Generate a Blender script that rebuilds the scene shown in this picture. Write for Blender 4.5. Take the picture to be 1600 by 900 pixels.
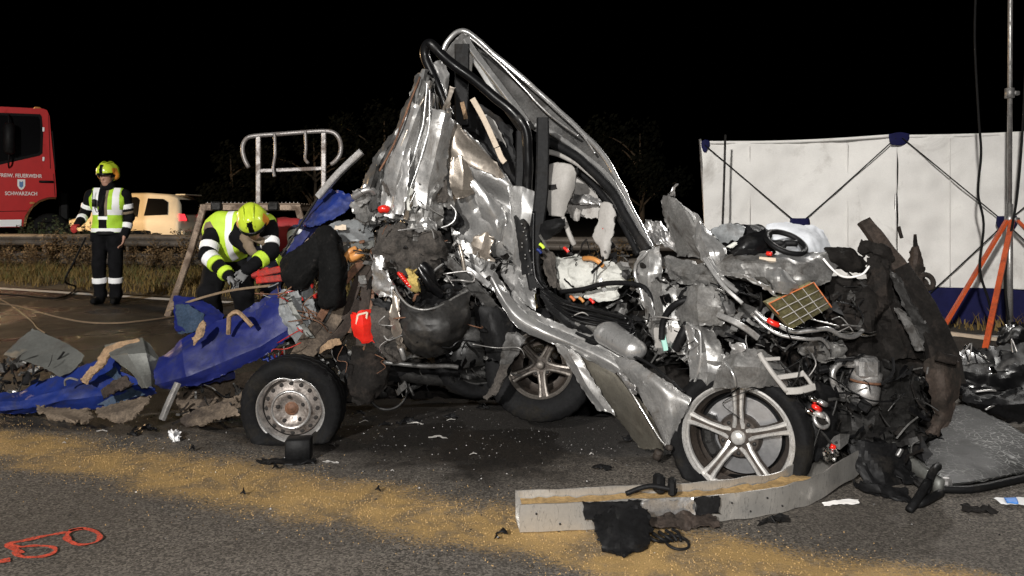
import bpy, math, random
import numpy as np
from mathutils import Vector, Matrix, noise
R = math.radians
for o in list(bpy.data.objects): bpy.data.objects.remove(o)
S = bpy.context.scene
COL = S.collection

# ------------------------------------------------------------------ camera
F = 28.0 / 36.0 * 1600.0      # focal length in photo pixels
EYE = 1.13                    # the photographer crouched
HOR = 338.0                   # horizon row of the photo
cam = bpy.data.cameras.new('camera'); cam.lens = 28; cam.sensor_width = 36
cam.shift_y = -(450 - HOR) / 1600.0
cam.clip_start = 0.05; cam.clip_end = 2000
camo = bpy.data.objects.new('camera', cam); COL.objects.link(camo)
camo.location = (0, 0, EYE); camo.rotation_euler = (R(90), 0, 0)
S.camera = camo

# ------------------------------------------------------------------ night sky, moon, assumed and added lamps
W = bpy.data.worlds.new('World'); S.world = W; W.use_nodes = True
wn = W.node_tree
sky = wn.nodes.new('ShaderNodeTexSky'); sky.sky_type = 'NISHITA'; sky.sun_disc = False
sky.sun_elevation = R(-8); sky.sun_rotation = R(200)
wn.links.new(sky.outputs[0], wn.nodes['Background'].inputs[0]); wn.nodes['Background'].inputs[1].default_value = 0.05

def light(name, kind, loc, target, power, color, size=.2, angle=None, blend=.5):
    l = bpy.data.lights.new(name, kind); l.energy = power; l.color = color
    o = bpy.data.objects.new(name, l); COL.objects.link(o); o.location = loc
    d = Vector(target) - Vector(loc)
    o.rotation_euler = d.to_track_quat('-Z', 'Y').to_euler()
    if kind == 'SPOT':
        l.shadow_soft_size = size; l.spot_size = R(angle or 60); l.spot_blend = blend
    elif kind == 'SUN':
        l.angle = R(size)
    else:
        l.shadow_soft_size = size
    return o
light('moon', 'SUN', (0, 0, 30), (4, 12, 0), .02, (1, .94, .86), .5)
# assumed unseen floodlight behind and left of the photographer, far back for even light
LAMP_A = (-7.0, -13.0, 8.0)
light('assumed_key_beam', 'SPOT', LAMP_A, (-4.5, 11.0, .6), 16500, (1, .965, .92), .4, 62, .6)
# assumed lamp head of the mast whose tripod shows beside the privacy screen
LAMP_B = (4.81, 7.7, 4.7)
light('assumed_mast_beam', 'SPOT', LAMP_B, (.4, 4.2, .8), 900, (1, .97, .93), .12, 80, .5)
# added warm lamp, out of view beyond the verge, to light the passing car
LAMP_C = (-17.0, 18.6, 3.6)
light('added_warm_beam', 'POINT', LAMP_C, (-2.5, 7.0, .5), 2600, (1, .66, .34), .12)
# the photographer's flash, assumed from the hard front light
light('assumed_flash', 'SPOT', (.05, -.05, 1.42), (.3, 4, .7), 255, (1, .98, .95), .05, 100, .7)

S.view_settings.view_transform = 'Standard'; S.view_settings.look = 'None'
S.view_settings.exposure = 0.3; S.view_settings.gamma = 1; S.view_settings.use_curve_mapping = False
S.render.engine = 'CYCLES'
S.cycles.use_denoising = True
S.cycles.max_bounces = 6; S.cycles.diffuse_bounces = 3; S.cycles.glossy_bounces = 4
S.cycles.transmission_bounces = 4; S.cycles.transparent_max_bounces = 8
S.cycles.sample_clamp_indirect = 4

# ------------------------------------------------------------------ pixel -> place
def P(px, py, Y):
    s = F / Y
    return Vector(((px - 800) / s, Y, EYE - (py - HOR) / s))
def G(px, py, z=0.0):
    Y = F * (EYE - z) / (py - HOR)
    return Vector(((px - 800) * Y / F, Y, z))
_DX = [-200, 300, 560, 660, 760, 850, 950, 1060, 1155, 1260, 1400, 1800]
_DY = [4.5, 4.25, 4.12, 4.15, 4.2, 4.12, 3.92, 3.62, 3.45, 3.4, 3.45, 3.5]
def D(px): return float(np.interp(px, _DX, _DY))
def Q(t):                     # (px, py[, depth offset]) on the wreck
    return P(t[0], t[1], D(t[0]) + (t[2] if len(t) > 2 else 0))
def pxm(px, n): return n * D(px) / F      # n pixels in metres at the wreck

# ------------------------------------------------------------------ materials
MATS = {}
GRIME = dict(screen_white=.06, white_cloth=.12, bag_white=.1, trim_grey=.14, beige=.15, tarp=.2, tarp_bright=.2, tarp_grey=.25, silver=.2, silver_clean=.12, silver_dirty=.4, alloy=.22, alloy_old=.4, bare_metal=.3, galvanised=.3, aluminium=.28, beam_alu=.1, red_plastic=.15, orange_paint=.25, line_white=.4, truck_red=.05, warm_lit_silver=.25, olive_silver=.2, grey_metal=.35, rail_alu=.3)
def mat(name, col, rough=.6, metal=0.0, var=.25, scale=8.0, dirt=None, damt=.0, dscale=3.0, bump=.0, bscale=40.0, coat=0.0, spec=.5, trans=0.0, rvar=.0, alpha=None, stretch=None, grime=None):
    if grime is None: grime = GRIME.get(name, .5)
    m = bpy.data.materials.new(name); m.use_nodes = True
    nt = m.node_tree; N = nt.nodes; L = nt.links
    b = N['Principled BSDF']
    tc = N.new('ShaderNodeTexCoord')
    src = tc.outputs['Object']
    if stretch:
        mp = N.new('ShaderNodeMapping'); mp.inputs['Scale'].default_value = stretch
        L.new(src, mp.inputs[0]); src = mp.outputs[0]
    n1 = N.new('ShaderNodeTexNoise'); n1.inputs['Scale'].default_value = scale; n1.inputs['Detail'].default_value = 6; n1.inputs['Roughness'].default_value = .65
    L.new(src, n1.inputs['Vector'])
    cr = N.new('ShaderNodeValToRGB')
    c = Vector(col[:3])
    lo = c * (1 - var); hi = c * (1 + var)
    cr.color_ramp.elements[0].position = .3; cr.color_ramp.elements[1].position = .7
    cr.color_ramp.elements[0].color = (*lo, 1); cr.color_ramp.elements[1].color = (*[min(1, x) for x in hi], 1)
    L.new(n1.outputs['Fac'], cr.inputs[0])
    out = cr.outputs[0]
    b.inputs['Roughness'].default_value = rough
    b.inputs['Metallic'].default_value = metal
    b.inputs['Coat Weight'].default_value = coat
    b.inputs['Coat Roughness'].default_value = .12
    b.inputs['Specular IOR Level'].default_value = spec
    b.inputs['Transmission Weight'].default_value = trans
    if dirt:
        n2 = N.new('ShaderNodeTexNoise'); n2.inputs['Scale'].default_value = dscale; n2.inputs['Detail'].default_value = 9; n2.inputs['Roughness'].default_value = .72; n2.inputs['Distortion'].default_value = .6
        L.new(src, n2.inputs['Vector'])
        r2 = N.new('ShaderNodeValToRGB')
        r2.color_ramp.elements[0].position = .62 - damt * .35; r2.color_ramp.elements[1].position = .74 - damt * .25
        L.new(n2.outputs['Fac'], r2.inputs[0])
        mx = N.new('ShaderNodeMix'); mx.data_type = 'RGBA'
        L.new(r2.outputs[0], mx.inputs[0]); L.new(out, mx.inputs[6]); mx.inputs[7].default_value = (*dirt, 1)
        out = mx.outputs[2]
        # fine grime specks and thin scrapes
        n5 = N.new('ShaderNodeTexNoise'); n5.inputs['Scale'].default_value = 85; n5.inputs['Detail'].default_value = 9; n5.inputs['Roughness'].default_value = .75
        L.new(src, n5.inputs['Vector'])
        r5 = N.new('ShaderNodeMapRange'); r5.inputs[1].default_value = .36; r5.inputs[2].default_value = .62; r5.inputs[3].default_value = 1 - grime; r5.inputs[4].default_value = 1 + grime * .25
        L.new(n5.outputs['Fac'], r5.inputs[0])
        vm = N.new('ShaderNodeVectorMath'); vm.operation = 'SCALE'; L.new(out, vm.inputs[0]); L.new(r5.outputs[0], vm.inputs['Scale']); out = vm.outputs[0]
        if metal > .3:
            mp2 = N.new('ShaderNodeMapping'); mp2.inputs['Scale'].default_value = (26, 26, 5); mp2.inputs['Rotation'].default_value = (.5, .3, .8); L.new(tc.outputs['Object'], mp2.inputs[0])
            n6 = N.new('ShaderNodeTexNoise'); n6.inputs['Scale'].default_value = 2.2; n6.inputs['Detail'].default_value = 3; L.new(mp2.outputs[0], n6.inputs['Vector'])
            a6 = N.new('ShaderNodeMath'); a6.operation = 'SUBTRACT'; L.new(n6.outputs['Fac'], a6.inputs[0]); a6.inputs[1].default_value = .56
            b6 = N.new('ShaderNodeMath'); b6.operation = 'ABSOLUTE'; L.new(a6.outputs[0], b6.inputs[0])
            c6 = N.new('ShaderNodeMapRange'); c6.inputs[1].default_value = .003; c6.inputs[2].default_value = .012; c6.inputs[3].default_value = .75; c6.inputs[4].default_value = 0; L.new(b6.outputs[0], c6.inputs[0])
            m6 = N.new('ShaderNodeMix'); m6.data_type = 'RGBA'; L.new(c6.outputs[0], m6.inputs[0]); L.new(out, m6.inputs[6]); m6.inputs[7].default_value = (*[min(1, x * .35 + .02) for x in col[:3]], 1); out = m6.outputs[2]
        mr = N.new('ShaderNodeMapRange'); mr.inputs[3].default_value = rough; mr.inputs[4].default_value = min(1, rough + .35)
        L.new(r2.outputs[0], mr.inputs[0]); L.new(mr.outputs[0], b.inputs['Roughness'])
        if metal > 0:
            mm = N.new('ShaderNodeMapRange'); mm.inputs[3].default_value = metal; mm.inputs[4].default_value = metal * .2
            L.new(r2.outputs[0], mm.inputs[0]); L.new(mm.outputs[0], b.inputs['Metallic'])
    elif rvar:
        mr = N.new('ShaderNodeMapRange'); mr.inputs[3].default_value = max(.05, rough - rvar); mr.inputs[4].default_value = min(1, rough + rvar)
        L.new(n1.outputs['Fac'], mr.inputs[0]); L.new(mr.outputs[0], b.inputs['Roughness'])
    L.new(out, b.inputs['Base Color'])
    if bump:
        n3 = N.new('ShaderNodeTexNoise'); n3.inputs['Scale'].default_value = bscale; n3.inputs['Detail'].default_value = 5
        L.new(src, n3.inputs['Vector'])
        bp = N.new('ShaderNodeBump'); bp.inputs['Strength'].default_value = bump; bp.inputs['Distance'].default_value = .01
        L.new(n3.outputs['Fac'], bp.inputs['Height']); L.new(bp.outputs[0], b.inputs['Normal'])
    MATS[name] = m
    return m
DUST = (.075, .062, .05)
mat('silver', (.47, .465, .455), .36, .72, .12, 5, DUST, .26, 3.5, .02, 25, .12)
mat('silver_clean', (.6, .595, .585), .3, .78, .08, 4, (.1, .085, .07), .12, 4, .015, 20, .15)
mat('silver_dirty', (.28, .275, .265), .38, .62, .3, 7, (.042, .036, .03), .4, 5, .06, 30)
mat('grey_metal', (.13, .128, .125), .4, .6, .3, 8, (.026, .023, .02), .45, 6, .1, 30)
mat('olive_silver', (.16, .148, .122), .45, .5, .2, 5, (.05, .042, .03), .4, 4, .06, 22)
mat('warm_lit_silver', (.42, .37, .315), .33, .72, .15, 5, (.09, .07, .05), .3, 4, .03, 22)  # silver paint with a warm brown reflection mixed into its colour
mat('bare_metal', (.65, .64, .63), .3, .85, .2, 9, (.07, .06, .05), .22, 6, .05, 30)
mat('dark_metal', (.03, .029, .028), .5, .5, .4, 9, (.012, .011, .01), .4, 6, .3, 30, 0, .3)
mat('black_plastic', (.0085, .0085, .009), .55, 0, .3, 7, (.024, .021, .018), .2, 5, .2, 35, 0, .16)
mat('black_gloss', (.005, .005, .0055), .3, 0, .3, 7, (.014, .013, .012), .15, 5, .05, 20, .05, .3)
mat('bumper_plastic', (.026, .025, .024), .5, 0, .25, 6, (.055, .048, .04), .3, 4, .12, 30, 0, .3)
mat('rubber', (.007, .007, .0075), .75, 0, .3, 14, (.018, .016, .013), .3, 7, .15, 60, 0, .14)
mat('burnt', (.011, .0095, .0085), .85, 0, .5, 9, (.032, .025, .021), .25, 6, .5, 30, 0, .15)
mat('burnt_brown', (.042, .031, .025), .75, 0, .4, 9, (.017, .014, .011), .4, 6, .4, 30, 0, .25)
mat('rust', (.16, .075, .04), .65, .25, .4, 8, (.06, .035, .025), .35, 6, .3, 30)
mat('wood', (.3, .2, .12), .75, 0, .3, 10, (.09, .065, .045), .35, 5, .3, 40, 0, .2)
mat('plywood', (.135, .105, .078), .8, 0, .35, 9, (.045, .036, .03), .45, 5, .35, 30, 0, .2)
mat('beige', (.52, .43, .33), .6, 0, .12, 8, (.2, .15, .11), .15, 4)
mat('trim_grey', (.34, .325, .305), .62, 0, .08, 6, (.13, .11, .1), .2, 4, .06, 90)
mat('felt', (.06, .052, .045), .95, 0, .5, 14, (.02, .018, .016), .4, 8, .8, 60)
mat('white_cloth', (.5, .5, .465), .9, 0, .1, 8, (.22, .2, .18), .2, 6, .1, 40, 0, .2)
mat('bag_white', (.55, .57, .6), .85, 0, .06, 8, (.32, .33, .35), .2, 6, .1, 30, 0, .2)
mat('alloy', (.74, .72, .69), .3, .62, .1, 9, (.14, .11, .08), .14, 7, .02, 40)
mat('alloy_dark', (.06, .047, .038), .55, .5, .3, 12, (.025, .019, .015), .4, 8, .2, 50)
mat('disc', (.56, .56, .57), .3, .95, .12, 40, None, 0, 3, .05, 60)
mat('steel_rim', (.4, .36, .33), .42, .7, .25, 14, (.07, .05, .038), .45, 9, .15, 40)
mat('rim_hole', (.012, .01, .009), .9, 0, .2)
mat('tarp', (.008, .013, .098), .5, 0, .25, 6, (.014, .017, .05), .35, 4, .35, 14, 0, .3)
mat('tarp_bright', (.009, .022, .135), .5, 0, .25, 6, (.013, .017, .058), .35, 4, .35, 14, 0, .3)
mat('tarp_grey', (.21, .22, .225), .5, 0, .2, 6, (.09, .085, .08), .3, 4, .15, 40)
mat('tarp_slate', (.03, .05, .085), .55, 0, .2, 6, (.035, .036, .042), .3, 4, .08, 40, 0, .25)
mat('aluminium', (.135, .138, .128), .55, .3, .2, 5, (.06, .055, .047), .4, 3, .03, 24)
mat('red_paint', (.42, .018, .012), .4, 0, .2, 6, (.16, .03, .02), .25, 5, .05, 30, .3)
mat('red_plastic', (.62, .02, .012), .3, 0, .15, 6, (.4, .04, .02), .1, 5, .0, 30, .4)
mat('yellow_sponge', (.42, .31, .09), .9, 0, .3, 14, (.2, .14, .06), .3, 8, .6, 40)
mat('filter_green', (.26, .235, .125), .9, 0, .3, 14, (.34, .32, .23), .35, 9, .3, 60, 0, .1)
mat('orange_rubber', (.42, .12, .035), .55, 0, .2)
mat('amber', (.5, .22, .06), .45, 0, .2, 8)
mat('mint', (.28, .52, .45), .5, 0, .15)
mat('orange_paint', (.62, .1, .025), .42, 0, .18, 7, (.3, .06, .03), .25, 5)
mat('alloy_old', (.2, .18, .16), .45, .6, .2, 9, (.05, .04, .03), .45, 7, .05, 40)
mat('galvanised', (.42, .41, .4), .4, .75, .25, 9, (.2, .18, .16), .3, 6, .08, 40)
mat('rail_steel', (.21, .18, .15), .65, .3, .3, 3, (.08, .062, .045), .45, 1.5, .1, 20)
mat('platform_alu', (.25, .185, .135), .5, .5, .3, 8, (.13, .085, .055), .4, 6, .1, 40)
mat('rail_alu', (.33, .31, .3), .45, .5, .2, 8, (.22, .17, .14), .35, 5)
mat('screen_white', (.78, .765, .735), .9, 0, .06, 3, (.5, .48, .45), .26, 1.1, .25, 7, 0, .2)
mat('screen_navy', (.007, .008, .05), .75, 0, .25, 8, spec=.2)
mat('turnout_black', (.0065, .0065, .0075), .9, 0, .35, 14, None, 0, 3, .3, 50, 0, .12)
mat('hivis', (.45, .74, .04), .65, 0, .1, 14, None, 0, 3, .2, 40)
mat('hivis_lime', (.56, .8, .05), .65, 0, .1, 14, None, 0, 3, .2, 40)
mat('retro', (.95, .95, .95), .5, 0, .02, 20)
mat('helmet_yellow', (.62, .78, .05), .3, 0, .06, 8, None, 0, 3, 0, 20, .5)
mat('helmet_orange', (.8, .3, .04), .4, 0, .1)
mat('skin', (.42, .23, .16), .55, 0, .12, 20)
mat('glove_red', (.4, .03, .025), .7, 0, .25, 12)
mat('glove_grey', (.2, .2, .2), .75, 0, .3, 12)
mat('khaki', (.2, .15, .1), .8, 0, .2, 10)
mat('garment_black', (.006, .006, .006), .9, 0, .4, 10, (.03, .027, .025), .1, 22, .5, 40, 0, .12)
mat('truck_red', (.5, .012, .012), .5, 0, .1, 3, (.28, .013, .01), .14, 2, 0, 20, 0, .25)
mat('glass_dark', (.003, .003, .0035), .15, 0, .1, 5, spec=.2)
mat('print_white', (.8, .78, .76), .6, 0, .02)
mat('crest_blue', (.1, .2, .42), .6, 0, .1)
mat('car_cream', (.85, .76, .58), .4, 0, .05, 4, None, 0, 3, 0, 20, 0, .3)
mat('rope', (.17, .12, .075), .9, 0, .25, 30)
mat('cable_black', (.008, .008, .008), .7, 0, .2, spec=.15)
mat('spray', (.75, .1, .055), .85, 0, .12, 30, (.09, .075, .066), .42, 140, .1, 90, 0, .1)
mat('line_white', (.85, .83, .79), .7, 0, .1, 6, (.42, .38, .33), .2, 3, .15, 60)
mat('stem', (.07, .05, .03), .8, 0, .3, 10)
mat('leaf_far', (.008, .0085, .005), .8, 0, .4, 1.5, spec=.06)
mat('leaf', (.06, .075, .03), .6, 0, .5, 5)
mat('leaf_dry', (.2, .13, .06), .7, 0, .4, 5)
mat('grass_dry', (.17, .11, .028), .75, 0, .45, 2.5)
mat('grass_green', (.1, .09, .022), .75, 0, .45, 2.5)
mat('paper', (.75, .75, .75), .8, 0, .05)
mat('paper_blue', (.04, .2, .6), .6, 0, .1)
mat('chrome', (.8, .79, .77), .15, 1, .08, 9)
# only these give off light
def glow(name, col, strength):
    m = bpy.data.materials.new(name); m.use_nodes = True
    b = m.node_tree.nodes['Principled BSDF']; b.inputs['Base Color'].default_value = (*col, 1)
    b.inputs['Emission Color'].default_value = (*col, 1); b.inputs['Emission Strength'].default_value = strength
    MATS[name] = m
glow('tail_light', (1, .04, .05), 1.6)
glow('lamp_glass', (1, .93, .8), 30)
glow('road_light', (1, .85, .6), 2.0)

# ------------------------------------------------------------------ objects
def wloc(o):
    v = Vector((0, 0, 0))
    while o is not None:
        v += o.location; o = o.parent
    return v
def obj(name, verts, faces, material, parent=None, smooth=True, fm=None, local=False):
    off = Vector((0, 0, 0)) if (parent is None or local) else wloc(parent)
    me = bpy.data.meshes.new(name)
    me.from_pydata([tuple(Vector(v) - off) for v in verts], [], faces)
    mats = material if isinstance(material, (list, tuple)) else [material]
    for m in mats: me.materials.append(MATS[m])
    n = len(me.polygons)
    if n:
        me.polygons.foreach_set('use_smooth', [bool(smooth)] * n)
        if fm is not None: me.polygons.foreach_set('material_index', fm)
    me.update()
    o = bpy.data.objects.new(name, me); COL.objects.link(o); o.parent = parent
    return o
def tag(o, label=None, cat=None, group=None, kind=None):
    if label: o['label'] = label
    if cat: o['category'] = cat
    if group: o['group'] = group
    if kind: o['kind'] = kind
    return o
def thing(name, label, cat, loc=(0, 0, 0), group=None):
    o = bpy.data.objects.new(name, None); COL.objects.link(o); o.location = loc
    o.empty_display_size = .1
    return tag(o, label, cat, group)
def copy_tree(o, parent=None):
    c = o.copy(); COL.objects.link(c); c.parent = parent
    for ch in list(o.children): copy_tree(ch, c)
    return c
def sharp(o, ang=20):
    o.data.polygons.foreach_set('use_smooth', [True] * len(o.data.polygons))
    o.data.set_sharp_from_angle(angle=R(ang))
    return o

# ------------------------------------------------------------------ shapes (return verts, faces)
def box(c, size, rot=None, bev=0.0):
    x, y, z = [s / 2 for s in size]
    if bev <= 0:
        v = [Vector((i, j, k)) for i in (-x, x) for j in (-y, y) for k in (-z, z)]
        f = [(0, 1, 3, 2), (4, 6, 7, 5), (0, 4, 5, 1), (2, 3, 7, 6), (0, 2, 6, 4), (1, 5, 7, 3)]
    else:
        b = min(bev, x * .95, y * .95, z * .95)
        v, f = [], []
        oct_ = [(-x + b, -y), (x - b, -y), (x, -y + b), (x, y - b), (x - b, y), (-x + b, y), (-x, y - b), (-x, -y + b)]
        inn = [(p * (x - b) / x, q * (y - b) / y) for p, q in oct_]
        for ring, zz in ((inn, -z), (oct_, -z + b), (oct_, z - b), (inn, z)):
            v += [Vector((p, q, zz)) for p, q in ring]
        for r in range(3):
            for i in range(8):
                j = (i + 1) % 8
                f.append((r * 8 + i, r * 8 + j, r * 8 + 8 + j, r * 8 + 8 + i))
        f.append(tuple(range(7, -1, -1))); f.append(tuple(range(24, 32)))
    if rot is not None:
        m = rot if isinstance(rot, Matrix) else Matrix.Rotation(rot, 3, 'Z')
        v = [m @ p for p in v]
    c = Vector(c)
    return [p + c for p in v], f
def join(*parts):
    V, Fc = [], []
    for v, f in parts:
        n = len(V); V += list(v); Fc += [tuple(i + n for i in q) for q in f]
    return V, Fc
def crom(pts, n, closed=False):
    pts = [Vector(p) for p in pts]
    if len(pts) == 2 and not closed:
        return [pts[0].lerp(pts[1], i / n) for i in range(n + 1)]
    out = []
    m = len(pts); segs = m if closed else m - 1
    for i in range(n + 1 if not closed else n):
        t = i / n * segs; k = min(int(t), segs - 1); u = t - k
        if closed: g = lambda j: pts[j % m]
        else: g = lambda j: pts[max(0, min(m - 1, j))]
        a, b, c, d = g(k - 1), g(k), g(k + 1), g(k + 2)
        out.append(.5 * ((2 * b) + (c - a) * u + (2 * a - 5 * b + 4 * c - d) * u * u + (3 * b - a - 3 * c + d) * u ** 3))
    return out
def frames(path):
    T = []
    n = len(path)
    for i in range(n):
        t = path[min(i + 1, n - 1)] - path[max(i - 1, 0)]
        T.append(t.normalized() if t.length > 1e-9 else Vector((0, 0, 1)))
    up = Vector((0, 0, 1)) if abs(T[0].z) < .9 else Vector((0, 1, 0))
    nrm = (up - T[0] * up.dot(T[0])).normalized()
    out = []
    for t in T:
        nrm = nrm - t * nrm.dot(t)
        nrm = nrm.normalized() if nrm.length > 1e-6 else t.orthogonal().normalized()
        out.append((t, nrm, t.cross(nrm)))
    return out
def sweep(path, prof, closed_prof=True, cap=True, scale=None):
    """profile points (a, b) swept along a path; a along the frame's normal, b along its side"""
    fr = frames(path); V, Fc = [], []
    k = len(prof)
    for i, (p, (t, n, s)) in enumerate(zip(path, fr)):
        q = 1 if scale is None else scale[i]
        V += [p + n * (a * q) + s * (b * q) for a, b in prof]
    m = k if closed_prof else k - 1
    for i in range(len(path) - 1):
        for j in range(m):
            jj = (j + 1) % k
            Fc.append((i * k + j, i * k + jj, (i + 1) * k + jj, (i + 1) * k + j))
    if cap and closed_prof:
        Fc.append(tuple(range(k - 1, -1, -1))); Fc.append(tuple((len(path) - 1) * k + j for j in range(k)))
    return V, Fc
def circ(r, n=8): return [(r * math.cos(2 * math.pi * i / n), r * math.sin(2 * math.pi * i / n)) for i in range(n)]
def rect(w, h): return [(-h / 2, -w / 2), (-h / 2, w / 2), (h / 2, w / 2), (h / 2, -w / 2)]
def tube(pts, r, n=24, sides=8, smooth=True, scale=None):
    path = crom(pts, n) if smooth else [Vector(p) for p in pts]
    return sweep(path, circ(r, sides), scale=scale)
def ring(c, r, minor, axis, n=32, k=8, squash=None):
    axis = Vector(axis).normalized(); u = axis.orthogonal().normalized(); w = axis.cross(u)
    V, Fc = [], []
    c = Vector(c)
    for i in range(n):
        a = 2 * math.pi * i / n; d = u * math.cos(a) + w * math.sin(a)
        for j in range(k):
            b = 2 * math.pi * j / k
            V.append(c + d * (r + minor * math.cos(b)) + axis * (minor * math.sin(b)))
    for i in range(n):
        for j in range(k):
            Fc.append((i * k + j, ((i + 1) % n) * k + j, ((i + 1) % n) * k + (j + 1) % k, i * k + (j + 1) % k))
    return V, Fc
def lathe(prof, n=40, M=None, seg=None):
    """profile (radius, height) about local Z; M places it"""
    V, Fc = [], []
    k = len(prof)
    for i in range(n):
        a = 2 * math.pi * i / n
        V += [Vector((r * math.cos(a), r * math.sin(a), h)) for r, h in prof]
    for i in range(n):
        ii = (i + 1) % n
        for j in range(k - 1):
            Fc.append((i * k + j, ii * k + j, ii * k + j + 1, i * k + j + 1))
    if M is not None: V = [M @ v for v in V]
    return V, Fc
def ridge(p, freq, seed):
    o = Vector((seed * 7.13, seed * 3.7, seed * 1.9))
    a = abs(noise.noise(p * freq + o)); b = abs(noise.noise(p * freq * 2.4 + o * 2)); c = noise.voronoi(p * freq * .9 + o)[0][0]
    return .7 * (.5 - 2.2 * a) + .35 * (.4 - 2.0 * b) + .7 * (c - .45)
def _h(ix, iy, sd):
    v = math.sin(ix * 127.1 + iy * 311.7 + sd * 74.7) * 43758.5453
    return (v - math.floor(v)) * 2 - 1
def facet(x, y, sd):
    ix, iy = math.floor(x), math.floor(y); fx, fy = x - ix, y - iy
    a, b, c, d = _h(ix, iy, sd), _h(ix + 1, iy, sd), _h(ix, iy + 1, sd), _h(ix + 1, iy + 1, sd)
    if (ix + iy) % 2 == 0:
        return a + (b - a) * fx + (d - b) * fy if fx > fy else a + (c - a) * fy + (d - c) * fx
    return a + (b - a) * fx + (c - a) * fy if fx + fy < 1 else d + (c - d) * (1 - fx) + (b - d) * (1 - fy)
_seed = [0]
def lerp_path(pts, n):
    out = []
    for i in range(n + 1):
        t = i / n * (len(pts) - 1); k = min(int(t), len(pts) - 2); out.append(Vector(pts[k]).lerp(Vector(pts[k + 1]), t - k))
    return out
def sheet_geo(rows, res=(24, 24), amp=.02, freq=7, rag=.008, thick=.0025, seed=None, soft=False, lin=False):
    """a crumpled sheet through a grid of points"""
    if seed is None:
        _seed[0] += 1; seed = _seed[0]
    nu, nv = res
    cv = lerp_path if lin else crom
    rows = [cv(r, nu) for r in rows]
    cols = [cv([r[i] for r in rows], nv) for i in range(nu + 1)]
    gridp = [[cols[i][j] for i in range(nu + 1)] for j in range(nv + 1)]
    so = Vector((seed * 1.7, seed * .37, seed * 2.3))
    nor = [[None] * (nu + 1) for _ in range(nv + 1)]
    def normals():
        for j in range(nv + 1):
            for i in range(nu + 1):
                a = gridp[j][min(i + 1, nu)] - gridp[j][max(i - 1, 0)]
                b = gridp[min(j + 1, nv)][i] - gridp[max(j - 1, 0)][i]
                n = a.cross(b)
                nor[j][i] = n.normalized() if n.length > 1e-10 else Vector((0, -1, 0))
    normals()
    Lu = max(sum((r[i + 1] - r[i]).length for i in range(nu)) for r in (gridp[0], gridp[nv // 2], gridp[nv]))
    Lv = max(sum((gridp[j + 1][i] - gridp[j][i]).length for j in range(nv)) for i in (0, nu // 2, nu))
    new = []
    for j in range(nv + 1):
        r = []
        for i in range(nu + 1):
            p = gridp[j][i]
            if soft: d = amp * 1.3 * (noise.noise(p * freq + so) + .5 * noise.noise(p * freq * 2.1 + so * 2) + .25 * noise.noise(p * freq * 4.3 + so))
            else:
                wv = noise.noise_vector(p * freq * .8 + so) * .35
                uu, vv = i / nu * Lu * freq * 1.25 + wv.x, j / nv * Lv * freq * 1.25 + wv.y
                d = amp * (.8 * facet(uu, vv, seed) + .34 * facet(uu * 2.3 + 5, vv * 2.3, seed + 9) + .25 * ridge(p, freq * 1.5, seed))
            q = p + nor[j][i] * d
            q += amp * .3 * noise.noise_vector(p * freq * 1.3 + so)
            if rag and (i in (0, nu) or j in (0, nv)):
                q += rag * noise.noise_vector(p * 45 + so) * 1.6
            r.append(q)
        new.append(r)
    gridp = new
    normals()
    V = [p for r in gridp for p in r]
    w = nu + 1
    n0 = len(V)
    V += [gridp[j][i] - nor[j][i] * thick for j in range(nv + 1) for i in range(nu + 1)]
    Fc = []
    for j in range(nv):
        for i in range(nu):
            a = j * w + i
            Fc.append((a, a + 1, a + w + 1, a + w))
            Fc.append((n0 + a, n0 + a + w, n0 + a + w + 1, n0 + a + 1))
    for i in range(nu):
        Fc.append((i, n0 + i, n0 + i + 1, i + 1))
        a = nv * w + i; Fc.append((a, a + 1, n0 + a + 1, n0 + a))
    for j in range(nv):
        a = j * w; Fc.append((a, a + w, n0 + a + w, n0 + a))
        a = j * w + nu; Fc.append((a, n0 + a, n0 + a + w, a + w))
    return V, Fc
HEM = {'silver', 'silver_clean', 'silver_dirty', 'warm_lit_silver', 'bare_metal', 'grey_metal', 'olive_silver'}
def sheet(name, material, rows, parent, res=(26, 26), amp=.02, freq=7, rag=.008, thick=.0025, seed=None, soft=False, world=False, ang=17, lin=False):
    if material in HEM: freq *= .66; amp *= .95
    g = sheet_geo([[Vector(p) if world else Q(p) for p in r] for r in rows], res, amp, freq, rag, thick, seed, soft, lin)
    if material in HEM:                      # the folded flange round a panel's edge
        nu, nv = res; w = nu + 1; V = g[0]
        idx = list(range(0, w)) + [j * w + nu for j in range(1, nv + 1)] + [nv * w + i for i in range(nu - 1, -1, -1)] + [j * w for j in range(nv - 1, 0, -1)]
        loop = [V[i].copy() for i in idx]; loop.append(loop[0].copy())
        sc = [.55 + .9 * abs(noise.noise(p * 11)) for p in loop]
        g = join(g, sweep(loop, circ(.0034, 5), cap=False, scale=sc))
    return sharp(obj(name, *g, material, parent), ang) if not soft else obj(name, *g, material, parent)
def pipe(name, material, pts, rpx, parent, n=28, sides=10, smooth=True, world=False, wob=0):
    w = [Vector(p) if world else Q(p) for p in pts]
    r = rpx if world else pxm(pts[len(pts) // 2][0], rpx)
    path = crom(w, n) if smooth else w
    if wob:
        path = [p + wob * noise.noise_vector(p * 9 + Vector((n, 3, 1))) for p in path]
    return obj(name, *sweep(path, circ(r, sides)), material, parent)
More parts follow.
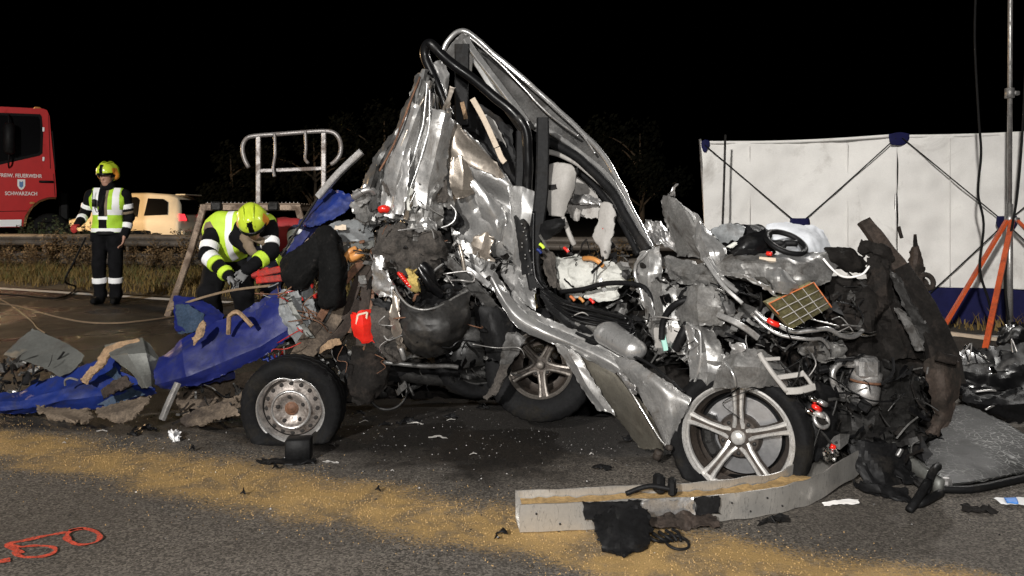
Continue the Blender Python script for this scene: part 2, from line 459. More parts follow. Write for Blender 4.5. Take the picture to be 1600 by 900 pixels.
def bar(name, material, pts, wpx, tpx, parent, n=16, smooth=True, roll=0, world=False, dent=0):
    """a rectangular section along a path; wide side to the camera"""
    w = [Vector(p) if world else Q(p) for p in pts]
    k = 1 if world else pxm(pts[len(pts) // 2][0], 1)
    path = crom(w, n) if smooth else w
    V, Fc = [], []
    for i, p in enumerate(path):
        t = (path[min(i + 1, len(path) - 1)] - path[max(i - 1, 0)]).normalized()
        v = Vector((0, 1, 0)); v = (v - t * v.dot(t)).normalized(); s = t.cross(v)
        c, q = math.cos(roll), math.sin(roll)
        s, v = s * c + v * q, v * c - s * q
        ww = wpx if not isinstance(wpx, (tuple, list)) else wpx[0] + (wpx[1] - wpx[0]) * i / (len(path) - 1)
        a, b = ww * k / 2, tpx * k / 2
        if dent:
            dd = noise.noise(p * 12) * dent; p = p + v * dd; a *= 1 + noise.noise(p * 17) * dent * 12
        e = min(a, b) * .35
        V += [p + s * x + v * y for x, y in ((-a + e, -b), (a - e, -b), (a, -b + e), (a, b - e), (a - e, b), (-a + e, b), (-a, b - e), (-a, -b + e))]
    m = len(path)
    for i in range(m - 1):
        for j in range(8):
            jj = (j + 1) % 8
            Fc.append((i * 8 + j, i * 8 + jj, i * 8 + 8 + jj, i * 8 + 8 + j))
    Fc.append(tuple(range(7, -1, -1))); Fc.append(tuple((m - 1) * 8 + j for j in range(8)))
    return sharp(obj(name, V, Fc, material, parent), 30)

# ------------------------------------------------------------------ smooth bodies from distance fields
def surface_nets(fn, lo, hi, h):
    lo = np.array(lo, dtype=np.float64); hi = np.array(hi)
    n = np.maximum(4, np.ceil((hi - lo) / h).astype(int) + 1)
    ax = [lo[i] + np.arange(n[i]) * h for i in range(3)]
    X, Y, Z = np.meshgrid(*ax, indexing='ij')
    v = fn(X, Y, Z)
    ins = v < 0
    c = np.zeros(tuple(n - 1), int)
    sl = lambda i, k: slice(i, n[k] - 1 + i)
    for i in (0, 1):
        for j in (0, 1):
            for k in (0, 1): c += ins[sl(i, 0), sl(j, 1), sl(k, 2)]
    act = (c > 0) & (c < 8)
    I = np.argwhere(act)
    idx = -np.ones(act.shape, int); idx[act] = np.arange(len(I))
    acc = np.zeros((len(I), 3)); cnt = np.zeros(len(I))
    cor = [(i, j, k) for i in (0, 1) for j in (0, 1) for k in (0, 1)]
    for a in range(8):
        for b in range(a + 1, 8):
            A, B = cor[a], cor[b]
            if sum(abs(A[q] - B[q]) for q in range(3)) != 1: continue
            va = v[I[:, 0] + A[0], I[:, 1] + A[1], I[:, 2] + A[2]]; vb = v[I[:, 0] + B[0], I[:, 1] + B[1], I[:, 2] + B[2]]
            m = (va < 0) != (vb < 0)
            t = np.where(m, va / np.where(m, va - vb, 1), 0)
            pa = np.array(A) + t[:, None] * (np.array(B) - np.array(A))
            acc += np.where(m[:, None], pa, 0); cnt += m
    V = lo + (I + acc / cnt[:, None]) * h
    faces = []
    for axis in range(3):
        u, w = (axis + 1) % 3, (axis + 2) % 3
        s0 = [slice(None)] * 3; s1 = [slice(None)] * 3
        s0[axis] = slice(0, n[axis] - 1); s1[axis] = slice(1, n[axis])
        a, b = ins[tuple(s0)], ins[tuple(s1)]
        E = np.argwhere(a != b)
        E = E[(E[:, u] > 0) & (E[:, w] > 0) & (E[:, u] < n[u] - 1) & (E[:, w] < n[w] - 1)]
        if not len(E): continue
        sg = a[E[:, 0], E[:, 1], E[:, 2]]
        du = np.zeros(3, int); du[u] = 1; dw = np.zeros(3, int); dw[w] = 1
        q = [idx[tuple((E - x).T)] for x in (du + dw, dw, du * 0, du)]
        fq = np.stack(q, 1); fq[~sg] = fq[~sg][:, ::-1]
        faces.append(fq)
    return V, np.concatenate(faces)
def cone_d(X, Y, Z, a, b, ra, rb, ez=(1, 1, 1)):
    a = np.array(a, float); b = np.array(b, float); ab = b - a; L = max(1e-9, (ab ** 2).sum())
    t = np.clip(((X - a[0]) * ab[0] + (Y - a[1]) * ab[1] + (Z - a[2]) * ab[2]) / L, 0, 1)
    return np.sqrt(((X - a[0] - t * ab[0]) / ez[0]) ** 2 + ((Y - a[1] - t * ab[1]) / ez[1]) ** 2 + ((Z - a[2] - t * ab[2]) / ez[2]) ** 2) - (ra + t * (rb - ra))
def smin(a, b, k):
    h = np.clip(.5 + .5 * (b - a) / k, 0, 1)
    return b + (a - b) * h - k * h * (1 - h)
def npnoise(X, Y, Z, f, s=0):
    return (np.sin(X * f + 1.3 * np.sin(Y * f * .8 + s) + s) * np.sin(Y * f * 1.1 + 1.1 * np.sin(Z * f * .7) + 2 + s) + np.sin(Z * f * 1.3 + np.sin(X * f * 1.1 + s) + s)) * .5
def field(prims, k=.03, fold=0, ff=25):
    def fn(X, Y, Z):
        d = None
        for p in prims:
            e = cone_d(X, Y, Z, *p[:4], p[5] if len(p) > 5 and p[5] else (1, 1, 1))
            kk = p[6] if len(p) > 6 else k
            d = e if d is None else smin(d, e, kk)
        if fold: d = d + fold * npnoise(X, Y, Z, ff, .7)
        return d
    return fn
def bounds(prims, pad=.04):
    lo = np.min([np.minimum(np.array(p[0]) - p[2] * 1.4, np.array(p[1]) - p[3] * 1.4) for p in prims], 0) - pad
    hi = np.max([np.maximum(np.array(p[0]) + p[2] * 1.4, np.array(p[1]) + p[3] * 1.4) for p in prims], 0) + pad
    return lo, hi
def sdf_obj(name, prims, mats, parent, h=.01, k=.03, fold=0, ff=25, clip=None, matfn=None, inflate=0):
    """prims: (a, b, ra, rb, material index, squash, k)"""
    base = field(prims, k, fold, ff)
    def fn(X, Y, Z):
        d = base(X, Y, Z) - inflate
        if clip is not None: d = np.maximum(d, clip(X, Y, Z))
        return d
    V, Fq = surface_nets(fn, *bounds(prims, .03 + inflate), h)
    C = V[Fq].mean(1)
    if matfn is not None: fm = matfn(C[:, 0], C[:, 1], C[:, 2]).astype(int)
    else:
        ds = np.stack([cone_d(C[:, 0], C[:, 1], C[:, 2], *p[:4], p[5] if len(p) > 5 and p[5] else (1, 1, 1)) for p in prims])
        fm = np.array([p[4] for p in prims])[ds.argmin(0)]
    return obj(name, [Vector(v) for v in V], [tuple(int(i) for i in q) for q in Fq], mats, parent, True, [int(x) for x in fm], local=True)

# ================================================================== THE SETTING
LINE = [(-40, 27.5), (-12, 14.3), (-7.9, 12.3), (-4.54, 10.65), (4.2, 7.45), (12, 4.6), (30, -2)]
def line_y(x): return float(np.interp(x, [p[0] for p in LINE], [p[1] for p in LINE]))

def road_material():
    m = bpy.data.materials.new('asphalt'); m.use_nodes = True
    nt = m.node_tree; N = nt.nodes; L = nt.links; b = N['Principled BSDF']
    tc = N.new('ShaderNodeTexCoord'); src = tc.outputs['Object']
    sep = N.new('ShaderNodeSeparateXYZ'); L.new(src, sep.inputs[0])
    def math_(op, a, b_=None, c=None):
        n = N.new('ShaderNodeMath'); n.operation = op
        for i, v in enumerate((a, b_, c)):
            if v is None: continue
            if hasattr(v, 'is_output'): L.new(v, n.inputs[i])
            else: n.inputs[i].default_value = v
        return n.outputs[0]
    def nz(scale, detail=4, rough=.6, dist=0):
        n = N.new('ShaderNodeTexNoise'); n.inputs['Scale'].default_value = scale; n.inputs['Detail'].default_value = detail
        n.inputs['Roughness'].default_value = rough; n.inputs['Distortion'].default_value = dist
        L.new(src, n.inputs['Vector']); return n.outputs['Fac']
    def sm(v, a, c):
        n = N.new('ShaderNodeMapRange'); n.interpolation_type = 'SMOOTHSTEP'
        L.new(v, n.inputs[0]); n.inputs[1].default_value = a; n.inputs[2].default_value = c
        return n.outputs[0]
    def mixc(f, a, c):
        n = N.new('ShaderNodeMix'); n.data_type = 'RGBA'
        if hasattr(f, 'is_output'): L.new(f, n.inputs[0])
        else: n.inputs[0].default_value = f
        for i, v in ((6, a), (7, c)):
            if hasattr(v, 'is_output'): L.new(v, n.inputs[i])
            else: n.inputs[i].default_value = (*v, 1)
        return n.outputs[2]
    vor = N.new('ShaderNodeTexVoronoi'); vor.inputs['Scale'].default_value = 150; L.new(src, vor.inputs['Vector'])
    grain = vor.outputs['Color']; gs = N.new('ShaderNodeSeparateColor'); L.new(grain, gs.inputs[0])
    g = gs.outputs[0]
    fine = nz(320, 3, .7)
    stone = math_('MULTIPLY', math_('ADD', math_('MULTIPLY', g, .75), math_('MULTIPLY', fine, .7)), .75)
    cr = N.new('ShaderNodeValToRGB'); L.new(stone, cr.inputs[0])
    e = cr.color_ramp.elements; e[0].position = .16; e[0].color = (.012, .011, .010, 1); e[1].position = .95; e[1].color = (.265, .235, .2, 1)
    k = cr.color_ramp.elements.new(.5); k.color = (.083, .073, .063, 1)
    patch = nz(1.1, 5, .6, .4)
    asph = mixc(sm(patch, .35, .7), cr.outputs[0], (.073, .064, .055))
    asph = mixc(.45, cr.outputs[0], asph)
    # oil and fuel soaked into the road, the wreck's shade darkened in with them
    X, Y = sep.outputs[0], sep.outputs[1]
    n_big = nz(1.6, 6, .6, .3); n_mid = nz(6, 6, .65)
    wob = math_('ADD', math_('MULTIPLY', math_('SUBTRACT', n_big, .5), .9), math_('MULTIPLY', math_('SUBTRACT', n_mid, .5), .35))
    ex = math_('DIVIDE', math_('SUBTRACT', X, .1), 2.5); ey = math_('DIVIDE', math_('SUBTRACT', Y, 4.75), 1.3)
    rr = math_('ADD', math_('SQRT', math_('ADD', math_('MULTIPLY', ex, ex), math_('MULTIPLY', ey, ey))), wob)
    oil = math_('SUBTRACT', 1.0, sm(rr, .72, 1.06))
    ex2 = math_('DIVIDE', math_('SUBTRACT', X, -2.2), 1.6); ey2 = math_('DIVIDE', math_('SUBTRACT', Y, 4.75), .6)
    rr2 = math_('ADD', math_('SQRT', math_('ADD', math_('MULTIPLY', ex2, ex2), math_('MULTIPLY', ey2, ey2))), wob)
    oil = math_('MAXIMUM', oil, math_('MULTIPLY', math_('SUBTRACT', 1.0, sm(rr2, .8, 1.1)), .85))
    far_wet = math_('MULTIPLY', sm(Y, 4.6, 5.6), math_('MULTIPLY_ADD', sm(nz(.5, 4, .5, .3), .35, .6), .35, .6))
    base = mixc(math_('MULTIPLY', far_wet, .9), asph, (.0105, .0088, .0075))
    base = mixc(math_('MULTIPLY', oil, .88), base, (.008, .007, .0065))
    # binding granulate strewn in a band
    dline = math_('ADD', Y, math_('MULTIPLY_ADD', X, .435, -2.872))
    nb = nz(2.2, 5, .6); nf = nz(75, 2, .8)
    dabs = math_('ADD', math_('ABSOLUTE', math_('ADD', dline, math_('MULTIPLY', math_('SUBTRACT', nb, .5), .5))), math_('MULTIPLY', math_('SUBTRACT', nf, .5), .46))
    sand = math_('SUBTRACT', 1.0, sm(dabs, .11, .31))
    sand = math_('MULTIPLY', sand, math_('SUBTRACT', 1.0, math_('MULTIPLY', oil, .72)))
    sand = math_('MULTIPLY', sand, math_('MULTIPLY_ADD', sm(nz(5.5, 6, .7, .8), .34, .58), .68, .32))
    sc_ = N.new('ShaderNodeValToRGB'); L.new(nz(190, 3, .8), sc_.inputs[0])
    e = sc_.color_ramp.elements; e[0].position = .3; e[0].color = (.25, .155, .056, 1); e[1].position = .72; e[1].color = (.52, .345, .14, 1)
    base = mixc(sand, base, sc_.outputs[0])
    # dark tyre and drag marks in front
    sk = nz(2.8, 7, .7, 1.2)
    base = mixc(math_('MULTIPLY', sm(sk, .6, .74), .55), base, (.02, .018, .016))
    L.new(base, b.inputs['Base Color'])
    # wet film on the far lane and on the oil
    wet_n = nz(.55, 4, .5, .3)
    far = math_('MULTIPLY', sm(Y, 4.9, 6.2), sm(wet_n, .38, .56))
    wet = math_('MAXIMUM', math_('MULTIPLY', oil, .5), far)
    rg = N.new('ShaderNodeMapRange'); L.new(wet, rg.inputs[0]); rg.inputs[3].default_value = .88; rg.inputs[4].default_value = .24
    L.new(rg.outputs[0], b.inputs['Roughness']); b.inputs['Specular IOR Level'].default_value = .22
    bp = N.new('ShaderNodeBump'); bp.inputs['Strength'].default_value = .7; bp.inputs['Distance'].default_value = .006
    L.new(stone, bp.inputs['Height']); L.new(bp.outputs[0], b.inputs['Normal'])
    MATS['asphalt'] = m
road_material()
mat('earth', (.05, .038, .022), .95, 0, .4, 3, (.03, .024, .016), .3, 1.5, .5, 12)

def flat_strip(name, pts_near, pts_far, z, material, seg=1):
    V, Fc = [], []
    for a, b in zip(pts_near, pts_far):
        V += [(a[0], a[1], z), (b[0], b[1], z)]
    for i in range(len(pts_near) - 1): Fc.append((2 * i, 2 * i + 2, 2 * i + 3, 2 * i + 1))
    return obj(name, V, Fc, material, None, False)
g_ = 700
tag(obj('ground', [(-g_, -g_, -.02), (g_, -g_, -.02), (g_, g_, -.02), (-g_, g_, -.02)], [(0, 1, 2, 3)], 'earth', None, False), kind='structure')
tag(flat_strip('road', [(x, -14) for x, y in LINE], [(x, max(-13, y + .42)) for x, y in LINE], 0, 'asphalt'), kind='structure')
nrm = []
for i, (x, y) in enumerate(LINE): nrm.append((x, y))
tag(flat_strip('edge_line', LINE[:-1], [(x + .05, y + .19) for x, y in LINE[:-1]], .004, 'line_white'), 'white painted edge line along the far side of the road', None, None, 'structure')
# the other carriageway beyond the guardrail
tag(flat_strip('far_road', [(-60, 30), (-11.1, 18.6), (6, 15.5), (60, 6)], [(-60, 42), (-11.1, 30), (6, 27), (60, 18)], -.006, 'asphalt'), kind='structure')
# grass verge: a slightly uneven sheet
RAIL = [(-24, 20.3), (-13.6, 17.9), (-6.6, 16.3), (-1, 15.1), (5.5, 13.7), (14, 12.0)]
def rail_y(x): return float(np.interp(x, [p[0] for p in RAIL], [p[1] for p in RAIL]))
random.seed(4)
V, Fc = [], []
nx, ny = 90, 14
for i in range(nx + 1):
    x = -24 + 36 * i / nx
    for j in range(ny + 1):
        t = j / ny
        y = line_y(x) + .44 + t * (rail_y(x) + 1.6 - line_y(x) - .44)
        V.append((x, y, -.004 + .03 * min(1, t * 6) + .05 * t * abs(noise.noise(Vector((x * .8, y * .8, 2))))))
for i in range(nx):
    for j in range(ny):
        a = i * (ny + 1) + j; Fc.append((a, a + ny + 1, a + ny + 2, a + 1))
tag(obj('verge', V, Fc, 'earth', None, True), kind='structure')

# ---- spray-painted accident marking on the road
def ribbon(path, w, z):
    V, Fc = [], []
    for i, p in enumerate(path):
        t = (path[min(i + 1, len(path) - 1)] - path[max(0, i - 1)]); t.z = 0; t.normalize()
        s = Vector((-t.y, t.x, 0)); ww = w * (1 + .7 * noise.noise(p * 30))
        V += [Vector((p.x, p.y, z)) + s * ww / 2, Vector((p.x, p.y, z)) - s * ww / 2]
    for i in range(len(path) - 1): Fc.append((2 * i, 2 * i + 1, 2 * i + 3, 2 * i + 2))
    return V, Fc
def gp(lst): return [G(x, y) for x, y in lst]
mk = thing('spray_marking', 'orange-red sprayed number 50 on the bare asphalt', 'road marking', G(70, 850)); mk['kind'] = 'structure'
five = crom(gp([(104, 833), (70, 839), (38, 846), (12, 852), (24, 860), (34, 866)]), 30)
five2 = crom(gp([(13, 853), (30, 857), (50, 855), (78, 856), (87, 862), (74, 870), (50, 873), (30, 871), (22, 864)]), 36)
zero = crom(gp([(108, 832), (128, 828), (150, 834), (156, 843), (146, 851), (124, 854), (108, 848), (104, 840), (112, 832), (130, 829)]), 44)
obj('digit_stroke', *ribbon(five, .022, .004), 'spray', mk, False)
obj('digit_stroke', *ribbon(five2, .018, .0055), 'spray', mk, False)
obj('digit_stroke', *ribbon(zero, .017, .007), 'spray', mk, False)
obj('dot', *ribbon(gp([(-4, 880), (6, 878), (16, 876)]), .03, .0045), 'spray', mk, False)

# ---- loose granulate grains on the band: far too many to count
random.seed(11); V, Fc = [], []
for i in range(7000):
    x = random.uniform(-3.0, 1.6); d = random.gauss(0, .17); y = 2.872 - .435 * x + d
    r = random.uniform(.0012, .0032)
    a = random.uniform(0, 6.28); n = len(V)
    for q in range(3): V.append((x + r * math.cos(a + q * 2.09), y + r * math.sin(a + q * 2.09), .0))
    V.append((x, y, r * 1.5)); Fc += [(n, n + 1, n + 3), (n + 1, n + 2, n + 3), (n + 2, n, n + 3)]
mat('granulate', (.34, .22, .09), .9, 0, .4, 60)
tag(obj('binding_granulate', V, Fc, 'granulate', None, False), 'yellow-brown oil binding granulate strewn in a band across the asphalt', 'granulate', None, 'stuff')
# tiny glass and plastic crumbs strewn under the wreck
random.seed(12); V, Fc, fm = [], [], []
for i in range(2600):
    x = random.gauss(-.1, 1.3); y = random.gauss(4.1, .55)
    if y < 2.6: continue
    r = random.uniform(.0015, .0045) * (1.6 if random.random() < .08 else 1)
    a = random.uniform(0, 6.28); n = len(V); m = random.choice((0, 0, 0, 0, 0, 1, 2, 2))
    for q in range(3): V.append((x + r * math.cos(a + q * 2.09) * random.uniform(.5, 1.5), y + r * math.sin(a + q * 2.09), 0.0))
    V.append((x + r * .3, y, r * .9)); Fc += [(n, n + 1, n + 3), (n + 1, n + 2, n + 3), (n + 2, n, n + 3)]; fm += [m] * 3
tag(obj('glass_crumbs', V, Fc, ['black_plastic', 'galvanised', 'silver_dirty'], None, False, fm), 'tiny crumbs of glass and plastic strewn on the dark asphalt', 'crumbs', None, 'stuff')

# ---- guardrail with two W-beams
gr = thing('guardrail', 'long weathered steel guardrail with double beam behind the grass verge', 'guardrail', (RAIL[2][0], RAIL[2][1], 0))
wprof = []
hw = [(-.125, .0), (-.11, .04), (-.07, .085), (-.035, .08), (0, .008), (.035, .08), (.07, .085), (.11, .04), (.125, .0)]
wprof = [(a, b) for a, b in hw] + [(a, b - .006) for a, b in reversed(hw)]
xs = list(np.arange(-20, 10.1, 4.0))
for i in range(len(xs) - 1):
    for zc in (.63, .25):
        path = [Vector((x, rail_y(x) - .09 - .004 * (i % 2), zc + .01 * noise.noise(Vector((x, zc, 3))))) for x in np.linspace(xs[i] - .12, xs[i + 1] + .12, 9)]
        sharp(obj('beam', *sweep(path, wprof), 'rail_steel', gr), 60)
for x in np.arange(-20, 10.1, 2.0):
    obj('post', *box((x, rail_y(x) + .0, .33), (.06, .12, .72), None, .01), 'rail_steel', gr, False)

# ---- grass of the verge
def blades(name, n, xr, yfn, material, hmin, hmax, seed, label):
    random.seed(seed); V, Fc = [], []
    for i in range(n):
        x = random.uniform(*xr); t = random.random(); y0, y1 = yfn(x); y = y0 + (y1 - y0) * t
        if noise.noise(Vector((x * .9, y * .9, seed))) < -.35: continue
        h = random.uniform(hmin, hmax) * max(.25, 1 + 1.5 * noise.noise(Vector((x * 1.6, y * 1.6, 5))) + .6 * noise.noise(Vector((x * 5, y * 5, 8))))
        a = random.uniform(0, 6.28); w = random.uniform(.004, .011); l = random.uniform(.1, .8) * h
        dx, dy = math.cos(a), math.sin(a); b2 = random.uniform(0, 6.28)
        lx, ly = math.cos(b2) * l, math.sin(b2) * l; k = len(V)
        V += [(x - dx * w, y - dy * w, 0), (x + dx * w, y + dy * w, 0), (x + lx * .4 + dx * w * .7, y + ly * .4 + dy * w * .7, h * .6), (x + lx * .4 - dx * w * .7, y + ly * .4 - dy * w * .7, h * .6), (x + lx, y + ly, h)]
        Fc += [(k, k + 1, k + 2, k + 3), (k + 3, k + 2, k + 4)]
    return tag(obj(name, V, Fc, material, None, False), label, 'grass', None, 'stuff')
blades('dry_grass', 26000, (-13, 9), lambda x: (line_y(x) + .5, rail_y(x) + .6), 'grass_dry', .05, .16, 3, 'dry yellow grass covering the verge before the guardrail')
blades('green_grass', 11000, (-13, 9), lambda x: (line_y(x) + .9, rail_y(x) + .8), 'grass_green', .06, .2, 7, 'dull green grass mixed through the verge')

# ---- weeds and shrubs along the guardrail
def shrub(name, label, loc, h, spread, nst, nleaf, lsize, lmat, seed, group):
    random.seed(seed)
    t = thing(name, label, 'shrub', loc, group)
    SV, LV = ([], []), ([], [])
    for s in range(nst):
        a = random.uniform(0, 6.28); rr = random.uniform(.2, 1) * spread
        base = Vector((random.gauss(0, spread * .25), random.gauss(0, spread * .2), 0))
        top = base + Vector((math.cos(a) * rr, math.sin(a) * rr * .6, h * random.uniform(.55, 1.05)))
        mid = base.lerp(top, .5) + Vector((random.gauss(0, .05), random.gauss(0, .05), .05))
        g = tube([base, mid, top], .006, 6, 4, True, [1 - .1 * q for q in range(7)])
        n = len(SV[0]); SV[0].extend(g[0]); SV[1].extend(tuple(i + n for i in f) for f in g[1])
        for q in range(nleaf):
            u = random.uniform(.25, 1.0); c = base.lerp(mid, u * 2) if u < .5 else mid.lerp(top, u * 2 - 1)
            c = c + Vector((random.gauss(0, .045), random.gauss(0, .045), random.gauss(0, .04)))
            d = Vector((random.gauss(0, 1), random.gauss(0, 1), random.gauss(0, .7))).normalized(); w = d.orthogonal().normalized()
            l = lsize * random.uniform(.6, 1.4); k = len(LV[0])
            LV[0].extend([c - d * l * .5, c + w * l * .3, c + d * l * .6, c - w * l * .3]); LV[1].append((k, k + 1, k + 2, k + 3))
    obj('stem', *SV, 'stem', t, True, local=True)
    obj('foliage', *LV, lmat, t, False, local=True)
    return t
def at_rail(px, off): # a place on the verge seen in that column
    Y = 16.5
    for _ in range(8):
        x = (px - 800) * Y / F; Y = rail_y(x) + off
    return Vector(((px - 800) * Y / F, Y, 0))
wa = shrub('roadside_weed', 'dry weed at the guardrail below the red fire truck', at_rail(35, -.45), .62, .3, 14, 26, .045, 'leaf_dry', 21, 'weeds along the guardrail')
wb = shrub('roadside_weed', 'dry weed at the guardrail beside the standing fire-fighter', at_rail(110, -.5), .78, .34, 16, 24, .05, 'leaf_dry', 22, 'weeds along the guardrail')
random.seed(5)
for i, (px, off, sc) in enumerate([(8, -.3, .8), (60, -.55, .9), (84, -.3, 1.05), (128, -.35, .9), (205, -.4, .8), (228, -.55, .9), (250, -.3, .85), (272, -.5, .8), (292, -.35, .95), (330, -.4, .8), (560, -.4, .9), (920, -.4, .8), (960, -.5, .9)]):
    c = copy_tree(wa if i % 2 else wb); c.location = at_rail(px, off)
    c['label'] = ('dry weed at the guardrail below the red fire truck' if px < 100 else 'dry weed at the guardrail beside the standing fire-fighter' if px < 215 else 'dry weed at the guardrail before the passing car' if px < 300 else 'dry weed at the guardrail behind the rescue platform' if px < 600 else 'dry weed at the guardrail seen through the wrecked car'); c.rotation_euler.z = random.uniform(0, 6); c.scale = (sc, sc, sc)
ga = shrub('green_bush', 'leafy dark green bush rising behind the guardrail below the red truck', at_rail(95, .8), 1.08, .42, 20, 34, .06, 'leaf', 31, 'bushes behind the guardrail')
for i, (px, off, sc) in enumerate([(62, .7, .95), (122, .75, .95), (40, .9, .85)]):
    c = copy_tree(ga); c.location = at_rail(px, off); c.rotation_euler.z = 1.3 * i + .6; c.scale = (sc, sc, sc)
gb = shrub('low_bush', 'low brownish bush rising behind the guardrail before the passing car', at_rail(205, .8), .95, .4, 18, 26, .05, 'leaf_dry', 33, 'low bushes behind the guardrail')
for i, (px, off, sc) in enumerate([(240, .75, .9), (275, .85, .95), (298, .7, .88)]):
    c = copy_tree(gb); c.location = at_rail(px, off); c.rotation_euler.z = 1.9 * i + .3; c.scale = (sc, sc, sc)

# ---- trees on the far side, barely lit
def far_tree(px, Y, h, r, seed, label):
    random.seed(seed); x = (px - 800) * Y / F
    t = thing('tree', label, 'tree', (x, Y, -.02), 'dim trees beyond the far road')
    limbs = [tube([(0, 0, 0), (.1, 0, h * .25), (.05, .1, h * .55), (0, 0, h * .9)], .16, 10, 7, True, [1 - .085 * q for q in range(11)])]
    tips = [(Vector((0, 0, h * .85)), r * .5)]
    for k in range(9):
        a = k * 2.4 + random.random(); z0 = h * random.uniform(.25, .7); l = r * random.uniform(.6, 1.05)
        e = Vector((math.cos(a) * l, math.sin(a) * l, z0 + h * random.uniform(.08, .25)))
        limbs.append(tube([(0, 0, z0), tuple(Vector((0, 0, z0)).lerp(e, .5) + Vector((0, 0, .2))), tuple(e)], .06, 6, 5, True, [1 - .13 * q for q in range(7)])); tips.append((e, r * random.uniform(.3, .5)))
    obj('trunk', *join(*limbs), 'stem', t, True, None, True)
    V, Fc = [], []
    for c, rr in tips:
        for q in range(330):
            d = Vector((random.gauss(0, 1), random.gauss(0, 1), random.gauss(0, .8))); d = d.normalized() * rr * random.random() ** .4
            p = c + d; n = Vector((random.gauss(0, 1), random.gauss(0, 1), random.gauss(0, 1))).normalized(); u = n.orthogonal().normalized(); w = n.cross(u); l = random.uniform(.06, .15); k = len(V)
            V += [p - u * l, p + w * l * .5, p + u * l, p - w * l * .5]; Fc.append((k, k + 1, k + 2, k + 3))
    obj('crown', V, Fc, 'leaf_far', t, False, None, True)
far_tree(600, 36, 6.4, 2.2, 91, 'tall dim tree in the dark behind the handrail')
far_tree(490, 38, 5.4, 2.0, 92, 'broad dim tree in the dark above the rescue platform')
far_tree(360, 39, 4.6, 1.9, 93, 'low dim tree in the dark beyond the passing car')
far_tree(1000, 34, 5.2, 2.0, 94, 'dim tree in the dark between the car roof and the white screen')
# ---- lettering as flat mesh
def text_mesh(name, s, size, M, material, parent, xs=1.0, off=0.0):
    cu = bpy.data.curves.new('lettering', 'FONT'); cu.body = s; cu.size = size; cu.align_x = 'CENTER'; cu.align_y = 'CENTER'; cu.offset = off; cu.resolution_u = 3
    o = bpy.data.objects.new('lettering', cu); COL.objects.link(o)
    dg = bpy.context.evaluated_depsgraph_get()
    me = bpy.data.meshes.new_from_object(o.evaluated_get(dg))
    V = [M @ Vector((v.co.x * xs, v.co.y, 0)) for v in me.vertices]; Fc = [tuple(p.vertices) for p in me.polygons]
    bpy.data.objects.remove(o); bpy.data.curves.remove(cu); bpy.data.meshes.remove(me)
    return obj(name, V, Fc, material, parent, False)
def ray_poly(c, a, poly):
    d = Vector((math.cos(a), math.sin(a))); best = None
    for i in range(len(poly)):
        p, q = Vector(poly[i]), Vector(poly[(i + 1) % len(poly)]); e = q - p
        den = d.x * e.y - d.y * e.x
        if abs(den) < 1e-12: continue
        w = p - Vector(c); t = (w.x * e.y - w.y * e.x) / den; u = (w.x * d.y - w.y * d.x) / den
        if t > 0 and -1e-6 <= u <= 1 + 1e-6 and (best is None or t > best): best = t
    return Vector(c) + d * best
def ring_between(outer, inner, to3):
    c = sum((Vector(p) for p in inner), Vector((0, 0))) / len(inner)
    ang = sorted({round(math.atan2(p[1] - c.y, p[0] - c.x), 5) for p in list(outer) + list(inner)})
    V, n = [], len(ang)
    for a in ang: V += [to3(ray_poly(c, a + 1e-5, outer)), to3(ray_poly(c, a + 1e-5, inner))]
    return V, [(2 * i, 2 * ((i + 1) % n), 2 * ((i + 1) % n) + 1, 2 * i + 1) for i in range(n)]
def extrude_poly(poly, to3a, to3b):
    n = len(poly)
    V = [to3a(p) for p in poly] + [to3b(p) for p in poly]
    return V, [(i, (i + 1) % n, n + (i + 1) % n, n + i) for i in range(n)] + [tuple(range(n - 1, -1, -1)), tuple(range(n, 2 * n))]

# ---- fire truck beyond the guardrail (heading left)
TY = 18.4; ts = F / TY
def tp(p, y=0.0): return Vector(((p[0] - 800) / ts, TY + y, EYE - (p[1] - HOR) / ts))
ft = thing('fire_truck', 'red fire truck cab with white lettering standing beyond the guardrail', 'fire truck', (tp((20, 0)).x, TY, 0))
cabo = [(-62, 355), (-64, 300), (-58, 230), (-44, 178), (-36, 168), (66, 167), (73, 169), (77, 178), (80, 215), (85, 262), (88, 300), (88, 307), (74, 308), (60, 313), (48, 323), (39, 337), (35, 355)]
wino = [(-34, 178), (62, 176), (65, 180), (67, 205), (66, 238), (61, 242), (-38, 268)]
sharp(obj('cab_side', *ring_between(cabo, wino, lambda p: tp(p, 0)), 'truck_red', ft), 20)
obj('cab_shell', *extrude_poly(cabo, lambda p: tp(p, .012), lambda p: tp(p, 2.4)), 'truck_red', ft, False)
obj('window_rubber', *ring_between(wino, [(-31, 182), (59, 180), (62, 184), (63, 205), (62, 235), (59, 238), (-35, 263)], lambda p: tp(p, -.006)), 'rubber', ft, False)
obj('side_window', *extrude_poly(wino, lambda p: tp(p, .006), lambda p: tp(p, .010)), 'glass_dark', ft, False)
sharp(obj('door_seam', *extrude_poly([(83, 270), (84.2, 270), (86.5, 306), (85.3, 306)], lambda p: tp(p, -.004), lambda p: tp(p, .0)), 'rubber', ft), 30)
obj('door_seam', *extrude_poly([(75, 176), (76, 176), (79, 262), (78, 262)], lambda p: tp(p, -.004), lambda p: tp(p, .0)), 'rubber', ft, False)
obj('door_seam', *extrude_poly([(-60, 331), (42, 329), (42, 330), (-60, 332)], lambda p: tp(p, -.004), lambda p: tp(p, .0)), 'rubber', ft, False)
obj('grab_handle', *tube([tp((81, 205), -.01), tp((82, 207), -.08), tp((86, 258), -.08), tp((86, 262), -.01)], .016, 14, 8), 'black_plastic', ft)
obj('marker_lamp', *box(tp((50, 317), -.015), (.12, .03, .05), None, .01), 'amber', ft)
obj('roof_lamp', *box(tp((58, 165), .3), (.18, .2, .07), None, .03), 'amber', ft)
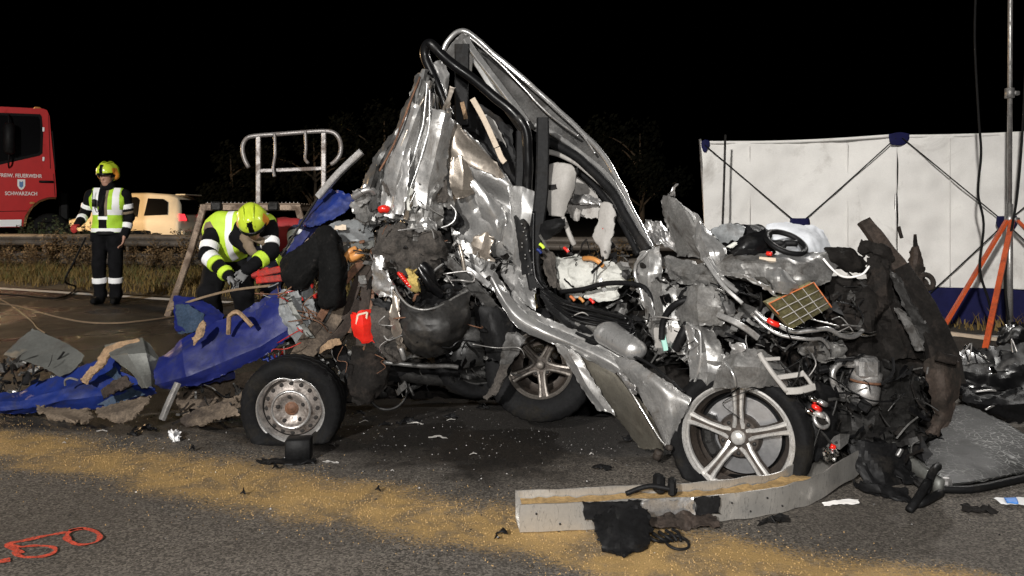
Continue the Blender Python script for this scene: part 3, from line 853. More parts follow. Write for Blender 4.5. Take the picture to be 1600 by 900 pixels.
obj('door_handle', *box(tp((72, 283), -.02), (.34, .05, .055), None, .015), 'black_plastic', ft)
for a, b_ in (((-2, 175), (9, 262)), ):
    c = tp(((a[0] + b_[0]) / 2 + 12, 218), -.22)
    obj('mirror_housing', *box(c, (.26, .2, .72), None, .06), 'black_plastic', ft)
    obj('mirror_bracket', *tube([tp((14, 180), -.02), tp((14, 186), -.16), tp((15, 200), -.2)], .02, 8), 'black_plastic', ft)
    obj('mirror_bracket', *tube([tp((14, 262), -.02), tp((14, 256), -.16), tp((15, 242), -.2)], .02, 8), 'black_plastic', ft)
rotM = Matrix.Rotation(R(90), 4, 'X')
text_mesh('lettering', 'FREIW. FEUERWEHR', .118, Matrix.Translation(tp((32, 274.5), -.008)) @ rotM, 'print_white', ft, .92, .002)
text_mesh('lettering', 'SCHWARZACH', .118, Matrix.Translation(tp((33, 302.5), -.008)) @ rotM, 'print_white', ft, .9, .002)
crest = [(27, 280), (39, 280), (39, 290), (36.5, 294.5), (33, 297), (29.5, 294.5), (27, 290)]
cr_ = obj('crest', *extrude_poly(crest, lambda p: tp(p, -.008), lambda p: tp(p, -.001)), 'print_white', ft, False)
obj('crest_emblem', *extrude_poly([(30, 284), (31, 282.5), (32, 284), (34, 284), (35, 282.5), (36, 284), (36, 291), (33, 293.5), (30, 291)], lambda p: tp(p, -.012), lambda p: tp(p, -.008)), 'crest_blue', cr_, False)
obj('reflective_stripe', *extrude_poly([(-62, 344), (33.5, 343), (33, 354), (-62, 355)], lambda p: tp(p, -.01), lambda p: tp(p, -.001)), 'retro', ft, False)
for z in (64, 66):
    obj('reflector', *box(tp((67.5, 200 if z == 64 else 247), -.01), (.05, .02, .1), None, .008), 'retro', ft)
def simple_wheel(c, r, w, parent, local=False, hubm='dark_metal'):
    M = Matrix.Translation(c) @ Matrix.Rotation(R(90), 4, 'X')
    ty = obj('wheel', *lathe([(r * .6, w / 2), (r * .88, w / 2), (r * .97, w * .38), (r, w * .2), (r, -w * .2), (r * .97, -w * .38), (r * .88, -w / 2), (r * .6, -w / 2)], 36, M), 'rubber', parent, True, None, local)
    obj('rim', *lathe([(.02, w * .42), (r * .2, w * .42), (r * .3, w * .25), (r * .55, w * .3), (r * .62, w * .5)], 36, M), hubm, ty, True, None, local)
    return ty
simple_wheel(tp((78, 368), .2) * 1.0, .52, .3, ft)
obj('chassis_frame', *box(tp((165, 372), 1.2), (2.6, .9, .25), None, .02), 'black_plastic', ft, False)
obj('exhaust_stack', *box(tp((101, 330), 1.0), (.25, .5, 1.0), None, .05), 'black_plastic', ft, False)

ft.rotation_euler.z = R(30); ft.scale.x = .87
# ---- car passing on the far carriageway
pc = thing('passing_car', 'cream people carrier passing on the far carriageway behind the guardrail', 'car', (0, 0, 0))
def car_section(x, zb, hb, wz, hw_, zt, ht):
    return [(x, -hb, zb), (x, -hw_, zb + .25), (x, -hw_ - .01, wz - .12), (x, -hw_ + .03, wz), (x, -ht, zt - .06), (x, -ht + .12, zt), (x, ht - .12, zt), (x, ht, zt - .06), (x, hw_ - .03, wz), (x, hw_ + .01, wz - .12), (x, hw_, zb + .25), (x, hb, zb)]
st = [(-2.12, .45, .7, .98, .8, 1.02, .76), (-2.08, .3, .78, 1.02, .86, 1.1, .8), (-2.04, .25, .8, 1.05, .88, 1.5, .7), (-1.92, .24, .82, 1.06, .88, 1.74, .67), (-1.6, .23, .82, 1.06, .88, 1.83, .65), (-.9, .22, .82, 1.05, .88, 1.88, .65), (-.2, .22, .82, 1.04, .88, 1.87, .65), (.35, .22, .82, 1.03, .88, 1.78, .63), (.75, .22, .82, 1.02, .88, 1.58, .64), (1.25, .22, .82, 1.0, .88, 1.12, .7), (1.75, .24, .8, .93, .86, .98, .68), (2.05, .3, .74, .78, .78, .82, .6)]
V, Fc = [], []
for s_ in st: V += car_section(*s_)
for i in range(len(st) - 1):
    for j in range(12):
        jj = (j + 1) % 12; Fc.append((i * 12 + j, i * 12 + 12 + j, i * 12 + 12 + jj, i * 12 + jj))
Fc += [tuple(range(12)), tuple(range((len(st) - 1) * 12 + 11, (len(st) - 1) * 12 - 1, -1))]
sharp(obj('body', V, Fc, 'car_cream', pc, True, None, True), 62)
def pane(name, pts, material, parent, t=.006):
    n = (Vector(pts[1]) - Vector(pts[0])).cross(Vector(pts[2]) - Vector(pts[0])).normalized() * t
    k = len(pts); V = [Vector(p) + n for p in pts] + [Vector(p) - n for p in pts]
    return obj(name, V, [(i, k + i, k + (i + 1) % k, (i + 1) % k) for i in range(k)] + [tuple(range(k)), tuple(range(2 * k - 1, k - 1, -1))], material, parent, False, None, True)
for sy in (-1, 1):
    def sp(x, z): return (x, sy * (.865 - (z - 1.06) * .26), z)
    pane('side_window', [sp(-.72, 1.12), sp(-.72, 1.66), sp(-.62, 1.74), sp(.3, 1.73), sp(.42, 1.66), sp(.42, 1.14)], 'glass_dark', pc)
    pane('quarter_window', [sp(-1.7, 1.18), sp(-1.66, 1.58), sp(-1.5, 1.68), sp(-1.0, 1.7), sp(-.94, 1.15)], 'glass_dark', pc)
    tl = pane('tail_light', [(-2.1, sy * .86, 1.0), (-2.07, sy * .83, 1.2), (-2.07, sy * .5, 1.2), (-2.13, sy * .45, 1.0)], 'tail_light', pc, .02)
pane('rear_window', [(-2.085, -.66, 1.2), (-2.085, .66, 1.2), (-1.985, .58, 1.66), (-1.985, -.58, 1.66)], 'glass_dark', pc, .02)
pane('windscreen', [(1.2, -.68, 1.18), (1.2, .68, 1.18), (.62, .58, 1.74), (.62, -.58, 1.74)], 'glass_dark', pc, .03)
obj('spoiler', *box((-2.0, 0, 1.82), (.32, 1.2, .04), None, .01), 'car_cream', pc, False, None, True)
obj('bumper', *box((-2.12, 0, .55), (.2, 1.62, .3), None, .05), 'car_cream', pc, False, None, True)
for x in (-1.35, 1.35):
    for y in (-.82, .82): simple_wheel(Vector((x, y, .31)), .31, .2, pc, True, 'alloy')
pcx = P(243, 0, 25.0)
pc.location = (-12.5, 26.0, 0); pc.rotation_euler.z = R(180 - 3)

# ---- folding privacy screen
SC = [(1095, 8.75), (1402, 8.4), (1748, 7.8)]
scr = thing('privacy_screen', 'white folding privacy screen with navy base and crossed black struts', 'privacy screen', (P(1400, 0, 8.05).x, 8.05, 0))
def sx(i): return P(SC[i][0], 0, SC[i][1]).x
HT = 1.98
for i in range(2):
    a = Vector((sx(i), SC[i][1], 0)); b_ = Vector((sx(i + 1), SC[i + 1][1], 0))
    bow = Vector((.05, .12, 0))
    def W_(u, z, k=0): 
        p = a.lerp(b_, u) + bow * (math.sin(math.pi * u) * .6) + Vector((0, k, z * (.98 + .022 * (i + u)) - (.02 * math.sin(math.pi * u) if z > 1.9 else 0)))
        if i == 0: p += Vector((.1, .02, 0)) * max(0, 1 - u * 4) * (1 - z / HT)
        return p
    n = 9
    fab = sheet('fabric_panel', 'screen_white', [[W_(u, z) for u in np.linspace(0, 1, n)] for z in (HT - .012 * i, 1.5, 1.0, .7, .38)], scr, (70, 50), .055, 1.7, 0, .002, None, True, True)
    sheet('base_strip', 'screen_navy', [[W_(u, z, -.006) for u in np.linspace(0, 1, n)] for z in (.385, .2, .01)], scr, (30, 8), .01, 2.5, 0, .002, None, True, True)
    obj('top_hem', *sweep([W_(u, HT - .012 * i + .002, -.004) for u in np.linspace(0, 1, 14)], rect(.012, .03)), 'screen_white', scr)
    for u in (.25, .75):
        obj('seam', *sweep([W_(u, z, -.022) for z in np.linspace(HT - .04, .4, 9)], rect(.012, .004)), 'screen_white', scr)
    c = W_(.5, HT * .53, -.05)
    for u0, z0 in ((0.015, HT - .03), (.985, HT - .03), (.015, .06), (.985, .06)):
        e = W_(u0, z0, -.04)
        obj('brace', *tube([e, e.lerp(c, .5) + Vector((0, -.008, -.004)), c], .0065, 8, 6), 'cable_black', scr)
    sheet('pocket', 'screen_navy', [[c + Vector((-.1, -.02, .07)), c + Vector((.1, -.02, .07))], [c + Vector((-.11, -.02, 0)), c + Vector((.11, -.02, 0))], [c + Vector((-.08, -.02, -.06)), c + Vector((.08, -.02, -.06))]], scr, (6, 6), .004, 8, 0, .003, None, True, True)
for i in range(3):
    p = Vector((sx(i), SC[i][1], 0))
    obj('post', *tube([p + Vector((.12 if i == 0 else 0, .05, .02)), p + Vector((0, .03, HT))], .014, 2, 8), 'galvanised', scr)
    q = p + Vector((0, -.028, HT * (.98 + .022 * i)))
    w0, w1 = (-.0, .09) if i == 0 else (-.1, .11)
    sheet('corner_pocket', 'screen_navy', [[q + Vector((w0, 0, .012)), q + Vector(((w0 + w1) / 2, -.004, .03)), q + Vector((w1, 0, .015))], [q + Vector((w0, 0, -.04)), q + Vector(((w0 + w1) / 2, -.006, -.04)), q + Vector((w1, 0, -.04))], [q + Vector((w0 + .02, 0, -.1)), q + Vector(((w0 + w1) / 2, -.004, -.11)), q + Vector((w1 - .03, 0, -.09))]], scr, (8, 8), .008, 8, 0, .003, None, True, True)
pr = P(1130, 0, 8.3)
obj('prop_rod', *tube([Vector((pr.x - .05, 8.3, .02)), Vector((pr.x + .0, 8.3, 1.2)), Vector((pr.x + .022, 8.3, 1.98))], .012, 6, 8), 'dark_metal', scr)

# ---- floodlight masts: one in view, the others added out of view
def mast(loc, label, top, aim, group=None):
    t = thing('floodlight_mast', label, 'floodlight', loc, group)
    L0 = Vector((0, 0, 0))
    obj('pole', *tube([(0, 0, .02), (0, 0, 1.25)], .03, 2, 14), 'galvanised', t, True, None, True)
    obj('pole', *tube([(0, 0, 1.25), (.012, 0, top)], .022, 2, 14), 'galvanised', t, True, None, True)
    for z in (1.1, 2.32):
        cl = obj('clamp', *join(lathe([(.03, -.05), (.044, -.045), (.044, .045), (.03, .05)], 16, Matrix.Translation((0, 0, z))), box((.06, -.01, z), (.06, .03, .04), None, .006)), 'galvanised', t, True, None, True)
    for k, (fx, fy) in enumerate(((-.68, -.02), (-.83, -1.0), (.95, -.25))):
        ap = Vector((-.05 + .05 * k, -.04, 1.09)); ft_ = Vector((fx, fy, .01))
        l = obj('tripod_leg', *sweep(crom([ap, ft_], 6), rect(.045, .028)), 'orange_paint', t, False, None, True)
        obj('foot', *box(ft_ + Vector((0, 0, .005)), (.09, .06, .014), None, .003), 'dark_metal', l, False, None, True)
    hd = Vector((.012, 0, top))
    d = (Vector(aim) - (Vector(loc) + hd)).normalized()
    side = d.cross(Vector((0, 0, 1))).normalized(); up = side.cross(d)
    B = Matrix((side, up, d)).transposed()
    obj('crossbar', *tube([hd - side * .42, hd + side * .42], .018, 2, 8), 'galvanised', t, True, None, True)
    for s in (-1, 1):
        c = hd + side * (.3 * s) - d * .3
        hsg = obj('lamp_housing', *join(box(c, (.34, .26, .12), B, .03), *[box(c - d * .08 + side * (.05 * q), (.012, .22, .05), B) for q in (-2, -1, 0, 1, 2)]), 'dark_metal', t, False, None, True)
        obj('lamp_lens', *box(c + d * .065, (.29, .21, .006), B), 'lamp_glass', hsg, False, None, True)
    return t
mb = mast((LAMP_B[0], LAMP_B[1], 0), 'galvanised floodlight mast on an orange tripod before the white screen', LAMP_B[2], (.4, 4.2, .8))
obj('cable', *tube([P(1526, -40, 7.6), P(1523, 60, 7.6), P(1529, 180, 7.55), P(1533, 240, 7.55), P(1528, 300, 7.55), P(1537, 350, 7.55), P(1531, 420, 7.5), P(1545, 470, 7.5), P(1552, 505, 7.5)], .011, 40, 6), 'cable_black', mb)
obj('cable', *tube([P(1604, 60, 7.6), P(1598, 200, 7.6), P(1590, 300, 7.55), P(1582, 350, 7.55), P(1573, 400, 7.55), P(1571, 450, 7.55), P(1576, 500, 7.5)], .011, 30, 6), 'cable_black', mb)
mast((LAMP_A[0], LAMP_A[1] - .35, 0), 'assumed floodlight mast standing unseen on the road behind the photographer', LAMP_A[2], (-3, 9, .6))  # assumed mast, out of view, carrying the even key light
mast((LAMP_C[0] - .3, LAMP_C[1] + .1, 0), 'added warm lamp mast standing unseen beyond the verge behind the fire truck cab', LAMP_C[2] + .0, (-9, 20, .5))  # added mast, out of view, for the warm lamp that brightens the passing car

# ---- rescue platform behind the bending fire-fighters
PY = 9.0
rp = thing('rescue_platform', 'aluminium rescue platform with bent handrail behind the crouching fire-fighters', 'rescue platform', (P(400, 0, PY).x, PY, 0))
def pp(x, y, dy=0): return P(x, y, PY + dy)
zdeck = pp(400, 324).z
xa, xb = pp(318, 0).x, pp(466, 0).x
leg_y = pp(300, 0).x
for (x0, x1, y0) in ((xa, pp(262, 0).x, 0), (xb, pp(520, 0).x, 0), (xa + .05, pp(262, 0).x + .1, .85), (xb - .05, pp(520, 0).x - .1, .85)):
    bar('leg', 'platform_alu', [(x0, PY + y0, zdeck - .01), (x0 * .5 + x1 * .5 + (.03 if x0 < -3 else -.03), PY + y0 - .01, zdeck * .52), (x1, PY + y0, .0)], .075, .05, rp, 10, True, 0, True)
for y0 in (0, .85):
    bar('deck_beam', 'platform_alu', [(xa - .03, PY + y0, zdeck), (xb + .03, PY + y0, zdeck)], .075, .05, rp, 2, False, 0, True)
for k in range(7):
    y = PY + .1 + k * .11
    bar('deck_slat', 'platform_alu', [(xa, y, zdeck + .035), (xb, y, zdeck + .035)], .03, .085, rp, 2, False, 0, True)
for k in range(24):
    x = xa + (xb - xa) * (k + .5) / 24
    obj('grip_stud', *box((x, PY + .06, zdeck + .056), (.012, .012, .014), None, .003), 'rail_alu', rp, False)
def pr_(pts, r, name): obj(name, *tube(pts, r, 40, 10), 'rail_alu', rp)
pr_([pp(389, 262, .1), pp(382, 248, .1), pp(379, 230, .1), pp(386, 216, .1), pp(402, 212, .1), pp(430, 210, .1), pp(470, 207, .1), pp(508, 205, .1), pp(524, 209, .1), pp(532, 222, .1), pp(532, 240, .1), pp(524, 252, .1), pp(517, 257, .1)], .026, 'handrail')
for x0 in (404, 506):
    bar('handrail_post', 'rail_alu', [pp(x0, 322, .1), pp(x0, 213 if x0 < 450 else 208, .1)], .055, .04, rp, 2, False, 0, True)
bar('midrail', 'rail_alu', [pp(404, 267, .1), pp(506, 263, .1)], .042, .03, rp, 2, False, 0, True)
pr_([pp(429, 209, .08), pp(430, 240, .05), pp(427, 262, .05), pp(429, 276, .02)], .018, 'hook')
pr_([pp(477, 204, .08), pp(478, 230, .05), pp(477, 248, .05), pp(482, 255, .02)], .018, 'hook')
for x0 in (338, 427):
    obj('bracket', *box(pp(x0, 322, -.05), (.12, .05, .1), None, .015), 'dark_metal', rp, False)

# ---- rope and hoses lying on the road
def lying(name, material, pts, r, label, cat):
    w = [G(x, y, r) for x, y in pts]
    return tag(obj(name, *tube(w, r, 60, 8), material), label, cat)
lying('hose', 'rope', [(-60, 470), (20, 477), (80, 493), (130, 503), (180, 505), (235, 500), (290, 492), (330, 487)], .011, 'thin sandy brown hose curving over the wet road behind the blue tarpaulin', 'hose')
lying('rope', 'rope', [(-30, 462), (0, 468), (25, 482), (48, 500), (58, 512), (70, 520)], .008, 'thin rope trailing over the road toward the dented aluminium sheet', 'rope')
wr = G(98, 466); 
hz = [Vector((-5.46, 10.2, .86)), Vector((-5.62, 10.22, .55)), Vector((-5.72, 10.2, .3)), G(118, 448, .06), G(108, 460, .02), G(85, 466, .02), G(40, 462, .02), G(-20, 458, .02)]
tag(obj('fire_hose', *tube(hz, .013, 50, 8), 'cable_black'), 'black hose hanging from the standing fire-fighter to the road', 'hose')

# ================================================================== FIRE-FIGHTERS
def hand(wr, d, palm_n, mi, curl=.5, side=1):
    """palm and five fingers from the wrist along d; palm_n is the way the palm faces"""
    wr = Vector(wr); d = Vector(d).normalized(); n = Vector(palm_n); n = (n - d * n.dot(d)).normalized(); s = d.cross(n) * side
    pr = []
    pc_ = wr + d * .05
    for k in (-1.5, -.5, .5, 1.5):
        pr.append((tuple(wr + s * k * .014), tuple(wr + d * .085 + s * k * .02), .019, .016, mi, None, .012))
    for k, L in zip((-1.5, -.5, .5, 1.5), (.062, .075, .082, .07)):
        b0 = wr + d * .088 + s * k * .021
        b1 = b0 + (d * math.cos(curl) + n * math.sin(curl)) * L * .5
        b2 = b1 + (d * math.cos(curl * 2.1) + n * math.sin(curl * 2.1)) * L * .5
        pr.append((tuple(b0), tuple(b1), .0105, .0098, mi, None, .004)); pr.append((tuple(b1), tuple(b2), .0098, .0085, mi, None, .004))
    t0 = wr + d * .03 + s * .034
    t1 = t0 + (d * .7 + s * .5 + n * .35).normalized() * .04
    t2 = t1 + (d * .85 + n * .5).normalized() * .032
    pr.append((tuple(t0), tuple(t1), .014, .012, mi, None, .01)); pr.append((tuple(t1), tuple(t2), .012, .0095, mi, None, .004))
    return pr
def head_prims(c, fwd, up, mi=1):
    """skull, jaw, nose, brow, ears, neck stub"""
    c = Vector(c); f = Vector(fwd).normalized(); u = Vector(up); u = (u - f * u.dot(f)).normalized(); r = f.cross(u)
    q = lambda a, b, cc: tuple(c + f * a + u * b + r * cc)
    return [(q(-.02, .03, 0), q(.02, .03, 0), .085, .082, mi), (q(.03, -.02, 0), q(.05, -.085, 0), .066, .04, mi), (q(.085, .02, 0), q(.108, -.02, 0), .009, .015, mi, None, .012),
            (q(.08, .035, -.03), q(.08, .035, .03), .014, .014, mi, None, .015), (q(.01, -.01, -.085), q(0, .02, -.09), .016, .018, mi, None, .01), (q(.01, -.01, .085), q(0, .02, .09), .016, .018, mi, None, .01),
            (q(.085, -.055, -.018), q(.085, -.055, .018), .009, .009, mi, None, .012)], f, u, r
def helmet(parent, c, f, u, r):
    c = Vector(c)
    q = lambda a, b, cc: tuple(c + f * a + u * b + r * cc)
    fx, ux, rx = np.array(f), np.array(u), np.array(r); cc = np.array(c)
    def loc(X, Y, Z):
        dx, dy, dz = X - cc[0], Y - cc[1], Z - cc[2]
        return (dx * fx[0] + dy * fx[1] + dz * fx[2], dx * ux[0] + dy * ux[1] + dz * ux[2], dx * rx[0] + dy * rx[1] + dz * rx[2])
    prims = [(q(-.035, .05, 0), q(.03, .055, 0), .128, .118, 0), (q(-.02, .0, -.09), q(-.02, .0, .09), .055, .055, 0), (q(-.1, .1, 0), q(.08, .13, 0), .045, .04, 0)]
    def clip(X, Y, Z):
        a, b, s = loc(X, Y, Z)
        return np.maximum(-(b + .02 + np.clip(.035 - a, 0, .2) * .75 - .05 * (a > .06)), -1e3 + a * 0)
    def mf(X, Y, Z):
        a, b, s = loc(X, Y, Z)
        m = np.zeros(len(a))
        m[(np.abs(s) > .085) & (a > -.02) & (a < .07) & (b < .1)] = 1
        m[(np.abs(s) < .024) & (a > .02) & (b < .15)] = 2
        m[(b < .022) & (a > .03)] = 2
        return m
    h = sdf_obj('helmet', prims, ['helmet_yellow', 'helmet_orange', 'black_gloss'], parent, .008, .03, clip=clip, matfn=mf)
    # brow visor, chin strap, ridge
    pts = [c + f * (.155 * math.cos(a)) + r * (.12 * math.sin(a)) + u * .03 for a in np.linspace(-1.15, 1.15, 13)]
    obj('visor_rim', *sweep(pts, rect(.012, .03)), 'black_gloss', h, True, None, True)
    for s in (-1, 1):
        obj('chin_strap', *tube([c + f * -.0 + r * (.098 * s) + u * .0, c + f * .045 + r * (.075 * s) - u * .075, c + f * .075 - u * .118], .008, 8, 6), 'black_plastic', h, True, None, True)
        obj('ridge', *tube([c + f * (-.15) + u * .08 + r * .05 * s, c + f * -.05 + u * .178 + r * .045 * s, c + f * .07 + u * .166 + r * .04 * s, c + f * .135 + u * .1 + r * .035 * s], .007, 14, 6), 'helmet_yellow', h, True, None, True)
    return h
def eyes(parent, c, f, u, r):
    for s in (-1, 1):
        e = Vector(c) + f * .083 + u * .018 + r * (.031 * s)
        V, Fc = lathe([(0, .009), (.006, .0065), (.0085, 0), (.006, -.0065), (0, -.009)], 10)
        obj('eye', [v + e for v in V], Fc, 'black_gloss', parent, True, None, True)
def band(parent, prims, k, t0, t1, mats, name='reflective_band', infl=.009, h=.009):
    """a cuff round the limb prims[k] from t0 to t1 of its length"""
    a, b = np.array(prims[k][0]), np.array(prims[k][1]); ab = b - a; L = (ab ** 2).sum()
    def clip(X, Y, Z):
        t = ((X - a[0]) * ab[0] + (Y - a[1]) * ab[1] + (Z - a[2]) * ab[2]) / L
        return np.maximum(t0 - t, t - t1) * math.sqrt(L)
    sdf_obj(name, [prims[k]], mats, parent, h, clip=clip, inflate=infl, matfn=lambda X, Y, Z: np.zeros(len(X)))

BODY = ['turnout_black', 'skin', 'rubber', 'khaki', 'glove_red', 'glove_grey', 'red_jacket', 'navy_cloth']
mat('red_jacket', (.3, .018, .02), .75, 0, .2, 12, None, 0, 3, .2, 40)
mat('navy_cloth', (.015, .017, .035), .85, 0, .3, 12, None, 0, 3, .2, 40)

# ---- the one standing by the edge line
g0 = G(169, 474)
man = thing('person', 'standing fire-fighter in yellow reflective vest and helmet at the edge line', 'person', (g0.x, g0.y, 0))
legs = [((-.095, 0, .93), (-.105, -.03, .5), .108, .082, 0), ((-.105, -.03, .5), (-.1, .01, .12), .084, .075, 0), ((.09, 0, .93), (.1, -.03, .5), .108, .082, 0), ((.1, -.03, .5), (.09, .01, .12), .084, .075, 0)]
boots = [((-.1, .02, .13), (-.1, .0, .055), .068, .06, 2), ((-.1, .01, .045), (-.125, -.16, .042), .05, .04, 2), ((.09, .02, .13), (.09, 0, .055), .068, .06, 2), ((.09, .01, .045), (.11, -.16, .042), .05, .04, 2)]
torso = [((-.06, 0, .95), (.06, 0, .95), .135, .135, 0, (1, .85, 1)), ((0, 0, 1.0), (0, -.005, 1.25), .155, .165, 0, (1.08, .78, 1)), ((-.1, 0, 1.33), (.1, 0, 1.33), .125, .125, 0, (1, .85, 1)), ((-.13, .01, 1.43), (.13, .01, 1.43), .07, .07, 0)]
neck = [((0, .01, 1.45), (0, -.01, 1.58), .075, .06, 0)]
armL = [((-.2, .01, 1.41), (-.3, .05, 1.16), .078, .062, 0), ((-.3, .05, 1.16), (-.3, -.17, 1.03), .062, .05, 0)]
armR = [((.2, .01, 1.41), (.245, .04, 1.12), .078, .062, 0), ((.245, .04, 1.12), (.22, -.05, .88), .062, .048, 0)]
hp, hf, hu, hr = head_prims((0.0, -.015, 1.64), (-.25, -.96, -.12), (0, 0, 1))
gl = hand((-.3, -.17, 1.02), (-.25, -.9, -.25), (0, -.1, -1), 4, .9, -1)
hnR = hand((.215, -.06, .87), (-.08, -.25, -.95), (-.9, -.2, 0), 1, .4, 1)
prims = legs + boots + torso + neck + armL + armR + hp + gl + hnR
sdf_obj('body', prims, BODY, man, .009, .03, .006, 30)
eyes(man, (0, -.015, 1.64), hf, hu, hr)
helmet(man, (0, -.01, 1.655), hf, hu, hr)
obj('collar', *lathe([(.075, 1.47), (.092, 1.49), (.085, 1.55), (.075, 1.56)], 24), 'turnout_black', man, True, None, True)
def vest_mat(X, Y, Z):
    m = np.zeros(len(X))
    m[(Z < .975) & (Z > .925)] = 1
    m[(Z > 1.145) & (Z < 1.215)] = 1
    m[(np.abs(X) > .085) & (np.abs(X) < .165) & (Z > 1.2)] = 1
    m[(np.abs(X + .025) < .048 + .03 * (Z - 1)) & (Y < 0)] = 2
    m[(np.abs(X + .025) < .06) & (Y < 0) & (Z > 1.09) & (Z < 1.13)] = 1
    m[(np.abs(X + .025) < .048) & (Y < 0) & (Z < .975)] = 1
    m[(np.abs(X - .015) < .018) & (Y < 0) & (Z > 1.14)] = 3
    return m
sdf_obj('vest', torso, ['hivis', 'retro', 'turnout_black', 'khaki'], man, .0085, .03, .006, 30, clip=lambda X, Y, Z: np.maximum(np.maximum(.92 - Z, Z - 1.5), np.abs(X) - .215), matfn=vest_mat, inflate=.014)
A = armL; band(man, armL, 0, .5, .72, ['retro']); band(man, armL, 1, .35, .62, ['retro'])
band(man, armR, 0, .42, .64, ['retro']); band(man, armR, 1, .34, .62, ['retro']); band(man, armR, 0, .74, .86, ['khaki'])
band(man, legs, 1, .42, .62, ['retro']); band(man, legs, 3, .42, .62, ['retro'])
man.rotation_euler.z = R(9)
rd = obj('radio', *box((-.115, -.165, 1.3), (.05, .035, .1), None, .008), 'black_plastic', man, True, None, True)
obj('antenna', *tube([(-.13, -.165, 1.34), (-.135, -.16, 1.46)], .005, 3, 6), 'black_plastic', rd, True, None, True)
obj('radio_cord', *tube([(-.11, -.18, 1.27), (-.07, -.2, 1.18), (-.03, -.19, 1.26), (.0, -.16, 1.4)], .005, 14, 6), 'black_plastic', man, True, None, True)
obj('belt', *lathe([(.168, .0), (.176, .008), (.176, .04), (.168, .048)], 32, Matrix.Translation((0, 0, .89)) @ Matrix.Diagonal((1.05, .85, 1, 1))), 'black_plastic', man, True, None, True)
obj('belt_pouch', *box((-.16, -.08, .86), (.06, .05, .12), None, .015), 'turnout_black', man, True, None, True)

# ---- the one bending over the wreck
b0 = P(386, 0, 7.4)
ben = thing('person', 'fire-fighter in lime vest bending forward with lowered yellow helmet over the wreck', 'person', (b0.x, 7.4, 0))
bt = [((-.33, .30, .74), (-.15, .34, .72), .155, .15, 0), ((-.3, .28, .76), (-.16, .1, .95), .165, .18, 0), ((-.28, .06, 1.0), (.12, .06, 1.0), .135, .13, 0), ((-.24, .02, 1.08), (.16, .02, 1.06), .085, .085, 0), ((-.05, -.06, .93), (.04, -.1, .86), .09, .075, 0)]
bl = [((-.36, .28, .7), (-.34, -.05, .42), .125, .1, 0), ((-.34, -.05, .42), (-.33, .1, .12), .1, .085, 0), ((-.14, .3, .7), (-.05, .02, .42), .12, .1, 0), ((-.05, .02, .42), (-.05, .18, .12), .1, .085, 0)]
bb = [((-.33, .1, .12), (-.33, .08, .055), .07, .06, 2), ((-.33, .07, .045), (-.35, -.08, .042), .05, .042, 2), ((-.05, .18, .12), (-.05, .16, .055), .07, .06, 2), ((-.05, .15, .045), (-.03, 0, .042), .05, .042, 2)]
ba = [((-.3, .02, 1.03), (-.31, -.16, .78), .092, .072, 0), ((-.31, -.16, .78), (-.05, -.34, .6), .072, .055, 0), ((.2, .0, 1.02), (.26, -.14, .8), .09, .07, 0), ((.26, -.14, .8), (.12, -.36, .66), .07, .055, 0)]
hc = (.115, -.2, 1.05)
hp2, f2, u2, r2 = head_prims(hc, (.22, -.62, -.72), (.0, -.75, .66))
nk = [((-.03, -.03, 1.03), (.1, -.14, 1.03), .085, .07, 0)]
gl1 = hand((-.04, -.35, .59), (.7, -.35, -.5), (.1, -.3, -1), 5, .7, -1); gl2 = hand((.115, -.37, .65), (-.45, -.35, -.75), (-.3, -.5, -.6), 5, .7, 1)
coll = [((.02, -.13, .93), (.08, -.17, .88), .042, .04, 3, None, .01), ((.12, -.13, .93), (.19, -.15, .9), .036, .036, 3, None, .01), ((.06, -.16, .87), (.12, -.2, .8), .045, .035, 3, None, .01)]
sdf_obj('body', bt + bl + bb + ba + nk + hp2 + coll + gl1 + gl2, BODY, ben, .009, .03, .0065, 28)
eyes(ben, hc, f2, u2, r2)
helmet(ben, (.12, -.2, 1.065), f2, u2, r2)
def vest2(X, Y, Z):
    m = np.zeros(len(X))
    m[(X > -.17) & (X < -.11) & (Y < .1)] = 1
    m[(X > -.17) & (X < -.11) & (Z > 1.05)] = 1
    m[(X > .13) & (X < .2) & (Y < .1)] = 1
    m[(X < -.2) & (Y < .0) & (Z < 1.02)] = 0
    m[(X > -.07) & (X < .1) & (Y < 0.02)] = 2
    return m
sdf_obj('vest', bt[:4], ['hivis_lime', 'retro', 'khaki'], ben, .0085, .03, .0065, 28, clip=lambda X, Y, Z: np.maximum(.70 - Z, X - .25), matfn=vest2, inflate=.016)
def vest3(X, Y, Z): return ((Y + .16) * .6 + (.78 - Z) > -.02).astype(float) * 0
band(ben, ba, 0, .62, .86, ['retro'], infl=.01); band(ben, ba, 1, .1, .32, ['retro'], infl=.01); band(ben, ba, 1, .34, .5, ['hivis_lime'], infl=.012); band(ben, ba, 1, .78, .95, ['hivis_lime'], infl=.012)
band(ben, ba, 2, .5, .75, ['retro'], infl=.01); band(ben, ba, 3, .3, .55, ['hivis_lime'], infl=.012)
band(ben, ba, 0, .0, .22, ['khaki'], 'shoulder_patch', .008)

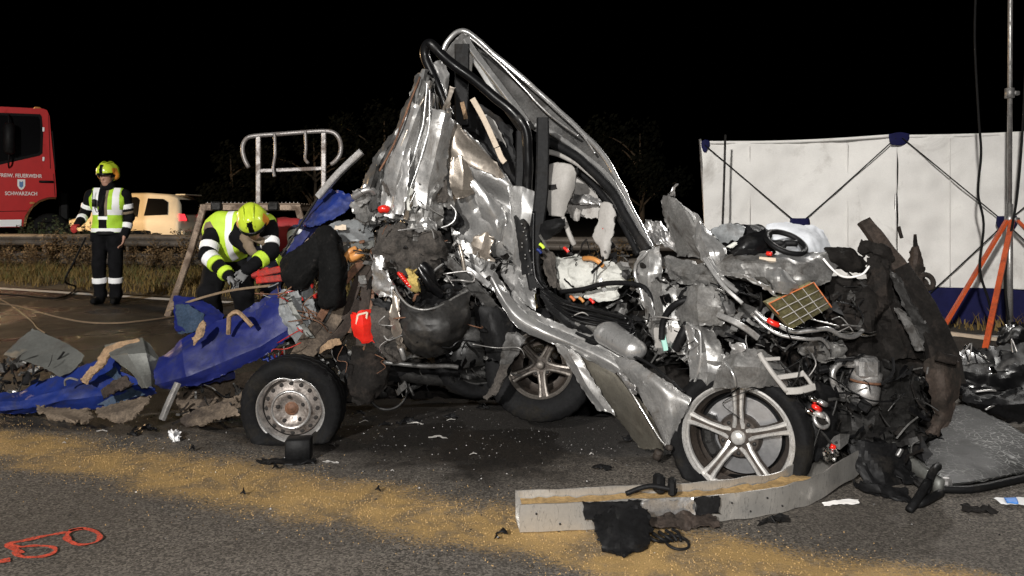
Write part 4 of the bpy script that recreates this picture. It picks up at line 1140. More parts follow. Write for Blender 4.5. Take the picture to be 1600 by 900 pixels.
# ---- the colleague crouching behind
c0 = P(436, 0, 7.95)
co = thing('person', 'crouching fire-fighter in red and navy jacket behind the bending colleague', 'person', (c0.x, 7.95, 0))
ct = [((-.02, .32, .68), (.12, .32, .68), .15, .15, 7), ((.05, .3, .72), (.03, .08, .95), .165, .17, 6), ((-.15, .02, .98), (.17, .02, .98), .12, .12, 6), ((-.15, -.02, 1.03), (.17, -.02, 1.03), .08, .08, 6)]
cl = [((-.06, .3, .66), (-.08, -.02, .42), .12, .1, 7), ((-.08, -.02, .42), (-.07, .15, .12), .1, .085, 7), ((.16, .3, .66), (.2, 0, .42), .12, .1, 7), ((.2, 0, .42), (.18, .16, .12), .1, .085, 7)]
cb = [((-.07, .15, .12), (-.07, .13, .055), .07, .06, 2), ((-.07, .12, .045), (-.07, -.03, .042), .05, .042, 2), ((.18, .16, .12), (.18, .14, .055), .07, .06, 2), ((.18, .13, .045), (.2, -.02, .042), .05, .042, 2)]
ca = [((-.16, -.02, 1.0), (-.2, -.2, .8), .085, .07, 7), ((-.2, -.2, .8), (-.12, -.4, .68), .07, .055, 7), ((.18, -.02, 1.0), (.23, -.2, .8), .088, .07, 7), ((.23, -.2, .8), (.02, -.4, .66), .07, .055, 7)]
hc3 = (-.16, -.26, 1.03)
hp3, f3, u3, r3 = head_prims(hc3, (-.2, -.7, -.68), (0, -.7, .7))
nk3 = [((-.05, -.06, 1.02), (-.13, -.18, 1.02), .08, .065, 7)]
g3 = hand((-.12, -.41, .67), (.3, -.6, -.6), (.3, -.2, -1), 4, .8, -1); g4 = hand((.01, -.41, .65), (-.5, -.5, -.6), (-.3, -.3, -1), 4, .8, 1)
sdf_obj('body', ct + cl + cb + ca + nk3 + hp3 + g3 + g4, BODY, co, .011, .03, .004, 24)
eyes(co, hc3, f3, u3, r3)
helmet(co, (-.16, -.26, 1.045), f3, u3, r3)
band(co, ca, 2, .25, .5, ['retro'], infl=.01); band(co, ca, 2, .62, .86, ['retro'], infl=.01); band(co, ca, 3, .1, .35, ['retro'], infl=.01); band(co, ca, 3, .6, .8, ['hivis_lime'], infl=.01)
band(co, ca, 0, .4, .7, ['retro'], infl=.01)

# ================================================================== WHEELS
def place(c, yaw, camber=0.0, spin=0.0):
    return Matrix.Translation(c) @ Matrix.Rotation(R(yaw), 4, 'Z') @ Matrix.Rotation(R(90 + camber), 4, 'X') @ Matrix.Rotation(R(spin), 4, 'Z')
def tyre(name, parent, M, r, rr, w, flat=True, seed=1, tread=True):
    V, Fc = [], []
    n = 72
    prof = [(rr * .97, -w * .36), (rr * 1.03, -w * .44), (rr + (r - rr) * .35, -w * .5), (rr + (r - rr) * .7, -w * .49), (r * .965, -w * .42), (r * .985, -w * .36), (r, -w * .3), (r, -w * .16), (r * .982, -w * .145), (r * .982, -w * .12), (r, -w * .105), (r, w * .105), (r * .982, w * .12), (r * .982, w * .145), (r, w * .16), (r, w * .3), (r * .985, w * .36), (r * .965, w * .42), (rr + (r - rr) * .7, w * .49), (rr + (r - rr) * .62, w * .5), (rr + (r - rr) * .35, w * .5), (rr * 1.06, w * .45), (rr * 1.02, w * .41), (rr * .97, w * .36)]
    k = len(prof)
    for i in range(n):
        a = 2 * math.pi * i / n
        for q, h in prof:
            if tread and q > r * .96 and i % 2: q -= .004
            V.append(M @ Vector((q * math.cos(a), q * math.sin(a), h)))
    for i in range(n):
        for j in range(k - 1):
            Fc.append((i * k + j, ((i + 1) % n) * k + j, ((i + 1) % n) * k + j + 1, i * k + j + 1))
    if flat:
        c = M @ Vector((0, 0, 0)); ax = (M.to_3x3() @ Vector((0, 0, 1)))
        for v in V:
            if v.z < .06:
                d = (v - c).dot(ax); push = (.06 - v.z) * .45
                v += Vector((ax.x, ax.y, 0)) * (push if d > 0 else -push)
            if v.z < .004: v.z = .004 + .0 * v.z
            v += .004 * noise.noise_vector(v * 7 + Vector((seed, 0, 0)))
            if v.z < .003: v.z = .003
    return sharp(obj(name, V, Fc, 'rubber', parent), 50)
def alloy_wheel(parent, M, r, rr, w, spin=0, disc=True, seed=1, am='alloy'):
    t = tyre('wheel', parent, M, r, rr, w, True, seed)
    o = w * .30
    obj('rim_barrel', *lathe([(rr * .62, -w * .3), (rr * .86, -w * .25), (rr * .88, w * .1), (rr * .9, w * .28)], 64, M), 'alloy_dark', t)
    sharp(obj('rim_lip', *lathe([(rr * .9, o - .01), (rr * .915, o + .006), (rr * .95, o + .012), (rr * .955, o + .022), (rr * .99, o + .03), (rr * 1.02, o + .026), (rr * 1.03, o + .01), (rr * 1.0, o - .02)], 72, M), am, t), 25)
    obj('rim_groove', *lathe([(rr * .82, o - .045), (rr * .86, o - .03), (rr * .9, o - .012)], 64, M), 'alloy_dark', t)
    if disc:
        sharp(obj('brake_disc', *lathe([(rr * .3, -.004), (rr * .36, .006), (rr * .72, .006), (rr * .72, -.012), (rr * .36, -.012)], 64, M @ Matrix.Translation((.006, 0, -w * .02))), 'disc', t), 25)
        cal = [box(Vector((rr * .58 * math.cos(a), rr * .58 * math.sin(a), .0)), (.05, .085, .075), a, .012) for a in (2.85, 3.25, 3.6)]
        V, Fc = join(*cal); obj('caliper', [M @ v for v in V], Fc, 'dark_metal', t, False)
        obj('backing_plate', *lathe([(rr * .1, -.04), (rr * .8, -.04), (rr * .8, -.045), (rr * .1, -.045)], 40, M), 'black_plastic', t)
    for k in range(5):
        a0 = R(90 + spin + 72 * k); ca, sa = math.cos(a0), math.sin(a0)
        V, Fc = [], []
        st_ = [(rr * .17, .026, o - .012), (rr * .3, .0185, o - .002), (rr * .55, .0165, o + .006), (rr * .8, .02, o + .009), (rr * .955, .026, o + .012)]
        pr = [(-1.5, -.03), (-1.25, -.008), (-.95, .0), (-.5, .001), (-.3, -.007), (.3, -.007), (.5, .001), (.95, 0), (1.25, -.008), (1.5, -.03)]
        for q, hw_, z in st_:
            for u, dz in pr:
                x, y = q, u * hw_
                V.append(M @ Vector((x * ca - y * sa, x * sa + y * ca, z + dz)))
        kk = len(pr)
        for i in range(len(st_) - 1):
            for j in range(kk - 1): Fc.append((i * kk + j, i * kk + kk + j, i * kk + kk + j + 1, i * kk + j + 1))
        sk_ = sharp(obj('spoke', V, Fc, [am, 'alloy_dark'], t, True, [1 if j in (0, 4, 8) else 0 for i in range(len(st_) - 1) for j in range(kk - 1)]), 25)
        b = a0 + R(36)
        bl_ = Matrix.Translation((rr * .285 * math.cos(a0), rr * .285 * math.sin(a0), o - .008))
        obj('wheel_bolt', *lathe([(0, .012), (.007, .012), (.0095, .008), (.0095, -.01)], 6, M @ Matrix.Translation((rr * .3 * math.cos(b), rr * .3 * math.sin(b), o - .022))), 'dark_metal', t)
    sharp(obj('hub', *lathe([(0, o - .012), (rr * .2, o - .012), (rr * .36, o - .016), (rr * .4, o - .03), (rr * .42, o - .06)], 40, M), 'alloy_dark', t), 25)
    cap = obj('hub_cap', *lathe([(0, o + .012), (rr * .09, o + .011), (rr * .125, o + .006), (rr * .135, o - .006), (rr * .135, o - .016)], 32, M), am, t)
    return t
def steel_wheel(parent, M, r, rr, w, seed=3):
    t = tyre('wheel', parent, M, r, rr, w, True, seed)
    V, Fc = lathe([(rr * .9, w * .1), (rr * .93, w * .3), (rr * .97, w * .38), (rr * 1.02, w * .43), (rr * 1.05, w * .42), (rr * 1.04, w * .36)], 72, M)
    ci = M @ Vector((0, 0, 0))
    for i, v in enumerate(V):                          # the bent flange
        a = (i // 6) / 72 * 2 * math.pi
        d = (v - ci)
        V[i] = ci + d * (1 - .1 * math.exp(-((a - 1.5) / .22) ** 2) - .05 * math.exp(-((a - .35) / .3) ** 2))
    obj('rim_flange', V, Fc, 'bare_metal', t)
    z0 = w * .16
    obj('rim_disc', *lathe([(.03, z0 + .012), (rr * .3, z0 + .014), (rr * .4, z0 + .03), (rr * .5, z0 + .034), (rr * .6, z0 + .02), (rr * .82, z0 + .004), (rr * .9, z0 - .02), (rr * .93, z0 - .03)], 72, M), 'steel_rim', t)
    obj('rim_ring', *lathe([(rr * .53, z0 + .03), (rr * .55, z0 + .039), (rr * .59, z0 + .036), (rr * .6, z0 + .024)], 64, M), 'bare_metal', t)
    for k in range(16):
        a = 2 * math.pi * k / 16
        MM = M @ Matrix.Translation((rr * .76 * math.cos(a), rr * .76 * math.sin(a), z0 + .009)) @ Matrix.Rotation(a, 4, 'Z')
        obj('vent_hole', *lathe([(0, .003), (.009, .003), (.0115, .0), (.0115, -.006)], 12, MM), 'rim_hole', t)
    for k in range(5):
        a = 2 * math.pi * k / 5 + .4
        obj('bolt_hole', *lathe([(0, .004), (.009, .004), (.011, .0), (.011, -.006)], 10, M @ Matrix.Translation((rr * .4 * math.cos(a), rr * .4 * math.sin(a), z0 + .03))), 'rim_hole', t)
    obj('hub_centre', *lathe([(0, z0 + .02), (rr * .13, z0 + .02), (rr * .16, z0 + .012), (rr * .2, z0 + .018), (rr * .22, z0 + .008)], 32, M), 'rust', t)
    return t

# ================================================================== SILVER CAR
CAR = thing('wrecked_car', 'crushed silver car with five-spoke alloy wheels and torn-up roof', 'car', (.55, 3.9, 0))
VAN = thing('wrecked_van', 'crushed silver van with black bumper pressed against the silver car', 'van', (-.4, 4.15, 0))
TRL = thing('wrecked_trailer', 'flattened trailer with steel wheel and torn blue tarpaulin', 'trailer', (-1.2, 4.1, 0))

Mw = place(P(1157, 679, 3.42), -26, 0)
alloy_wheel(CAR, Mw, .302, .228, .2, 0, True, 1)
Mr = place(P(846, 570, 4.22), -8, -10, 22)
alloy_wheel(CAR, Mr, .298, .172, .2, 22, False, 2, 'alloy_old')
Mt = place(P(742, 546, 4.4), 24, -6)
w3 = tyre('wheel', VAN, Mt, .262, .19, .19, True, 4)
obj('rim_inside', *lathe([(0, .03), (.05, .03), (.09, .0), (.15, -.01), (.17, .04), (.188, .07), (.197, .074)], 48, Mt), 'grey_metal', w3)
Ms = place(P(459, 634, 4.02), 1, 6)
steel_wheel(TRL, Ms, .256, .166, .165, 3)

# ---- roof torn up into a peak
def rows(*r): return [list(x) for x in r]
sheet('roof_panel', 'grey_metal', rows(
    [(716, 62, .55), (732, 56, .55), (775, 88, .55), (832, 137, .5), (895, 192, .45), (945, 246, .35), (980, 310, .3), (1008, 365, .25)],
    [(714, 78, .5), (734, 82, .5), (778, 122, .5), (832, 170, .45), (885, 216, .4), (935, 268, .3), (970, 325, .25), (1000, 375, .2)],
    [(712, 92, .45), (738, 100, .45), (782, 150, .45), (828, 198, .4), (875, 232, .35), (925, 285, .25), (962, 340, .2), (995, 384, .18)]), CAR, (60, 14), .014, 8, .004)
pipe('roof_rail', 'silver_clean', [(690, 84, .4), (700, 66, .4), (714, 51, .4), (730, 50, .4), (752, 68, .4), (800, 107, .4), (850, 152, .38), (900, 198, .35), (940, 240, .3), (966, 282, .25), (990, 332, .2), (1022, 394, .12)], 4.5, CAR, 60, 10, True, False, .006)
pipe('roof_seam', 'bare_metal', [(733, 57, .36), (790, 108, .36), (842, 164, .34), (872, 190, .32), (904, 213, .3)], 2.0, CAR, 40, 6, True, False, .003)
pipe('roof_seam', 'bare_metal', [(760, 76, .36), (830, 136, .36), (884, 186, .32), (912, 214, .3), (930, 240, .28)], 1.6, CAR, 40, 6, True, False, .003)
bar('window_frame', 'silver_clean', [(727, 60, .3), (742, 84, .3), (776, 128, .3), (806, 168, .3), (823, 192, .28)], 11, 8, CAR, 24, True, .4)
bar('window_frame', 'silver', [(737, 88, .34), (748, 104, .34), (768, 136, .34), (792, 172, .32), (816, 206, .3)], 9, 6, CAR, 24, True, -.3)
bar('rail_trim', 'silver_clean', [(836, 196, .2), (856, 204, .2), (906, 238, .18), (950, 276, .14), (982, 326, .1), (1018, 392, .06)], 7, 6, CAR, 40, True, .3, False, .004)
pipe('door_seal', 'black_plastic', [(838, 214, .16), (870, 226, .16), (912, 254, .14), (952, 294, .1), (984, 346, .06), (1012, 392, .04)], 8, CAR, 40, 10, True, False, .006)
pipe('pillar_trim', 'trim_grey', [(858, 238, .2), (880, 244, .18), (905, 258, .16), (944, 290, .14), (968, 318, .12), (992, 360, .1), (1009, 392, .08)], 4.6, CAR, 40, 8, True, False, .006)
pipe('pillar_trim', 'black_plastic', [(892, 262, .26), (920, 282, .24), (952, 318, .2), (974, 352, .16), (998, 398, .12)], 5.5, CAR, 30, 8)
sheet('roof_skin', 'grey_metal', rows([(800, 138, .5), (850, 182, .46), (905, 222, .4), (950, 270, .36)], [(812, 160, .48), (856, 200, .44), (908, 238, .38), (955, 288, .34)], [(822, 180, .46), (866, 216, .42), (912, 252, .36), (960, 306, .32)]), CAR, (40, 14), .02, 10)
sheet('roof_corner', 'silver', rows([(690, 92, .38), (704, 70, .38), (722, 54, .38), (733, 54, .4)], [(694, 98, .4), (706, 82, .4), (722, 66, .4), (732, 72, .42)], [(698, 104, .42), (708, 92, .42), (722, 78, .42), (730, 86, .44)]), CAR, (16, 12), .012, 14, .006)
bar('roof_pillar', 'black_plastic', [(722, 70, .3), (722, 110, .28), (721, 150, .26), (722, 196, .24)], (25, 22), 10, CAR, 10, True)
bar('roof_pillar', 'trim_grey', [(733, 80, .34), (733, 100, .34), (731, 124, .34)], 11, 4, CAR, 6)
sheet('pillar_scrap', 'silver', rows([(674, 98, .3), (690, 96, .32)], [(680, 112, .3), (700, 116, .32)], [(688, 130, .3), (700, 140, .3)], [(697, 146, .3), (699, 150, .3)]), CAR, (8, 12), .012, 20)
pipe('roof_hoop', 'black_gloss', [(704, 184, .02), (690, 150, .02), (672, 108, .02), (663, 84, .02), (666, 70, .0), (676, 72, -.02), (700, 94, -.02), (740, 124, -.02), (780, 158, -.02), (806, 180, -.02), (820, 200, -.02), (824, 236, 0), (824, 300, .04), (826, 340, .06)], 8, CAR, 90, 14, True, False, .008)
bar('pillar_post', 'black_plastic', [(848, 184, -.02), (848, 230, -.02), (846, 300, -.02), (838, 360, -.02), (832, 410, -.02), (838, 450, -.02)], (19, 24), 14, CAR, 24)
bar('pillar_post', 'black_plastic', [(818, 205, .1), (816, 280, .1), (812, 350, .08), (812, 430, .06)], (24, 22), 12, CAR, 20)
pl = sheet('pillar_plate', 'black_plastic', rows([(803, 338, -.04), (816, 332, -.04), (824, 342, -.03)], [(808, 370, -.05), (822, 368, -.06), (830, 372, -.04)], [(812, 400, -.05), (826, 398, -.06), (834, 402, -.04)], [(816, 430, -.05), (832, 428, -.06), (842, 432, -.04)]), CAR, (14, 24), .006, 10, .003)
random.seed(3)
for k in range(14):
    x = 812 + random.uniform(0, 14) + k * .6; y = 350 + k * 6
    c = Q((x, y, -.075)); V, Fc = lathe([(0, .004), (.003, .003), (.0045, 0)], 8, Matrix.Translation(c) @ Matrix.Rotation(R(90), 4, 'X'))
    obj('rivet', V, Fc, 'bare_metal', pl)
pipe('seat_belt', 'black_gloss', [(834, 330, -.05), (833, 380, -.05), (836, 430, -.06), (850, 452, -.08)], 3, CAR, 20, 6)
bar('lining_strip', 'beige', [(738, 154, .1), (756, 186, .1), (776, 230, .1)], 9, 3, CAR, 8)
bar('lining_strip', 'beige', [(777, 231, .1), (783, 246, .1), (789, 254, .1)], 9, 3, CAR, 4)
bar('lining_strip', 'wood', [(722, 160, .16), (726, 176, .14), (728, 186, .14)], 7, 3, CAR, 4)
sheet('window_lining', 'trim_grey', rows([(752, 176, .3), (768, 186, .28)], [(766, 200, .3), (784, 214, .28)], [(776, 214, .3), (790, 228, .28)]), CAR, (10, 10), .01, 9)
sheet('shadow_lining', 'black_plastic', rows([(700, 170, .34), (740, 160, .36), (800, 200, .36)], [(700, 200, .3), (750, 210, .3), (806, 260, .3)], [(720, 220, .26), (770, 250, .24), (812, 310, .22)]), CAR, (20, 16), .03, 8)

# ---- big crumpled silver wall in the middle
sheet('side_panel', 'silver', rows(
    [(692, 192, .06), (706, 188, .02), (724, 204, .0), (742, 222, .0)],
    [(688, 232, .06), (708, 232, -.02), (742, 238, -.02), (778, 262, -.02)],
    [(694, 275, .02), (716, 270, -.06), (758, 272, -.06), (800, 288, -.02)],
    [(702, 310, .02), (730, 306, -.04), (766, 308, .04), (812, 318, .0)],
    [(702, 345, .04), (732, 346, .02), (770, 340, -.06), (816, 356, .02)],
    [(716, 378, .06), (742, 376, .0), (774, 372, -.04), (818, 396, .02)],
    [(742, 408, .06), (762, 404, .02), (788, 408, .0), (822, 436, .02)]), CAR, (46, 56), .026, 6, .006, .003, 5)
sheet('side_panel_flap', 'warm_lit_silver', rows([(707, 245, -.1), (722, 240, -.11), (734, 262, -.1)], [(702, 270, -.1), (724, 268, -.13), (742, 282, -.1)], [(703, 290, -.09), (722, 296, -.12), (742, 296, -.08)], [(712, 312, -.06), (724, 308, -.08), (742, 300, -.06)]), CAR, (20, 22), .014, 10, .005, lin=True)
sheet('side_panel_top', 'warm_lit_silver', rows([(697, 200, -.04), (708, 190, -.06), (728, 208, -.05)], [(692, 225, -.04), (712, 216, -.08), (756, 236, -.06)], [(694, 246, -.02), (716, 240, -.09), (780, 262, -.05)], [(702, 258, -.04), (730, 258, -.09), (795, 284, -.04)]), CAR, (30, 26), .012, 7, .006)
sheet('side_panel_lip', 'silver_clean', rows([(732, 276, -.08), (748, 286, -.1), (764, 300, -.08)], [(744, 302, -.09), (762, 312, -.12), (776, 316, -.08)], [(750, 332, -.08), (772, 336, -.11), (786, 330, -.07)], [(756, 352, -.06), (776, 352, -.1), (790, 346, -.06)], [(768, 388, -.04), (784, 376, -.07), (792, 366, -.04)]), CAR, (18, 30), .02, 8, .006)
sheet('door_edge', 'silver', rows([(796, 290, -.03), (816, 292, -.05), (834, 300, -.03)], [(798, 330, -.03), (816, 330, -.05), (836, 336, -.03)], [(796, 372, -.02), (808, 372, -.04), (816, 376, -.02)], [(786, 410, 0), (800, 412, -.02), (812, 416, 0)]), CAR, (18, 26), .012, 6, .004, lin=True)
sheet('door_edge', 'warm_lit_silver', rows([(741, 372, -.09), (758, 362, -.1), (772, 372, -.09)], [(738, 384, -.08), (752, 390, -.1), (766, 396, -.08)], [(740, 396, -.06), (756, 404, -.07), (772, 408, -.06)]), CAR, (14, 12), .01, 12, lin=True)

# ---- cabin: seat, headlining, airbag, dashboard
bk = sheet('seat_back', 'trim_grey', rows([(853, 262, .1), (868, 256, .08), (886, 257, .08), (899, 264, .1)], [(853, 285, .08), (868, 284, .05), (884, 284, .05), (894, 288, .09)], [(857, 310, .08), (866, 310, .06), (876, 312, .06), (886, 314, .09)], [(862, 335, .1), (868, 336, .08), (874, 338, .08), (880, 338, .1)]), CAR, (20, 24), .006, 5, .002, .02, None, True)
sheet('seat_slot', 'black_plastic', rows([(857, 289, .025), (877, 287, .025)], [(858, 297, .025), (876, 295, .025)]), bk, (8, 6), .002, 8, 0, .004, None, True)
sheet('seat_side', 'grey_metal', rows([(899, 264, .1), (902, 262, .2)], [(892, 292, .1), (897, 290, .2)], [(882, 326, .1), (886, 322, .2)]), CAR, (6, 16), .006, 9)
sheet('headliner', 'trim_grey', rows([(900, 272, .36), (915, 276, .38), (932, 300, .36)], [(894, 296, .34), (920, 300, .34), (940, 318, .32)], [(885, 318, .3), (915, 320, .3), (946, 330, .28)], [(882, 332, .28), (915, 340, .28), (948, 344, .26)]), CAR, (22, 22), .014, 9, .006)
sheet('foil_lining', 'bare_metal', rows([(886, 306, .25), (915, 304, .24), (940, 314, .24)], [(886, 312, .24), (915, 312, .22), (940, 318, .22)], [(888, 318, .24), (915, 318, .22), (938, 320, .22)]), CAR, (26, 12), .02, 26, .006)
sheet('headliner_flap', 'trim_grey', rows([(884, 324, .22), (898, 322, .2), (906, 330, .2)], [(892, 336, .22), (900, 338, .2), (906, 340, .22)], [(898, 344, .22), (902, 345, .2), (905, 344, .22)]), CAR, (10, 10), .008, 10)
sv = sheet('sun_visor', 'trim_grey', rows([(941, 318, .12), (952, 316, .11), (961, 328, .12)], [(936, 346, .11), (950, 344, .1), (961, 350, .12)], [(928, 370, .1), (944, 372, .09), (956, 374, .11)], [(938, 384, .1), (946, 388, .09), (952, 386, .11)], [(943, 402, .1), (945, 404, .1), (947, 402, .11)]), CAR, (14, 24), .005, 6, .003, .012, None, True)
sheet('warning_label', 'red_plastic', rows([(940, 356, .088), (946, 358, .088)], [(944, 361, .088), (949, 363, .088)]), sv, (4, 4), .001, 9, 0, .001, None, True)
pipe('seat_handle', 'trim_grey', [(880, 340, .02), (886, 356, .0), (892, 372, .0), (897, 382, .02)], 4, CAR, 12, 8)
sheet('door_mirror_lining', 'black_plastic', rows([(842, 352, -.02), (862, 344, -.06), (882, 344, -.04)], [(842, 364, -.04), (862, 358, -.09), (884, 352, -.05)], [(846, 376, -.04), (862, 372, -.07), (878, 362, -.04)]), CAR, (16, 12), .02, 9)
ab = sheet('airbag', 'white_cloth', rows([(862, 404, .12), (890, 402, .14), (925, 406, .14), (960, 416, .12), (988, 428, .1)], [(868, 418, .04), (895, 420, .0), (925, 420, .02), (958, 424, .04), (984, 432, .06)], [(880, 440, .02), (900, 444, -.04), (925, 440, -.02), (950, 436, 0), (975, 440, .04)], [(896, 458, .04), (908, 462, .0), (925, 456, .02), (945, 450, .02), (968, 450, .04)]), CAR, (50, 36), .03, 11, .006, .003, None)
sheet('airbag_tail', 'white_cloth', rows([(918, 456, .0), (940, 452, .0), (968, 448, .02)], [(914, 464, -.02), (940, 464, -.02), (966, 462, .0)], [(925, 470, .0), (945, 470, -.02), (966, 468, .02)]), CAR, (22, 12), .018, 16, .005)
pipe('grab_handle', 'amber', [(912, 404, .06), (924, 404, .02), (934, 408, .0), (942, 416, .02)], 4, CAR, 14, 8)
pipe('cable_loom', 'black_plastic', [(876, 456, -.06), (910, 452, -.08), (940, 444, -.08), (972, 442, -.08), (1000, 446, -.08), (1012, 456, -.08), (1022, 480, -.08), (1032, 510, -.06)], 4, CAR, 40, 8)
sheet('inner_sill', 'black_plastic', rows([(842, 446, -.04), (880, 468, -.04), (930, 480, -.04), (985, 492, -.04)], [(846, 464, -.1), (884, 484, -.1), (934, 496, -.1), (990, 506, -.08)], [(856, 486, -.12), (890, 502, -.12), (936, 512, -.1), (990, 522, -.08)], [(872, 505, -.1), (900, 516, -.1), (940, 526, -.08), (990, 540, -.06)]), CAR, (40, 24), .02, 7)
for k in range(4):
    pipe('sill_seal', 'black_gloss', [(846 + 6 * k, 452 + 8 * k, -.12), (880 + 5 * k, 474 + 8 * k, -.14), (930 + 4 * k, 486 + 8 * k, -.12), (980 + 4 * k, 498 + 8 * k, -.1)], 2.6, CAR, 24, 6)
for (x, y, m) in ((894, 466, 'orange_rubber'), (908, 468, 'amber'), (924, 470, 'red_plastic'), (884, 390, 'red_plastic'), (846, 384, 'hivis_lime'), (842, 392, 'tarp_bright')):
    pipe('connector', m, [(x - 3, y - 3, -.1), (x + 1, y, -.1), (x + 4, y + 4, -.1)], 2.6, CAR, 6, 6)
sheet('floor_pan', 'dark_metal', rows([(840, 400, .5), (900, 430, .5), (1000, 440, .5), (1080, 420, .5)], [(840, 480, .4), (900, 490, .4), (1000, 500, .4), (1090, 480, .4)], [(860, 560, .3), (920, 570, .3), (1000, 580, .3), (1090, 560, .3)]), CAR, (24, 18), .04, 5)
sheet('seat_mount', 'felt', rows([(846, 388, .0), (858, 394, -.02), (866, 402, 0)], [(850, 420, -.02), (862, 424, -.05), (872, 430, -.02)], [(856, 448, -.02), (868, 450, -.05), (880, 456, -.02)]), CAR, (12, 20), .02, 11)

# ---- sill and door sprung outward
sheet('sill', 'silver_clean', rows(
    [(771, 424, -.1), (788, 448, -.1), (812, 480, -.12), (848, 505, -.14), (900, 528, -.14), (960, 556, -.14), (1000, 585, -.12)],
    [(768, 432, -.14), (784, 462, -.15), (806, 494, -.16), (846, 518, -.18), (898, 540, -.18), (955, 568, -.18), (996, 600, -.14)],
    [(768, 442, -.12), (782, 474, -.13), (804, 506, -.14), (844, 528, -.15), (896, 550, -.15), (952, 580, -.15), (990, 612, -.12)]), CAR, (64, 14), .008, 6, .004)
sheet('sill_inner', 'silver', rows(
    [(802, 452, -.04), (816, 474, -.06), (840, 492, -.08), (880, 508, -.08), (930, 528, -.08), (990, 560, -.06)],
    [(800, 466, -.07), (814, 484, -.09), (840, 502, -.11), (880, 518, -.11), (930, 540, -.11), (985, 574, -.09)],
    [(806, 482, -.06), (820, 498, -.08), (846, 512, -.1), (884, 528, -.1), (930, 550, -.1), (980, 586, -.08)]), CAR, (50, 12), .016, 9, .004)
sheet('door_lower', 'olive_silver', rows([(868, 540, -.06), (900, 550, -.1), (940, 562, -.12), (965, 575, -.1)], [(890, 572, -.08), (925, 575, -.14), (965, 590, -.16), (985, 606, -.14)], [(925, 612, -.08), (955, 612, -.15), (990, 625, -.17), (1010, 640, -.15)], [(965, 655, -.06), (990, 655, -.12), (1015, 665, -.15), (1030, 676, -.12)], [(1000, 700, -.02), (1015, 700, -.06), (1028, 702, -.08), (1036, 704, -.05)]), CAR, (34, 46), .009, 6, .005)
sheet('door_skin', 'silver', rows([(958, 556, -.2), (990, 564, -.22), (1030, 590, -.22), (1078, 622, -.18)], [(968, 575, -.22), (1000, 586, -.26), (1036, 606, -.26), (1076, 632, -.2)], [(990, 604, -.22), (1018, 615, -.26), (1044, 630, -.26), (1070, 646, -.2)], [(1018, 650, -.2), (1034, 652, -.24), (1050, 660, -.24), (1060, 668, -.19)], [(1040, 694, -.16), (1044, 694, -.18), (1048, 695, -.18), (1052, 696, -.16)]), CAR, (36, 40), .01, 5, .006, .003)
pipe('door_edge_trim', 'chrome', [(962, 582, -.25), (985, 612, -.25), (1012, 655, -.24), (1030, 685, -.22), (1042, 699, -.2)], 1.6, CAR, 24, 6)
sheet('torn_edge', 'bare_metal', rows([(966, 580, -.27), (976, 590, -.28)], [(978, 602, -.28), (990, 606, -.29)], [(988, 618, -.27), (992, 616, -.27)]), CAR, (8, 12), .014, 22, .006)
obj('door_pin', *join(tube([Q((1042, 699, -.22)), Q((1048, 700, -.24))], .012, 3, 10), tube([Q((1030, 704, -.1)), Q((1026, 716, -.1))], .02, 3, 10)), 'alloy_dark', CAR)
V, Fc = surface_nets(field([(tuple(Q((952, 522, -.14))), tuple(Q((990, 546, -.16))), .075, .062, 0, (1, .62, .8))]), *bounds([(tuple(Q((952, 522, -.14))), tuple(Q((990, 546, -.16))), .1, .1)], .02), .007)
obj('door_mirror', [Vector(v) for v in V], [tuple(int(i) for i in q) for q in Fc], 'silver_clean', CAR)
pipe('mirror_foot', 'black_plastic', [(920, 536, -.1), (934, 530, -.12), (944, 528, -.14)], 8, CAR, 8, 10)
pipe('sill_line', 'black_plastic', [(900, 520, -.13), (960, 545, -.16), (1010, 566, -.2), (1040, 588, -.23), (1068, 612, -.23)], 2.4, CAR, 24, 6)

# ---- front pillar foot, torn wing and scuttle
sheet('pillar_foot', 'silver', rows([(1004, 398, -.02), (1016, 390, -.04), (1030, 384, 0)], [(994, 412, -.04), (1014, 410, -.08), (1032, 412, -.02)], [(990, 432, -.04), (1012, 430, -.08), (1034, 426, -.02)], [(998, 446, -.02), (1014, 450, -.06), (1028, 444, 0)]), CAR, (20, 26), .02, 9, .006, lin=True)
pipe('pillar_seam', 'silver_clean', [(1012, 392, -.06), (1004, 402, -.07), (994, 412, -.07), (992, 430, -.07), (1000, 450, -.08), (1006, 474, -.08)], 2.4, CAR, 20, 6)
sheet('pillar_tail', 'silver', rows([(996, 448, -.06), (1010, 452, -.08)], [(1004, 470, -.08), (1018, 470, -.1)], [(1008, 490, -.08), (1022, 486, -.1)], [(1016, 512, -.06), (1028, 506, -.08)]), CAR, (10, 20), .016, 12, lin=True)
sheet('foil_shield', 'bare_metal', rows([(1010, 346, .34), (1030, 352, .34), (1052, 372, .34)], [(1012, 360, .32), (1030, 366, .3), (1054, 382, .32)], [(1016, 376, .3), (1034, 382, .28), (1054, 392, .3)]), CAR, (26, 18), .035, 22, .01)
sheet('wing', 'silver_dirty', rows([(1036, 306, .08), (1044, 304, .06), (1054, 312, .05), (1062, 318, .06)], [(1034, 322, .08), (1050, 324, .02), (1072, 330, .0), (1090, 338, .04)], [(1042, 348, .08), (1062, 350, .02), (1084, 352, -.02), (1104, 362, .02)], [(1050, 376, .08), (1070, 378, .02), (1092, 380, -.02), (1122, 386, .02)], [(1056, 400, .1), (1076, 400, .04), (1100, 402, .0), (1138, 398, .02)]), CAR, (34, 36), .016, 6, .008, lin=True)
